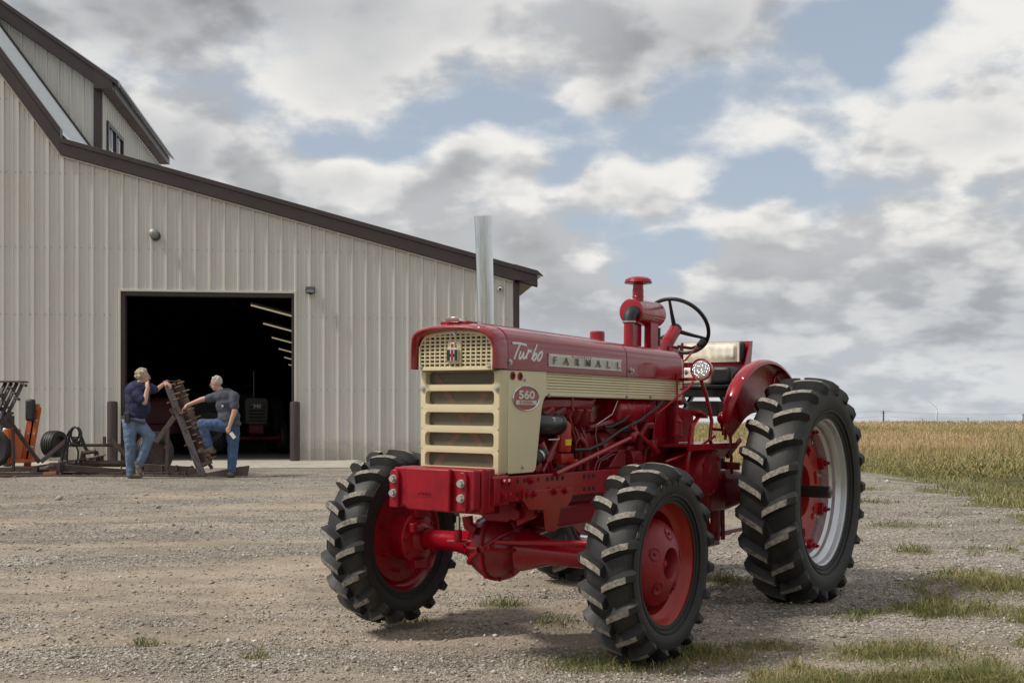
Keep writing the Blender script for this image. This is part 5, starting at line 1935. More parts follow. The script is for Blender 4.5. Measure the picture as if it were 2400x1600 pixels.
# bell housing, clutch housing and gear case
mb = MB()
mb.loft([[(-.69, .20 * math.cos(t), .96 + .22 * math.sin(t)) for t in np.linspace(0, 2 * math.pi, 25)[:-1]], [(-.80, .215 * math.cos(t), .96 + .235 * math.sin(t)) for t in np.linspace(0, 2 * math.pi, 25)[:-1]],
         [(-.86, .20 * math.cos(t), .95 + .22 * math.sin(t)) for t in np.linspace(0, 2 * math.pi, 25)[:-1]], [(-1.10, .15 * math.cos(t), .92 + .17 * math.sin(t)) for t in np.linspace(0, 2 * math.pi, 25)[:-1]]], True, True)
mb.build('bell_housing', 'red_engine', tractor, angle=50)
mb = MB(); mb.bb(-1.75, -1.02, -.15, .17, .74, 1.05); mb.bb(-2.45, -1.75, -.19, .19, .62, 1.02); mb.bb(-1.70, -1.08, -.10, .15, 1.05, 1.24); mb.build('gear_case', 'red_engine', tractor, .02, 3)
mb = MB(); mb.prism([(-.66, .93), (-.86, .93), (-.86, 1.0), (-.83, 1.03), (-.79, 1.03)], (0, .215, 0), (1, 0, 0), (0, 0, 1), (0, .02, 0)); mb.build('lifting_eye', 'red_engine', tractor, .004)
# small valves and castings crowding the gear case
mb = MB()
mb.cyl((-1.02, .17, 1.12), (-1.02, .17, 1.20), .05, .045, 16); mb.cyl((-.96, .18, .97), (-1.09, .18, .97), .055, None, 18); mb.tube([(-1.13, .18, 1.02), (-1.11, .2, 1.12), (-1.16, .21, 1.17), (-1.25, .21, 1.17)], .022, 10)
mb.bb(-.93, -.87, .16, .21, 1.10, 1.16); mb.cyl((-1.28, .18, 1.02), (-1.28, .18, 1.08), .05, .045, 16); mb.bb(-1.35, -1.21, .14, .23, .98, 1.02); mb.tube([(-1.15, .2, .93), (-1.15, .22, 1.02), (-1.22, .24, 1.05), (-1.36, .24, 1.05)], .010, 8)
mb.build('hydraulic_valve', 'red_engine', tractor, .004)
mb = MB()
for x, z in ((-1.02, 1.205), (-1.0, 1.215)):
    mb.torus((x - .02, .205, z + .01), (0, 1, 0), .018, .006, 18, 8)
mb.build('hose_coupler', 'red_engine', tractor)
# shroud plates below the dash
mb = MB(); mb.prism([(-1.36, 1.33), (-1.46, 1.33), (-1.50, 1.06), (-1.30, 1.06)], (0, .18, 0), (1, 0, 0), (0, 0, 1), (0, .012, 0)); mb.prism([(-1.56, 1.29), (-1.80, 1.27), (-1.82, 1.06), (-1.58, 1.06)], (0, .22, 0), (1, 0, 0), (0, 0, 1), (0, .012, 0)); mb.bb(-1.57, -1.51, .10, .24, 1.05, 1.30)
mb.build('shroud_plate', 'red_paint', tractor, .003)
# gear lever boot
p = S(1586, 1000, .27)
mb = MB(); mb.lathe([(.048, -.06), (.050, -.05), (.036, -.045), (.030, .03), (.034, .036), (.026, .045), (.011, .075)] + [(.011 - .0005 * i + (.003 if i % 2 else 0), .08 + i * .012) for i in range(8)], p, (0, 0, 1), 20); mb.tube([p + Vector((0, 0, .15)), p + Vector((.0, 0, .34))], .006, 8); mb.build('lever_boot', 'red_cast', tractor)
# platform and pedals
mb = MB(); mb.bb(-1.98, -1.24, .19, .47, 1.042, 1.058); mb.bb(-1.98, -1.24, .455, .47, 1.02, 1.042); mb.build('step_platform', 'red_paint', tractor, .003)
mb = MB()
mb.tube([S(1638, 975, .42), S(1622, 998, .42), S(1617, 1040, .42), S(1612, 1070, .42), S(1607, 1105, .40)], [.015, .019, .018, .019, .022], 10, True, 0, .55)
q = S(1638, 974, .42)
rot = Matrix.Rotation(rad(-18), 3, 'Y')
mb.box(q + Vector((-.005, 0, .006)), (.11, .075, .012), rot)
for i in range(6):
    mb.box(q + Vector((-.055 + i * .020, 0, .014 + (i - 2.5) * .0065 * 1.0)), (.006, .07, .010), rot)
mb.build('clutch_pedal', 'red_paint', tractor, .003)
mb = MB(); mb.tube([S(1675, 1022, .44), S(1620, 1058, .42), S(1560, 1082, .36)], .009, 8); mb.tube([S(1700, 1030, .45), S(1703, 960, .44)], .010, 8); mb.tube([S(1668, 1040, .43), S(1673, 1062, .42), S(1680, 1058, .42)], [.014, .012, .010], 8); mb.build('pedal_linkage', 'red_paint', tractor)
# brake housing: bolted drum on the side of the gear case
c = S(1655, 1105, .40)
br = empty('brake_housing', (0, 0, 0), 0, tractor)
mb = MB(); mb.lathe([(.16, -.22), (.16, -.04), (.152, .0), (.14, .012), (.09, .018), (.05, .016), (.045, .022), (0, .022)], (c.x, .425, c.z), (0, 1, 0), 40); mb.build('brake_drum', 'red_cast', br)
mb = MB()
for k in range(6):
    a = rad(20 + 60 * k)
    bolt(mb, (c.x + .13 * math.cos(a), .433, c.z + .13 * math.sin(a)), (0, 1, 0), .013, .014)
mb.build('housing_bolt', 'red_cast', br)
mb = MB(); mb.bb(-2.06, -1.80, .18, .36, .60, .88); mb.prism([(-1.66, 1.0), (-1.86, .90), (-1.86, .70), (-1.62, .76)], (0, .22, 0), (1, 0, 0), (0, 0, 1), (0, .10, 0)); mb.build('final_drive', 'red_engine', tractor, .015, 3)
mb = MB(); mb.cyl((-WB, -.70, ZR), (-WB, .70, ZR), .075, None, 24); mb.lathe([(.16, .15), (.15, .30), (.105, .40), (.10, .55)], (-WB, 0, ZR), (0, 1, 0), 24); mb.lathe([(.16, .15), (.15, .30), (.105, .40), (.10, .55)], (-WB, 0, ZR), (0, -1, 0), 24); mb.build('rear_axle', 'red_engine', tractor)
# drawbar, links and step iron under the rear
mb = MB(); mb.bar(S(1640, 1258, .30), S(1735, 1238, .30), .05, .03); mb.bar((-1.2, .0, .40), (-2.9, .0, .36), .08, .03); mb.build('drawbar', 'red_paint', tractor, .003)
mb = MB(); mb.tube([S(1648, 1182, .30), S(1700, 1190, .34)], .013, 8); mb.tube([(-1.95, .25, .62), (-2.0, .27, .40)], .022, 8); mb.tube([(-2.05, .33, .95), (-2.06, .34, .40)], .016, 8); mb.tube([(-1.75, .22, .60), (-1.9, .25, .42)], .018, 8)
mb.bb(-2.1, -1.80, .12, .30, .36, .40); mb.bb(-2.02, -1.98, .28, .34, .40, .95); mb.bb(-2.30, -1.95, .22, .30, .95, 1.04); mb.build('hitch_link', 'red_engine', tractor, .003)
mb = MB(); mb.bar(S(1700, 1090, .40), S(1730, 1092, .42), .03, .05); mb.bar(S(1704, 1070, .42), S(1735, 1030, .42), .02, .03); mb.tube([S(1715, 1110, .4), S(1712, 1020, .40)], .011, 8); mb.build('side_bracket', 'red_engine', tractor, .003)

# ---- frame rails with painted-on slots, bolts and the front drive hanger
for s in (1, -1):
    rail = MB(); rail.bb(-.74, .535, s * .250, s * .272, .795, .922); rail.bb(-.74, .50, s * .20, s * .249, .795, .815); rail.bb(-.74, .50, s * .20, s * .249, .902, .921)
    ro = rail.build('frame_rail', 'red_paint', tractor, .003)
    if s < 0:
        continue
    mb = MB()
    for (px, py) in ((1283, 1122), (1294.5, 1121), (1306.5, 1120.5), (1318.5, 1119.5), (1369.5, 1116), (1380.5, 1115.5), (1391, 1115), (1369.5, 1145), (1380.5, 1144.5), (1391, 1144)):
        p = S(px, py, .2725)
        mb.mark(); mb.bb(p.x - .013, p.x + .013, .268, .2732, p.z - .011, p.z + .011)
    for (px, py) in ((1213.5, 1127), (1229.5, 1126), (1261.5, 1123), (1213, 1158)):
        p = S(px, py, .2725)
        mb.mark(); mb.lathe([(.011, 0), (0, 0)], (p.x, .2735, p.z), (0, 1, 0), 14)
    mb.build('painted_rail_slot', 'painted_hollow', ro)  # near-black blocks on the solid rail paint the dark of its openings
    mb = MB()
    for (px, py) in ((1180, 1129), (1191, 1128), (1179, 1161), (1189, 1159), (1244, 1125)):
        p = S(px, py, .273); bolt(mb, (p.x, .272, p.z), (0, 1, 0), .016, .020)
    mb.build('rail_bolt', 'red_cast', ro)
    pl = [S(px, py, .275) for px, py in ((1225, 1151), (1338, 1141), (1337, 1165), (1326, 1186), (1310, 1188), (1300, 1242), (1296, 1244), (1282, 1245), (1278, 1242), (1273, 1194), (1241, 1194), (1224, 1170))]
    mb = MB(); mb.prism([(p.x, p.z) for p in pl], (0, .2735, 0), (1, 0, 0), (0, 0, 1), (0, .014, 0))
    hg = mb.build('axle_hanger', 'red_orange', tractor, .002)
    mb = MB()
    for (px, py) in ((1235, 1157), (1249, 1156), (1298, 1151), (1323, 1149)):
        p = S(px, py, .288); bolt(mb, (p.x, .2875, p.z), (0, 1, 0), .015, .022)
    mb.build('hanger_bolt', 'red_cast', hg)
mb = MB(); mb.bb(.44, .58, -.27, .27, .78, .93); mb.bb(.535, .585, .20, .283, .79, .925); mb.build('front_bolster', 'red_cast', tractor, .008)
mb = MB(); mb.bb(-.70, -.18, -.15, .15, .60, .74); mb.build('oil_pan', 'red_cast', tractor, .03, 3)

# ---- front weights
wt_ = empty('front_weight', (0, 0, 0), 0, tractor)
mb = MB()
mb.prism([(-.250, .962), (-.105, .966), (.118, .966), (.252, .962), (.252, .770), (.215, .764), (.205, .750), (.10, .752), (-.12, .757), (-.205, .775), (-.212, .760), (-.245, .765)], (.665, 0, 0), (0, 1, 0), (0, 0, 1), (.055, 0, 0))
mb.prism([(-.14, .964), (.125, .964), (.125, .753), (-.14, .758)], (.7195, 0, 0), (0, 1, 0), (0, 0, 1), (.032, 0, 0))
mb.build('weight_casting', 'red_cast', wt_, .009, 3)
for i, x in enumerate((.606, .548)):
    mb = MB(); mb.prism([(-.262, .965), (.258, .965), (.258, .752), (.20, .745), (-.20, .75), (-.262, .765)], (x, 0, 0), (0, 1, 0), (0, 0, 1), (.052, 0, 0)); mb.build('weight_slab', 'red_cast', wt_, .008, 2)
mb = MB()
for y in (-.232, .190):
    mb.mark(); mb.prism([(y - .028, .760), (y + .028, .760), (y + .026, .935), (y + .012, .952), (y - .012, .952), (y - .026, .935)], (.719, 0, 0), (0, 1, 0), (0, 0, 1), (.022, 0, 0))
mb.build('weight_lug', 'red_cast', wt_, .005)
for (y, z) in ((-.232, .905), (-.232, .833), (.190, .897), (.190, .825)):
    mb = MB(); mb.cyl((.741, y, z), (.746, y, z), .021, None, 20); mb.cyl((.746, y, z), (.762, y, z), .0175, .0165, 6); mb.build('weight_bolt', 'zinc', wt_)
mb = MB(); mb.add(*front_text('371095R1', .020, .003, (.7515, -.03, .838), .0003, 1.1)); mb.bb(.7515, .7535, -.085, .025, .823, .826); mb.build('casting_number', 'red_cast', wt_)

# ---- driven front axle
axo = empty('front_axle', (0, 0, 0), 0, tractor)
dc = SX(1141, 1284, .14)
mb = MB()
# differential bowl facing forward
mb.lathe([(.12, -.22), (.155, -.12), (.166, -.05), (.184, -.045), (.184, .0), (.168, .006), (.160, .04), (.145, .075), (.115, .105), (.07, .125), (0, .132)], (.06, dc.y, ZF + .005), (1, 0, 0), 36)
mb.build('differential', 'red_engine', axo)  # bowl in darker red than its ribs, shading put into the colour
mb = MB()
for a in (35, 90, 180, 215, 270, 0):
    d = Vector((0, math.cos(rad(a)), math.sin(rad(a))))
    c0 = Vector((.06, dc.y, ZF + .005))
    pts = [c0 + d * r + Vector((h, 0, 0)) for r, h in ((.168, .004), (.163, .042), (.147, .079), (.117, .109), (.07, .129), (.02, .136))]
    mb.tube(pts, .0125, 6)
mb.torus((.06 + .125, dc.y + .05, ZF + .02), (1, 0, 0), .022, .006, 20, 6); mb.cyl((.175, dc.y + .05, ZF + .02), (.20, dc.y + .05, ZF + .02), .014, .013, 6)
mb.build('differential_ribs', 'red_cast', axo)
mb = MB()
for k in range(12):
    a = rad(30 * k + 10)
    bolt(mb, (.058, dc.y + .175 * math.cos(a), ZF + .005 + .175 * math.sin(a)), (1, 0, 0), .009, .016)
mb.build('differential_bolt', 'red_cast', axo)
# axle tubes: trumpets either side
mb = MB(); mb.tube([(0, dc.y + .06, ZF + .0), (0, dc.y + .15, ZF - .002), (0, dc.y + .25, ZF - .005), (0, dc.y + .33, ZF - .006), (0, .62, ZF - .010), (0, .72, ZF - .012)], [.125, .118, .088, .068, .064, .064], 28); mb.build('axle_trumpet', 'red_paint', axo)
mb = MB(); mb.tube([(0, dc.y - .06, ZF + .005), (0, dc.y - .13, ZF + .007), (0, dc.y - .22, ZF + .010), (0, dc.y - .30, ZF + .010), (0, -.60, ZF + .012)], [.12, .105, .075, .058, .056], 28); mb.build('axle_trumpet', 'red_paint', axo)
for s in (-1, 1):
    kn = empty('steering_knuckle', (0, s * .62, ZF - s * .012), 0, axo)
    mb = MB()
    mb.lathe([(.062, -.03), (.075, -.02), (.085, .0), (.140, .02), (.150, .03), (.150, .055), (.135, .06), (.130, .16), (.16, .165), (.16, .19), (0, .19)], (0, 0, 0), (0, s, 0), 32)
    mb.bb(-.05, .06, -.0, s * .08, .12, .17); mb.bb(-.05, .06, -.0, s * .08, -.17, -.12)
    mb.build('knuckle_housing', 'red_cast', kn, .004)
    mb = MB()
    for k in range(10):
        a = rad(36 * k)
        bolt(mb, (.135 * math.cos(a), s * .022, .135 * math.sin(a)), (0, -s, 0), .009, .014)
    for x in (-.035, .005, .045):
        bolt(mb, (x, s * .04, .17), (0, 0, 1), .010, .022); bolt(mb, (x, s * .04, -.17), (0, 0, -1), .010, .022)
    for k in range(8):
        a = rad(45 * k + 20)
        mb.mark(); mb.cyl((.20 * math.cos(a), s * .17, .20 * math.sin(a)), (.20 * math.cos(a), s * .10, .20 * math.sin(a)), .013, .011, 6)
    mb.build('knuckle_bolt', 'red_cast', kn)
    mb = MB(); mb.bar((.02, s * .0, .06), (.15, -s * .05, .07), .05, .03); mb.cyl((.15, -s * .05, .05), (.15, -s * .05, .10), .022, None, 12); mb.build('steering_arm', 'red_cast', kn, .004)
mb = MB()
mb.tube([SX(1050, 1268, .17), SX(1130, 1268.5, .17)], .0105, 12); mb.tube([SX(1128, 1268.5, .17), SX(1334, 1271, .17)], .0140, 14); mb.tube([SX(1330, 1271, .17), SX(1400, 1273, .17)], .0155, 14)
mb.tube([SX(1131, 1268.5, .17), SX(1139, 1268.5, .17)], .017, 12); mb.tube([SX(1330, 1271, .17), SX(1336, 1271, .17)], .018, 12)
mb.build('tie_rod', 'red_paint', axo)
# pivot bracket, steering cylinder rod and front drive line under the frame
mb = MB()
mb.bb(.30, .44, -.10, .12, .72, .80); mb.prism([(-.16, .80), (.18, .80), (.16, .72), (.07, .66), (-.06, .66), (-.15, .72)], (.10, 0, 0), (0, 1, 0), (0, 0, 1), (.06, 0, 0))
mb.prism([(.12, .78), (.24, .76), (.24, .70), (.13, .64)], (.12, 0, 0), (0, 1, 0), (0, 0, 1), (.04, 0, 0)); mb.cyl((.16, .14, .71), (.20, .14, .71), .034, None, 18)
mb.build('pivot_bracket', 'red_cast', tractor, .006)
mb = MB(); p = SX(1074, 1225, .20); mb.cyl((p.x, p.y, p.z - .035), (p.x, p.y, p.z + .035), .013, None, 14); mb.build('cylinder_rod', 'chrome', tractor)
mb = MB(); mb.cyl((p.x, p.y, p.z - .085), (p.x, p.y, p.z - .035), .022, None, 14); mb.sphere((p.x, p.y, p.z - .085), .022); mb.tube([(p.x, p.y + .06, p.z + .04), (p.x, p.y + .07, p.z - .01), (p.x - .02, p.y + .10, p.z - .03)], .03, 10); mb.build('rod_end', 'red_cast', tractor)
mb = MB(); mb.tube([(-.10, -.02, .56), (-1.1, -.06, .66)], .035, 16); mb.tube([(-.06, -.02, .555), (-.14, -.02, .565)], .05, 14); mb.build('drive_shaft', 'red_paint', tractor)
mb = MB(); mb.bb(-1.20, -.95, -.16, .10, .56, .76); mb.build('transfer_case', 'red_cast', tractor, .02, 3)

# ------------------------------------------------------------------ yard things by the doorway
mat('rust_steel', (0.058, 0.036, 0.030), 0.62, vary=0.3, vscale=9, dirt=(0.095, 0.052, 0.034), dscale=7, dlo=0.45, dhi=0.8, bump=0.2, bscale=60)
mat('rust_pale', (0.105, 0.075, 0.062), 0.6, vary=0.2, vscale=9)
mat('grey_steel', (0.066, 0.055, 0.056), 0.5, vary=0.2, vscale=6, metal=0.2)
mat('tooth_rust', (0.19, 0.10, 0.06), 0.65, vary=0.3, vscale=30)
mat('tooth_orange', (0.34, 0.12, 0.05), 0.7)
mat('orange_paint', (0.50, 0.105, 0.018), 0.45, vary=0.12, vscale=6, dirt=(0.22, 0.065, 0.025), dscale=6, dlo=0.55, dhi=0.8)
mat('steel_end', (0.45, 0.47, 0.48), 0.35, metal=0.8)


def M(px, py, d):
    return Vector(((px - CX) / FPX * d, d, CAMZ - (py - HOR) / FPX * d))


def A(x, y, d):        # reading of the enlarged view of the yard's left
    return M(x / 3.92, 840 + y / 3.92, d)


def B(x, y, d):
    return M(x / 6.273, 880 + y / 6.273, d)


har = empty('drag_harrow', A(1000, 1090, 20.6))
har.location.z = float(hz(har.location.x, har.location.y))
tag(har, 'rusty folding drag harrow lying before the barn with one wing propped upright', 'harrow')
HO = har.location.copy()


def HP(mb, name, m, bevel=0.0):
    mb.v = [tuple(Vector(p) - HO) for p in mb.v]
    return mb.build(name, m, har, bevel)


# propped wing: channel, web and edge plate, with teeth driven through
top_l, bot_l = A(1530, 212, 20.75), A(1868, 1092, 20.35)
top_m, bot_m = A(1600, 212, 20.80), A(1900, 980, 20.45)
top_r, bot_r = A(1648, 212, 20.85), A(1930, 940, 20.50)
mb = MB(); mb.bar(top_l, bot_l, .12, .05, (0, 1, 0)); HP(mb, 'wing_channel', 'grey_steel', .004)
mb = MB(); mb.bar(top_m + Vector((0, .03, 0)), bot_m + Vector((0, .03, 0)), .20, .02, (0, 1, 0)); HP(mb, 'wing_web', 'rust_steel')
mb = MB(); mb.bar(top_r, bot_r, .085, .04, (0, 1, 0)); HP(mb, 'wing_plate', 'rust_steel', .003)
mb = MB(); mb.bar(A(1500, 207, 20.7), A(1652, 207, 20.8), .16, .014); HP(mb, 'wing_cap', 'rust_pale')
mb = MB(); mb.bar(A(1840, 975, 20.38), A(1940, 945, 20.4), .03, .05); HP(mb, 'wing_foot', 'rust_pale')
pegs = [(1640, 226, 1688, 211), (1615, 267, 1663, 247), (1690, 300, 1740, 286), (1610, 325, 1655, 311), (1680, 350, 1730, 331), (1605, 379, 1645, 361), (1675, 391, 1720, 371), (1725, 471, 1782, 455), (1655, 506, 1700, 490),
        (1730, 521, 1782, 491), (1790, 549, 1840, 526), (1715, 581, 1765, 563), (1780, 600, 1832, 577), (1710, 641, 1765, 621), (1778, 645, 1815, 630), (1768, 706, 1815, 690), (1828, 717, 1848, 712), (1763, 770, 1800, 751),
        (1825, 836, 1866, 820), (1935, 916, 1985, 898), (1560, 398, 1535, 410), (1725, 787, 1697, 800), (1780, 917, 1753, 933), (1580, 238, 1600, 230)]
for i, (x0, y0, x1, y1) in enumerate(pegs):
    mb = MB(); mb.tube([A(x0 - 8, y0 + 3, 20.6), A(x1, y1, 20.30)], .013, 8); HP(mb, 'harrow_tooth', 'tooth_rust')
for (x0, y0, x1, y1) in ((1830, 776, 1866, 761), (1885, 897, 1927, 879)):
    mb = MB(); mb.tube([A(x0 - 8, y0 + 3, 20.6), A(x1, y1, 20.30)], .015, 8); HP(mb, 'harrow_tooth', 'tooth_orange')
for (x, y) in ((1552, 262), (1573, 318), (1600, 392), (1621, 450), (1647, 520), (1672, 590), (1700, 660), (1735, 745), (1560, 285), (1608, 232), (1640, 300), (1668, 372), (1700, 460)):
    mb = MB(); p = A(x, y, 20.52); mb.cyl(p, p - Vector((0, .03, 0)), .012, None, 6); HP(mb, 'wing_bolt', 'rust_steel')
for (x, y) in ((1608, 226), (1611, 240)):
    mb = MB(); p = A(x, y, 20.72); mb.cyl(p, p - Vector((0, .03, 0)), .010, None, 6); HP(mb, 'wing_bolt', 'steel_end')
# props
mb = MB(); mb.bar(A(1432, 770, 20.7), A(1612, 522, 20.75), .075, .05, (0, 1, 0)); HP(mb, 'prop_arm', 'rust_pale', .004)
mb = MB(); mb.bar(A(1541, 640, 20.65), A(1533, 1030, 20.6), .05, .05, (0, 1, 0)); HP(mb, 'prop_leg', 'rust_steel')
mb = MB(); mb.bar(A(1520, 830, 20.62), A(1552, 790, 20.62), .09, .03, (0, 1, 0)); mb.bar(A(1575, 455, 20.7), A(1610, 505, 20.7), .10, .06, (0, 1, 0)); HP(mb, 'prop_clamp', 'rust_steel')
mb = MB(); mb.bar(A(1905, 940, 20.9), A(1948, 1010, 20.9), .05, .05, (0, 1, 0)); HP(mb, 'prop_leg', 'rust_steel')
# frame lying on the ground: rails with upright studs
rails = [((-40, 1080), (1875, 1083), 20.25, .07, .05), ((-40, 1055), (1130, 1052), 20.6, .05, .04), ((-40, 1020), (330, 1012), 20.95, .07, .08), ((1320, 1050), (1860, 1062), 20.55, .05, .04), ((1330, 998), (1780, 1024), 20.95, .09, .12)]
for (p0, p1, d, w, h) in rails:
    mb = MB(); mb.bar(A(*p0, d), A(*p1, d), w, h); HP(mb, 'frame_rail', 'rust_steel', .004)
for (x, y, d) in ((180, 1028, 20.8), (285, 1045, 20.6), (420, 1048, 20.6), (560, 1062, 20.5), (680, 1066, 20.4), (770, 1068, 20.4), (800, 992, 21.0), (933, 990, 21.0), (1045, 1062, 20.5), (1115, 998, 21.0), (1355, 1020, 20.7), (1420, 1035, 20.6), (1488, 992, 20.9), (1545, 1048, 20.5), (1622, 988, 20.9), (1700, 1045, 20.5), (1762, 992, 20.9), (1640, 1052, 20.5), (1330, 1030, 20.6), (40, 1028, 20.8), (1490, 1050, 20.5)):
    p = A(x, y, d)
    mb = MB(); mb.cyl(p - Vector((0, 0, .08)), p, .012, None, 8); mb.cyl(p, p + Vector((0, 0, .018)), .024, None, 8); HP(mb, 'harrow_tooth', 'rust_pale')
mb = MB(); mb.prism([(0, 0), (.95, .03), (.98, .20), (.80, .18), (0, .03)], A(1760, 1090, 20.35), (1, 0, 0), (0, 0, 1), (0, .05, 0)); HP(mb, 'skid_end', 'rust_pale', .004)
mb = MB(); mb.bb(0, 1, 0, 1, 0, 1); mb = MB(); c = A(1790, 1050, 20.5); mb.box(c, (.20, .08, .16)); HP(mb, 'skid_bracket', 'rust_steel', .004)
mb = MB(); mb.tube([A(545, 958, 21.4), A(1160, 966, 21.4)], .062, 14); HP(mb, 'axle_pipe', 'rust_steel')
mb = MB(); mb.tube([A(330, 1025, 21.0), A(620, 1010, 21.0)], .055, 14); HP(mb, 'axle_pipe', 'rust_steel')
mb = MB(); mb.bar(A(500, 995, 20.5), A(1165, 1045, 20.7), .10, .11); HP(mb, 'tongue_beam', 'rust_steel', .006)
mb = MB(); mb.box(A(515, 1005, 20.4), (.19, .16, .19)); mb.box(A(480, 985, 20.35), (.10, .10, .05)); mb.cyl(A(555, 1050, 20.3), A(545, 1118, 20.25), .022, .012, 10); HP(mb, 'tongue_hitch', 'rust_steel', .006)
mb = MB(); mb.bar(A(400, 1058, 20.3), A(520, 1046, 20.3), .05, .05); HP(mb, 'hitch_clevis', 'tooth_orange', .004)
mb = MB(); mb.prism([(0, 0), (.08, .0), (.08, .10), (1.2, .28), (1.2, .30), (0, .12)], A(300, 1050, 20.8), (1, 0, 0), (0, 0, 1), (0, .10, 0)); HP(mb, 'corner_gusset', 'rust_steel', .004)
mb = MB(); mb.tube([A(-30, 405, 20.3), A(360, 952, 20.8)], .037, 12); HP(mb, 'fold_brace', 'rust_steel')
mb = MB(); mb.bar(A(378, 948, 20.9), A(622, 742, 21.2), .065, .05, (0, 1, 0)); HP(mb, 'fold_brace', 'rust_steel', .004)
mb = MB(); mb.bar(A(620, 796, 21.3), A(1105, 796, 21.3), .05, .055); HP(mb, 'cross_bar', 'rust_steel', .004)
mb = MB(); mb.bar(A(960, 715, 21.25), A(960, 800, 21.25), .055, .03, (0, 1, 0)); HP(mb, 'bar_post', 'rust_steel', .004)
mb = MB(); mb.bar(A(690, 715, 21.25), A(690, 790, 21.25), .09, .06, (0, 1, 0)); HP(mb, 'bar_post', 'rust_steel', .004)
mb = MB(); mb.bar(A(1005, 735, 21.1), A(1160, 885, 21.1), .085, .05, (0, 1, 0)); HP(mb, 'fold_brace', 'rust_steel', .004)
mb = MB(); mb.bar(A(118, 635, 20.4), A(124, 1035, 20.5), .045, .05, (0, 1, 0)); HP(mb, 'prop_leg', 'rust_steel', .004)
mb = MB(); mb.prism([(0, 0), (.16, 0), (.13, .19), (.03, .19)], A(545, 965, 21.45), (1, 0, 0), (0, 0, 1), (0, .02, 0)); HP(mb, 'mud_plate', 'rust_pale')
# hydraulic cylinder and valve
mb = MB(); mb.tube([A(775, 960, 20.9), A(905, 895, 20.8)], .026, 12); mb.tube([A(905, 895, 20.8), A(968, 884, 20.75)], .015, 10); HP(mb, 'hydraulic_cylinder', 'rust_pale')
mb = MB(); mb.bar(A(735, 985, 20.9), A(765, 850, 20.9), .05, .05, (0, 1, 0)); mb.bar(A(795, 975, 20.9), A(770, 880, 20.9), .04, .04, (0, 1, 0)); mb.tube([A(760, 870, 20.85), A(880, 850, 20.85)], .035, 10); mb.bar(A(880, 850, 20.9), A(905, 945, 20.9), .07, .05, (0, 1, 0)); mb.bar(A(938, 885, 20.9), A(938, 945, 20.9), .05, .04, (0, 1, 0)); HP(mb, 'cylinder_stand', 'rust_steel', .003)
# hoses hung in a coil
for i, (cx_, cy_, rx, ry, d) in enumerate(((690, 715, 55, 88, 20.95), (697, 700, 48, 72, 20.9), (680, 690, 40, 60, 20.92))):
    pts = [A(cx_ + rx * math.cos(t) + 4 * i, cy_ + ry * math.sin(t), d + .03 * math.sin(t * 2)) for t in np.linspace(0, 2 * math.pi, 30)]
    mb = MB(); mb.tube(pts, .016, 8, False); HP(mb, 'hydraulic_hose', 'hose_black')
for pts in ([(640, 660), (610, 720), (590, 820), (575, 900), (568, 968)], [(660, 640), (632, 720), (622, 820), (618, 900), (615, 968)], [(720, 640), (745, 700), (780, 790), (808, 850), (835, 855)], [(735, 720), (760, 790), (790, 845), (870, 850)], [(700, 800), (718, 850), (715, 920), (690, 975)]):
    mb = MB(); mb.tube([A(x, y, 20.85) for x, y in pts], .017, 8); HP(mb, 'hydraulic_hose', 'hose_black')
mb = MB(); mb.tube([A(614, 940, 20.85), A(613, 972, 20.85)], .018, 8); HP(mb, 'hose_end', 'steel_end')
# carrying wheels with ribbed tyres
def harrow_wheel(c, r, w, yaw):
    wh = empty('carrying_wheel', Vector(c) - HO, yaw, har)
    mb = MB()
    pr = [(r * .55, -w * .40), (r * .62, -w * .48), (r * .8, -w * .5), (r * .93, -w * .46)]
    n = 5
    for i in range(n):
        a = -w * .44 + w * .88 * i / n; b = -w * .44 + w * .88 * (i + 1) / n
        crown = lambda q: r * (1 - .05 * (abs(q) / (w * .44)) ** 2.5)
        pr += [(crown(a) - .0, a + .006), (crown(b), b - .008), (crown(b) - .014, b - .006), (crown(b) - .014, b + .004)]
    pr += [(r * .93, w * .46), (r * .8, w * .5), (r * .62, w * .48), (r * .55, w * .40)]
    mb.lathe(pr, (0, 0, 0), (1, 0, 0), 40); mb.build('tyre', 'black_rubber', wh, angle=25)
    mb = MB(); mb.lathe([(r * .56, -w * .4), (r * .5, -w * .2), (r * .2, -w * .1), (0, -w * .1)], (0, 0, 0), (1, 0, 0), 28); mb.lathe([(r * .56, w * .4), (r * .5, w * .2), (r * .2, w * .1), (0, w * .1)], (0, 0, 0), (1, 0, 0), 28); mb.build('rim', 'rust_steel', wh)
c = A(500, 800, 21.6); harrow_wheel((c.x, c.y, c.z + .03), .245, .27, rad(-18))
c = A(1418, 850, 21.5); harrow_wheel((c.x, c.y, c.z - .03), .39, .24, rad(-30))

# left wing rack
lw = []
for (x0, y0, x1, y1) in ((335, 110, -40, 885), (250, 110, -40, 705), (165, 110, -40, 525), (80, 110, -40, 350)):
    mb = MB(); mb.bar(B(x0, y0, 20.6), B(x1, y1, 20.2), .052, .04, (0, 1, 0)); HP(mb, 'wing_bar', 'grey_steel', .003)
mb = MB(); mb.bar(B(-60, 88, 20.6), B(368, 92, 20.6), .30, .03); HP(mb, 'wing_cap', 'rust_pale', .004)
for (x, y) in ((345, 128), (240, 330), (195, 248), (150, 175), (95, 455), (145, 535), (45, 372), (0, 300), (55, 425), (0, 655), (110, 460), (0, 255), (70, 385)):
    mb = MB(); mb.tube([B(x - 30, y - 15, 20.45), B(x + 35, y + 17, 20.25)], .016, 8); mb.cyl(B(x + 30, y + 15, 20.26), B(x + 38, y + 18, 20.24), .026, None, 8); HP(mb, 'harrow_tooth', 'rust_steel')

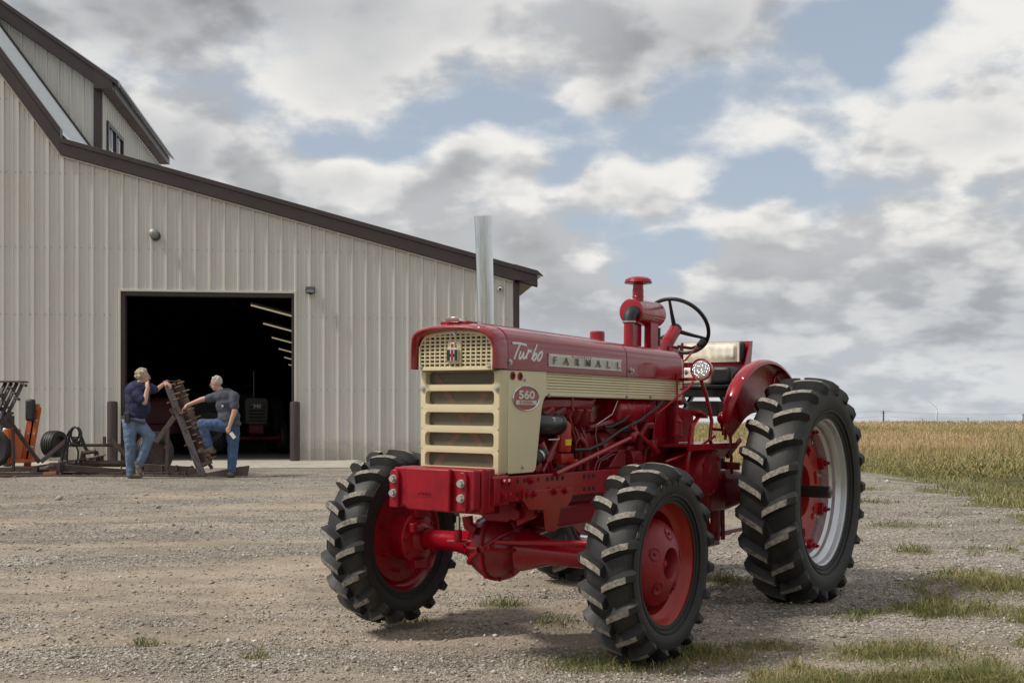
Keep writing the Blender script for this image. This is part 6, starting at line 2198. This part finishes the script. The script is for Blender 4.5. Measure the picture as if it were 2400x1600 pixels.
# orange forklift-like carrier at the left edge
fk = empty('yard_forklift', B(120, 1290, 22.0))
fk.location.z = .345
tag(fk, 'orange forklift with slotted upright guard behind the harrow', 'forklift')
FO = fk.location.copy()
def FP(mb, name, m, bevel=0.0):
    mb.v = [tuple(Vector(p) - FO) for p in mb.v]
    return mb.build(name, m, fk, bevel)
mb = MB(); mb.bar(B(495, 455, 22.0), B(365, 1240, 22.0), .14, .08, (0, 1, 0)); FP(mb, 'guard_upright', 'orange_paint', .006)
mb = MB(); mb.bar(B(560, 462, 22.0), B(425, 1255, 22.0), .11, .08, (0, 1, 0)); FP(mb, 'guard_upright', 'orange_paint', .006)
mb = MB(); mb.mark(); mb.bar(B(470, 468, 21.98), B(585, 462, 22.0), .10, .12); mb.mark(); mb.bar(B(455, 778, 22.0), B(520, 774, 22.0), .06, .08); mb.mark(); mb.bar(B(370, 1180, 22.02), B(465, 1190, 22.02), .06, .42); FP(mb, 'guard_crosspiece', 'orange_paint', .006)
mb = MB(); mb.box(B(448, 505, 21.9), (.17, .12, .40)); mb.box(B(510, 550, 22.1), (.12, .10, .15)); FP(mb, 'guard_pad', 'black_rubber', .04)
for (x, y) in ((462, 655), (545, 658), (428, 850), (508, 850), (480, 1043), (408, 1085)):
    mb = MB(); p = B(x, y, 21.95); mb.cyl(p, p - Vector((0, .03, 0)), .017, None, 8); FP(mb, 'guard_bolt', 'steel_end')
mb = MB(); p = [B(x, y, 21.7) for x, y in ((-120, 780), (110, 785), (110, 960), (100, 960), (60, 1030), (0, 1030), (-120, 1000))]
mb.prism([(q.x, q.z) for q in p], (0, 21.6, 0), (1, 0, 0), (0, 0, 1), (0, .7, 0)); FP(mb, 'body_front', 'orange_paint', .01)
mb = MB(); p = [B(x, y, 21.7) for x, y in ((112, 785), (170, 780), (180, 1260), (112, 1262))]
mb.prism([(q.x, q.z) for q in p], (0, 21.55, 0), (1, 0, 0), (0, 0, 1), (0, .2, 0)); FP(mb, 'body_post', 'orange_paint', .01)
mb = MB(); a_ = B(180, 950, 22.1); b_ = B(250, 1240, 22.1); mb.bb(a_.x, b_.x, 22.0, 22.5, b_.z, a_.z); FP(mb, 'side_box', 'orange_paint', .008)
mb = MB(); a_ = B(60, 1225, 21.9); b_ = B(470, 1275, 21.9); mb.bb(a_.x, b_.x, 21.6, 22.3, b_.z, a_.z); FP(mb, 'base_deck', 'orange_paint', .008)
mb = MB(); p = [B(x, y, 21.6) for x, y in ((-120, 980), (60, 1035), (110, 1200), (112, 1100), (112, 960), (-120, 960))]
mb.prism([(q.x, q.z) for q in p], (0, 21.5, 0), (1, 0, 0), (0, 0, 1), (0, .12, 0)); FP(mb, 'wheel_arch', 'orange_paint', .006)
mb = MB(); p = B(70, 818, 21.58); mb.lathe([(0, .012), (.045, .01), (.06, 0)], p, (0, -1, 0), 18); FP(mb, 'side_lamp', 'steel_end')
mb = MB(); p = B(-5, 1215, 21.6)
mb.lathe([(.20, -.08), (.30, -.10), (.345, -.08), (.35, 0), (.345, .08), (.30, .10), (.20, .08)], (p.x - .12, 21.55, .345 + .35), (0, 1, 0), 32); mb.lathe([(.20, -.06), (.06, -.03), (0, -.03)], (p.x - .12, 21.55, .345 + .35), (0, 1, 0), 24); FP(mb, 'wheel', 'black_rubber')
mb = MB(); p = B(110, 1290, 22.3); mb.lathe([(.12, -.06), (.20, -.07), (.21, 0), (.20, .07), (.12, .06), (0, .06)], (p.x, 22.3, .345 + .21), (0, 1, 0), 24); FP(mb, 'wheel', 'black_rubber')
mb = MB(); mb.tube([B(30, 600, 21.9), B(80, 700, 21.9), B(130, 740, 21.9)], .03, 8); mb.tube([B(150, 530, 21.9), B(155, 620, 21.9), B(110, 720, 21.9)], .025, 8); mb.box(B(95, 700, 21.9), (.22, .2, .28)); FP(mb, 'control_levers', 'black_plastic', .01)

# ------------------------------------------------------------------ the two men
mat('skin', (0.50, 0.29, 0.21), 0.5, vary=0.10, vscale=14)
mat('hair_blond', (0.46, 0.38, 0.26), 0.7, vary=0.45, vscale=38, bump=1.0, bscale=70, bdist=0.02)
mat('hair_grey', (0.50, 0.46, 0.40), 0.7, vary=0.35, vscale=38, bump=1.0, bscale=70, bdist=0.02)
mat('navy_cloth', (0.017, 0.019, 0.062), 0.85, vary=0.25, vscale=7, bump=0.6, bscale=14, bdist=0.02)
mat('slate_cloth', (0.062, 0.070, 0.092), 0.85, vary=0.2, vscale=7, bump=0.6, bscale=14, bdist=0.02)
mat('denim_faded', (0.115, 0.165, 0.255), 0.85, vary=0.25, vscale=6, dirt=(0.19, 0.20, 0.20), dscale=4, dlo=0.5, dhi=0.75, bump=0.7, bscale=16, bdist=0.02)
mat('denim_dark', (0.050, 0.090, 0.18), 0.85, vary=0.25, vscale=6, dirt=(0.085, 0.13, 0.22), dscale=4, dlo=0.5, dhi=0.75, bump=0.7, bscale=16, bdist=0.02)
mat('boot_leather', (0.085, 0.060, 0.042), 0.7, vary=0.3, vscale=12, dirt=(0.17, 0.135, 0.10), dscale=10, dlo=0.45, dhi=0.8)
mat('belt_leather', (0.05, 0.028, 0.018), 0.5)
mat('patch_white', (0.6, 0.56, 0.5), 0.7)
mat('paper_cream', (0.72, 0.70, 0.60), 0.7)
mat('glass_frame', (0.35, 0.36, 0.36), 0.3, metal=0.6)


def organic(name, shapes, material, parent, voxel=.012, smooth=4, wrinkle=0.0, wsize=.10):
    """union of tapered limbs and ellipsoids, fused and smoothed into one skin"""
    mb = MB()
    for sh in shapes:
        if sh[0] == 'cap':
            _, p0, p1, r0, r1 = sh
            p0, p1 = Vector(p0), Vector(p1)
            a = (p1 - p0)
            ln = a.length
            a = a / max(ln, 1e-6)
            prof = []
            for i in range(5):
                t = math.pi / 2 * i / 5
                prof.append((r0 * math.sin(t), -r0 * math.cos(t)))
            for i in range(6):
                t = i / 5
                prof.append((r0 + (r1 - r0) * t, ln * t))
            for i in range(1, 6):
                t = math.pi / 2 * i / 5
                prof.append((r1 * math.cos(t), ln + r1 * math.sin(t)))
            mb.lathe(prof, p0, a, 18)
        else:
            _, c, r = sh[:3]
            if len(sh) > 3:
                q = MB(); q.sphere((0, 0, 0), r, 20, 14)
                mb.add([Vector(c) + sh[3] @ Vector(p) for p in q.v], q.f)
            else:
                mb.sphere(c, r, 20, 14)
    o = mb.build(name, material, parent)
    rm = o.modifiers.new('fuse', 'REMESH'); rm.mode = 'VOXEL'; rm.voxel_size = voxel; rm.use_smooth_shade = True
    sm = o.modifiers.new('relax', 'SMOOTH'); sm.factor = .5; sm.iterations = smooth
    if wrinkle > 0:
        tx = bpy.data.textures.new(name, 'CLOUDS'); tx.noise_scale = wsize; tx.noise_depth = 2
        ds = o.modifiers.new('wrinkle', 'DISPLACE'); ds.texture = tx; ds.strength = wrinkle; ds.mid_level = .5; ds.texture_coords = 'LOCAL'
    bpy.context.view_layer.update()
    dg = bpy.context.evaluated_depsgraph_get()
    me = bpy.data.meshes.new_from_object(o.evaluated_get(dg))
    o.modifiers.clear()
    old = o.data
    o.data = me
    bpy.data.meshes.remove(old)
    me.polygons.foreach_set('use_smooth', [True] * len(me.polygons))
    return o


def hand(shapes, wrist, dirn, palm_n, scale=1.0, curl=.5, thumb_side=1):
    """palm and five unequal bent fingers; dirn = pointing, palm_n = out of the palm"""
    d, n = nrm(dirn), nrm(palm_n)
    n = (n - d * n.dot(d)).normalized()
    s = d.cross(n)
    w = Vector(wrist)
    k = scale
    shapes.append(('cap', w, w + d * .035 * k, .027 * k, .030 * k))
    for i, off in enumerate((-.024, -.008, .008, .024)):
        shapes.append(('cap', w + d * .03 * k + s * off * k, w + d * .085 * k + s * off * 1.05 * k, .015 * k, .0125 * k))
        ln = (.072, .080, .074, .058)[i] * k
        p = w + d * .088 * k + s * off * 1.08 * k
        q = (d * math.cos(curl * .6) + n * math.sin(curl * .6))
        p2 = p + q * ln * .5
        q2 = (d * math.cos(curl * 1.7) + n * math.sin(curl * 1.7))
        p3 = p2 + q2 * ln * .5
        shapes.append(('cap', p, p2, .0100 * k, .0092 * k)); shapes.append(('cap', p2, p3, .0092 * k, .0078 * k))
    t0 = w + d * .025 * k - s * thumb_side * .026 * k
    t1 = t0 + (d * .6 - s * thumb_side * .6 + n * .35).normalized() * .042 * k
    t2 = t1 + (d * .85 - s * thumb_side * .1 + n * .45).normalized() * .030 * k
    shapes.append(('cap', t0, t1, .0150 * k, .0115 * k)); shapes.append(('cap', t1, t2, .0115 * k, .0088 * k))


def head_shapes(sh, c, yaw, tilt=0.0, s=1.0):
    """head of about 0.235 m facing along yaw (0 = picture right), nodding by tilt"""
    R_ = Matrix.Rotation(yaw, 3, 'Z') @ Matrix.Rotation(tilt, 3, 'Y')
    def P(x, y, z):
        return Vector(c) + R_ @ (Vector((x, y, z)) * s)
    sh += [('ell', P(-.012, 0, .028), tuple(v * s for v in (.098, .076, .092)), R_), ('ell', P(.022, 0, -.030), tuple(v * s for v in (.066, .062, .082)), R_), ('ell', P(.062, 0, -.082), tuple(v * s for v in (.026, .030, .024)), R_),
           ('ell', P(.086, 0, .030), tuple(v * s for v in (.014, .05, .010)), R_),
           ('cap', P(.088, 0, .012), P(.112, 0, -.022), .009 * s, .014 * s), ('ell', P(.088, 0, -.055), tuple(v * s for v in (.014, .026, .010)), R_), ('ell', P(.084, 0, -.070), tuple(v * s for v in (.014, .024, .008)), R_),
           ('ell', P(-.012, .076, -.005), tuple(v * s for v in (.020, .010, .032)), R_), ('ell', P(-.012, -.076, -.005), tuple(v * s for v in (.020, .010, .032)), R_),
           ('ell', P(.058, .034, -.030), tuple(v * s for v in (.024, .022, .024)), R_), ('ell', P(.058, -.034, -.030), tuple(v * s for v in (.024, .022, .024)), R_)]
    return P, R_


def eyes_and_glasses(P, R_, parent, glasses=True):
    mb = MB()
    for y in (-.030, .030):
        mb.sphere(P(.083, y, .008), .0105, 10, 8)
    mb.build('eye', 'white_plastic', parent)
    mb = MB()
    for y in (-.030, .030):
        mb.sphere(P(.0905, y, .008), .0048, 8, 6)
    mb.build('pupil', 'black_plastic', parent)
    mb = MB()
    for y in (-.032, .032):
        mb.tube([P(.090, y - .016, .028), P(.096, y, .032), P(.090, y + .016, .028)], .0042, 6)
    mb.build('eyebrow', 'hair_grey', parent)
    if glasses:
        mb = MB()
        for y in (-.033, .033):
            mb.torus(P(.106, y, .004), R_ @ Vector((1, 0, 0)), .021, .0018, 18, 5)
            mb.tube([P(.104, y + (.02 if y > 0 else -.02), .008), P(.0, .078 if y > 0 else -.078, .012)], .0018, 5)
        mb.tube([P(.108, -.012, .008), P(.108, .012, .008)], .0018, 5)
        mb.build('glasses', 'glass_frame', parent)


def person_at(name, x8, y8, d0, label):
    base = M(280 + x8 / 5.807, 860 + y8 / 5.807, d0)
    p = empty('person', base)
    tag(p, label, 'person')
    def J(x, y, dd=0.0):
        return M(280 + x / 5.807, 860 + y / 5.807, d0 + dd) - base
    return p, J


# man in navy, leaning on the wing, hand at his chin
pa, J = person_at('person', 190, 1520, 19.8, 'man in navy shirt and faded jeans leaning on the harrow, hand to chin')
pa.location.z = float(hz(pa.location.x, pa.location.y)) + .005
body = []
hc = J(322, 148, .02)
P, R_ = head_shapes(body, hc, rad(22), rad(2))
body += [('cap', J(300, 200, .02), J(275, 270, .02), .062, .070), ('ell', J(240, 360, .02), (.15, .13, .20)), ('ell', J(235, 560, .02), (.16, .14, .17)), ('ell', J(190, 730, .02), (.15, .12, .12)),
         ('cap', J(150, 770, -.04), J(150, 1100, -.03), .085, .060), ('cap', J(150, 1100, -.03), J(152, 1450, .0), .058, .042), ('cap', J(270, 770, .08), J(415, 960, .02), .085, .060), ('cap', J(415, 960, .02), J(262, 1370, -.02), .056, .042),
         ('cap', J(175, 330, -.16), J(335, 490, -.20), .056, .046), ('cap', J(340, 492, -.20), J(385, 290, -.14), .046, .032),
         ('cap', J(420, 290, .20), J(505, 318, .30), .052, .042), ('cap', J(505, 318, .30), J(628, 222, .42), .041, .028)]
hand(body, J(386, 285, -.14), J(368, 215, -.10) - J(386, 285, -.14), J(420, 230, .0) - J(386, 285, -.14), .95, 1.0, -1)
hand(body, J(632, 220, .42), J(690, 260, .38) - J(632, 220, .42), Vector((-.1, .2, -1)), 1.0, .75, 1)
organic('body', body, 'skin', pa, .009, 3)
eyes_and_glasses(P, R_, pa)
hair = []
for i in range(70):
    a = random.uniform(0, 6.28); e = random.uniform(-.35, 1.3)
    x, y, z = math.cos(a) * math.cos(e), math.sin(a) * math.cos(e), math.sin(e)
    if x > .25 and z < .62 or (x > -.05 and z < .10):
        continue
    hair.append(('ell', P(-.018 + x * .098, y * .080, .034 + z * .094), (random.uniform(.020, .034),) * 3))
hair.append(('ell', P(-.028, 0, .042), (.102, .090, .098), R_))
organic('hair', hair, 'hair_blond', pa, .008, 2, .032, .03)
shirt = [('ell', J(250, 335, .02), (.215, .165, .17)), ('ell', J(245, 440, .02), (.205, .170, .20)), ('ell', J(250, 560, .02), (.205, .175, .19)), ('ell', J(215, 665, .02), (.195, .165, .10)), ('cap', J(240, 250, .02), J(330, 275, .06), .075, .06),
         ('cap', J(180, 320, -.12), J(300, 455, -.19), .100, .078), ('cap', J(400, 300, .14), J(468, 318, .26), .090, .075)]
organic('shirt', shirt, 'navy_cloth', pa, .011, 16, .028, .10)
mb = MB(); mb.tube([J(255, 232, -.06), J(285, 262, -.10), J(330, 272, -.06), J(345, 250, .03)], .020, 8, True, 0, .5); mb.build('collar', 'navy_cloth', pa)
jeans = [('ell', J(190, 735, .02), (.195, .155, .12)), ('cap', J(140, 780, -.03), J(148, 1090, -.03), .120, .088), ('cap', J(148, 1090, -.03), J(152, 1475, .0), .088, .072),
         ('cap', J(260, 790, .06), J(415, 955, .02), .115, .090), ('cap', J(415, 955, .02), J(268, 1345, -.03), .090, .072)]
organic('jeans', jeans, 'denim_faded', pa, .011, 8, .032, .08)
mb = MB(); mb.loft([[tuple(J(190, 712, .02) + Vector((.202 * math.cos(t), .165 * math.sin(t), -.02 - .06 * math.cos(t) + z))) for t in np.linspace(0, 2 * math.pi, 33)[:-1]] for z in (-.02, .02)]); mb.build('belt', 'belt_leather', pa)
mb = MB(); mb.box(J(105, 700, -.17), (.085, .045, .17)); mb.build('phone_holster', 'black_rubber', pa, .012, 3)
def boot(parent, heel, toe, ankle, J=None, w=.046):
    h, t, a = Vector(heel), Vector(toe), Vector(ankle)
    d = (t - h).normalized()
    sh = [('cap', h + Vector((0, 0, .035)), h + d * .10 + Vector((0, 0, .04)), .043, .048), ('cap', h + d * .10 + Vector((0, 0, .036)), t - d * .04 + Vector((0, 0, .034)), .048, .036), ('cap', h + d * .03 + Vector((0, 0, .06)), a, .046, .050)]
    organic('boot', sh, 'boot_leather', parent, .009, 3)
boot(pa, J(125, 1512, .0), J(325, 1516, -.05), J(152, 1450, .0))
boot(pa, J(232, 1352, -.05), J(300, 1500, -.12), J(262, 1330, -.03))
mb = MB(); mb.torus(J(642, 212, .42), J(700, 250, .38) - J(632, 220, .42), .031, .004, 20, 6); mb.build('wristwatch', 'polished', pa)

# man in grey, foot up on the wing, pointing
pb, J = person_at('person', 1510, 1490, 20.2, 'grey-haired man in slate t-shirt with one boot up on the harrow')
pb.location.z = float(hz(pb.location.x, pb.location.y)) + .005
body = []
hc = J(1318, 222, -.02)
P, R_ = head_shapes(body, hc, rad(180 - 22), rad(20))
body += [('cap', J(1345, 290, .0), J(1400, 350, .02), .060, .070), ('ell', J(1440, 440, .02), (.15, .12, .18)), ('ell', J(1470, 640, .02), (.15, .12, .19)), ('ell', J(1470, 790, .02), (.15, .12, .11)),
         ('cap', J(1395, 780, -.02), J(1120, 765, -.10), .085, .062), ('cap', J(1120, 768, -.10), J(1215, 1060, -.08), .060, .044), ('cap', J(1550, 800, .06), J(1548, 1110, .04), .085, .062), ('cap', J(1548, 1110, .04), J(1528, 1420, .03), .060, .044),
         ('cap', J(1310, 400, .02), J(1110, 440, .02), .052, .044), ('cap', J(1110, 440, .02), J(930, 512, .0), .042, .030), ('cap', J(1560, 410, -.06), J(1565, 600, -.12), .054, .046), ('cap', J(1565, 600, -.12), J(1498, 800, -.16), .045, .031)]
hand(body, J(928, 512, .0), J(850, 575, .0) - J(928, 512, .0), Vector((.2, .1, -1)), 1.0, .45, -1)
hand(body, J(1495, 805, -.16), J(1470, 900, -.18) - J(1495, 805, -.16), Vector((.25, .9, 0)), 1.0, 1.25, 1)
organic('body', body, 'skin', pb, .009, 3)
eyes_and_glasses(P, R_, pb)
hair = []
for i in range(60):
    a = random.uniform(0, 6.28); e = random.uniform(-.4, 1.2)
    x, y, z = math.cos(a) * math.cos(e), math.sin(a) * math.cos(e), math.sin(e)
    if x > .1 and z < .75 or (x > -.25 and z < .05):
        continue
    hair.append(('ell', P(-.014 + x * .094, y * .078, .032 + z * .090), (random.uniform(.010, .020),) * 3))
hair.append(('ell', P(-.030, 0, .034), (.088, .081, .090), R_))
organic('hair', hair, 'hair_grey', pb, .008, 1, .032, .026)
shirt = [('ell', J(1440, 400, .02), (.205, .15, .14)), ('ell', J(1465, 520, .02), (.195, .155, .19)), ('ell', J(1490, 680, .02), (.190, .155, .18)), ('ell', J(1505, 770, .02), (.188, .150, .07)),
         ('cap', J(1330, 390, .02), J(1205, 432, .02), .085, .070), ('cap', J(1555, 400, -.04), J(1565, 535, -.10), .092, .076), ('cap', J(1400, 340, .02), J(1480, 340, .02), .07, .07)]
organic('shirt', shirt, 'slate_cloth', pb, .011, 16, .028, .10)
jeans = [('ell', J(1475, 800, .02), (.175, .140, .11)), ('cap', J(1400, 790, -.02), J(1125, 772, -.10), .115, .090), ('cap', J(1125, 772, -.10), J(1212, 1045, -.08), .090, .072),
         ('cap', J(1545, 830, .05), J(1548, 1110, .04), .115, .090), ('cap', J(1548, 1110, .04), J(1528, 1405, .03), .090, .070)]
organic('jeans', jeans, 'denim_dark', pb, .011, 8, .032, .08)
boot(pb, J(1285, 1172, -.08), J(1055, 1170, -.20), J(1220, 1060, -.08))
boot(pb, J(1545, 1490, .05), J(1470, 1492, -.12), J(1530, 1410, .03))
mb = MB(); mb.box(J(1402, 525, -.165), (.028, .012, .036)); mb.build('pocket_patch', 'patch_white', pb)
mb = MB(); mb.box(J(1412, 490, -.155), (.07, .012, .012)); mb.build('pocket_trim', 'black_rubber', pb)
tg = MB(); rot = Matrix.Rotation(rad(52), 3, 'Y'); tg.box((0, 0, 0), (.115, .003, .062), rot); 
o = tg.build('paper_tag', 'paper_cream', None); o.location = pb.location + J(1540, 925, -.22)
tag(o, 'cream paper tag held in the grey-haired man\'s lowered hand', 'tag')

# ------------------------------------------------------------------ machines parked inside the barn
mat('old_red', (0.13, 0.010, 0.012), 0.5, vary=0.2, vscale=5)
mat('old_pink', (0.28, 0.06, 0.075), 0.6, vary=0.1, vscale=5)
mat('old_grey', (0.07, 0.07, 0.065), 0.5, vary=0.15, vscale=5)


def shed_wheel(parent, c, r, w, rimmat, ring=None):
    wh = empty('wheel', c, 0, parent)
    mb = MB(); mb.lathe([(r * .62, -w * .45), (r * .8, -w * .5), (r * .96, -w * .42), (r, -w * .2), (r, w * .2), (r * .96, w * .42), (r * .8, w * .5), (r * .62, w * .45)], (0, 0, 0), (0, 1, 0), 40)
    for k in range(20):
        a = 2 * math.pi * k / 20
        mb.bar((r * .98 * math.cos(a), -w * .45, r * .98 * math.sin(a)), (r * 1.0 * math.cos(a + .2), 0, r * 1.0 * math.sin(a + .2)), .03, .05); mb.bar((r * .98 * math.cos(a + .15), w * .45, r * .98 * math.sin(a + .15)), (r * 1.0 * math.cos(a + .35), 0, r * 1.0 * math.sin(a + .35)), .03, .05)
    mb.build('tyre', 'tyre_side', wh)
    mb = MB(); mb.lathe([(r * .63, -w * .44), (r * .60, -w * .44), (r * .57, -w * .3), (r * .57, 0), (r * .63, w * .44)], (0, 0, 0), (0, 1, 0), 40); mb.build('rim', ring or rimmat, wh)
    mb = MB(); mb.lathe([(r * .57, -w * .1), (r * .4, -w * .05), (r * .25, -w * .2), (r * .12, -w * .25), (0, -w * .25)], (0, 0, 0), (0, 1, 0), 32); mb.build('wheel_disc', rimmat, wh)


def shed_tractor(u, n, rot, label, hoodmat, wheelmat, front_r, rear_r, number=None, ring=None):
    t = empty('parked_tractor', at_wall(u, n, FLOOR), TH + rot)
    tag(t, label, 'tractor', 'tractors parked inside the barn')
    # local: nose towards -y
    mb = MB(); mb.prism([(-.26, .72), (.26, .72), (.28, 1.24), (.22, 1.34), (-.22, 1.34), (-.28, 1.24)], (0, -1.55, 0), (1, 0, 0), (0, 0, 1), (0, 1.5, 0)); mb.build('hood', hoodmat, t, .02, 3)
    mb = MB(); mb.bb(-.23, .23, -1.60, -1.555, .72, 1.22); mb.build('grille', 'old_grey', t, .01)
    mb = MB()
    for i in range(5):
        mb.bb(-.19, .19, -1.612, -1.602, .78 + i * .08, .815 + i * .08)
    mb.build('painted_grille_slots', 'painted_hollow', t)  # near-black bars on the grille front, the dark of openings painted on
    mb = MB(); mb.bb(-.18, .18, -1.5, .9, .48, .80); mb.build('engine', 'old_red', t, .03)
    mb = MB(); mb.cyl((-.75, -1.15, front_r), (.75, -1.15, front_r), .05, None, 12); mb.cyl((-.8, .55, rear_r), (.8, .55, rear_r), .08, None, 12); mb.build('axle', 'old_red', t)
    mb = MB(); mb.cyl((.0, -1.0, 1.3), (0, -1.0, 2.0), .03, None, 10); mb.build('exhaust_stack', 'black_paint', t)
    mb = MB(); mb.torus((0, .05, 1.55), (0, .6, .8), .2, .014, 28, 6); mb.cyl((0, -.15, 1.25), (0, .05, 1.55), .03, None, 8); mb.build('steering_wheel', 'black_plastic', t)
    mb = MB(); mb.bb(-.25, .25, .5, .95, 1.15, 1.22); mb.bb(-.25, .25, .9, .96, 1.2, 1.5); mb.build('seat', 'black_rubber', t, .03)
    for s in (-1, 1):
        w = empty('w', (0, 0, 0), 0, t); bpy.data.objects.remove(w)
        for (y, r, wd, off) in ((-1.15, front_r, .20, .66), (.55, rear_r, .34, .72)):
            wh = empty('wheel', (s * off, y, r), rad(90), t)
            sh_wheel(wh, r, wd, wheelmat, ring if r == rear_r else None)
    if number:
        mb = MB(); vs_, fs_ = text_mesh(number, .13, .006, .004); mb.add([(v.x, -1.612 - v.z, 1.14 + v.y) for v in vs_], fs_); mb.build('number_plate', 'patch_white', t)
    return t


def sh_wheel(wh, r, w, rimmat, ring):
    mb = MB(); mb.lathe([(r * .62, -w * .45), (r * .8, -w * .5), (r * .96, -w * .42), (r, -w * .2), (r, w * .2), (r * .96, w * .42), (r * .8, w * .5), (r * .62, w * .45)], (0, 0, 0), (0, 1, 0), 36)
    mb.build('tyre', 'tyre_side', wh)
    mb = MB(); mb.lathe([(r * .635, -w * .44), (r * .60, -w * .44), (r * .57, -w * .3), (r * .57, w * .3), (r * .60, w * .44), (r * .635, w * .44)], (0, 0, 0), (0, 1, 0), 36); mb.lathe([(r * .57, -w * .1), (r * .4, -w * .05), (r * .25, -w * .2), (0, -w * .25)], (0, 0, 0), (0, 1, 0), 28); mb.lathe([(r * .57, w * .1), (r * .4, w * .05), (r * .25, w * .2), (0, w * .25)], (0, 0, 0), (0, 1, 0), 28)
    mb.build('rim', ring or rimmat, wh)


q = wpt(573, 970, 3.4); shed_tractor(q.x - .1, 5.6, rad(12), 'grey-nosed tractor numbered 340 just inside the barn doorway', 'old_grey', 'old_red', .38, .68, '340')
q = wpt(404, 1013, 3.0); shed_tractor(q.x - .1, 4.6, rad(-70), 'dark red tractor with pale rear rims behind the propped harrow wing', 'old_red', 'old_red', .36, .66, None, 'old_grey')
q = wpt(668, 990, 2.4); shed_tractor(q.x + 1.75, 4.2, rad(-80), 'faded pink-red tractor half hidden by the right door jamb', 'old_pink', 'old_red', .36, .62)

# ------------------------------------------------------------------ far things: turbines, poles and wires
mat('turbine_white', (0.80, 0.81, 0.82), 0.5)
mat('pole_wood', (0.115, 0.10, 0.085), 0.8)


def turbine(px, py, d, R, tips, label):
    hub = M(px, py, d)
    t = empty('wind_turbine', (hub.x, hub.y, hub.z - R * 1.75))
    tag(t, label, 'turbine', 'wind turbines beyond the field')
    k = R / 50
    H_ = R * 1.75
    mb = MB(); mb.tube([(0, 0, 0), (0, 0, H_ * .5), (0, 0, H_ - 1)], [2.6 * k, 2.1 * k, 1.5 * k], 16); mb.build('tower', 'turbine_white', t)
    mb = MB(); mb.tube([(0, -3 * k, H_), (0, -1 * k, H_), (0, 8 * k, H_)], [1.0 * k, 2.0 * k, 1.6 * k], 12); mb.build('nacelle', 'turbine_white', t)
    for a in tips:
        dv = Vector((math.cos(a), 0, math.sin(a)))
        mb = MB(); c = Vector((0, -3 * k, H_))
        mb.tube([c, c + dv * R * .18, c + dv * R * .6, c + dv * R], [1.0 * k, 2.0 * k, 1.2 * k, .3 * k], 10, True, 0, .4, (0, 1, 0)); mb.build('blade', 'turbine_white', t)


turbine(2196.5, 957, 4100, 51, (rad(140), rad(15.5), rad(258)), 'larger white wind turbine above the corn at right')
turbine(2002.5, 983.5, 9000, 54, (rad(150), rad(28), rad(270)), 'tiny distant wind turbine beside the big rear tyre')
tops = []
for (px, py, d, r, word) in ((2070.6, 962, 450, .26, 'tallest dark utility pole nearest the rear tyre'), (2162, 981, 800, .22, 'short utility pole just left of the large turbine'), (2268.8, 978, 760, .24, 'utility pole right of the large turbine'), (2398, 969, 600, .24, 'utility pole at the right picture edge')):
    top = M(px, py, d)
    t = empty('utility_pole', (top.x, top.y, top.z - 11))
    tag(t, word, 'pole', 'utility poles beyond the field')
    mb = MB(); mb.tube([(0, 0, 0), (0, 0, 11)], [r * 1.3, r], 10); mb.build('pole_shaft', 'pole_wood', t)
    mb = MB(); mb.bar((-.9, 0, 10.2), (.9, 0, 10.2), .12, .14); mb.build('cross_arm', 'pole_wood', t)
    tops.append(top)
def sagline(a, b, sag, r, label):
    pts = []
    for i in range(13):
        k = i / 12
        p = a + (b - a) * k
        pts.append(p - Vector((0, 0, sag * 4 * k * (1 - k))))
    mb = MB(); mb.tube(pts, r, 5); o = mb.build('overhead_wire', 'pole_wood')
    tag(o, label, 'wire', 'wires strung between the utility poles')
dz = Vector((0, 0, -.7))
sagline(M(1500, 967, 420), tops[0] + dz * .2, 1.2, .035, 'upper wire running left from the tallest pole')
sagline(M(1500, 985, 420), tops[0] + dz * 3, 1.2, .03, 'lower wire running left from the tallest pole')
sagline(tops[0] + dz * .2, tops[3] + Vector((0, 0, .3)), 1.0, .035, 'wire from the tallest pole to the right picture edge')
sagline(tops[0] + dz * 3, tops[2] + dz * .1, .8, .03, 'wire from the tallest pole to the pole right of the turbine')
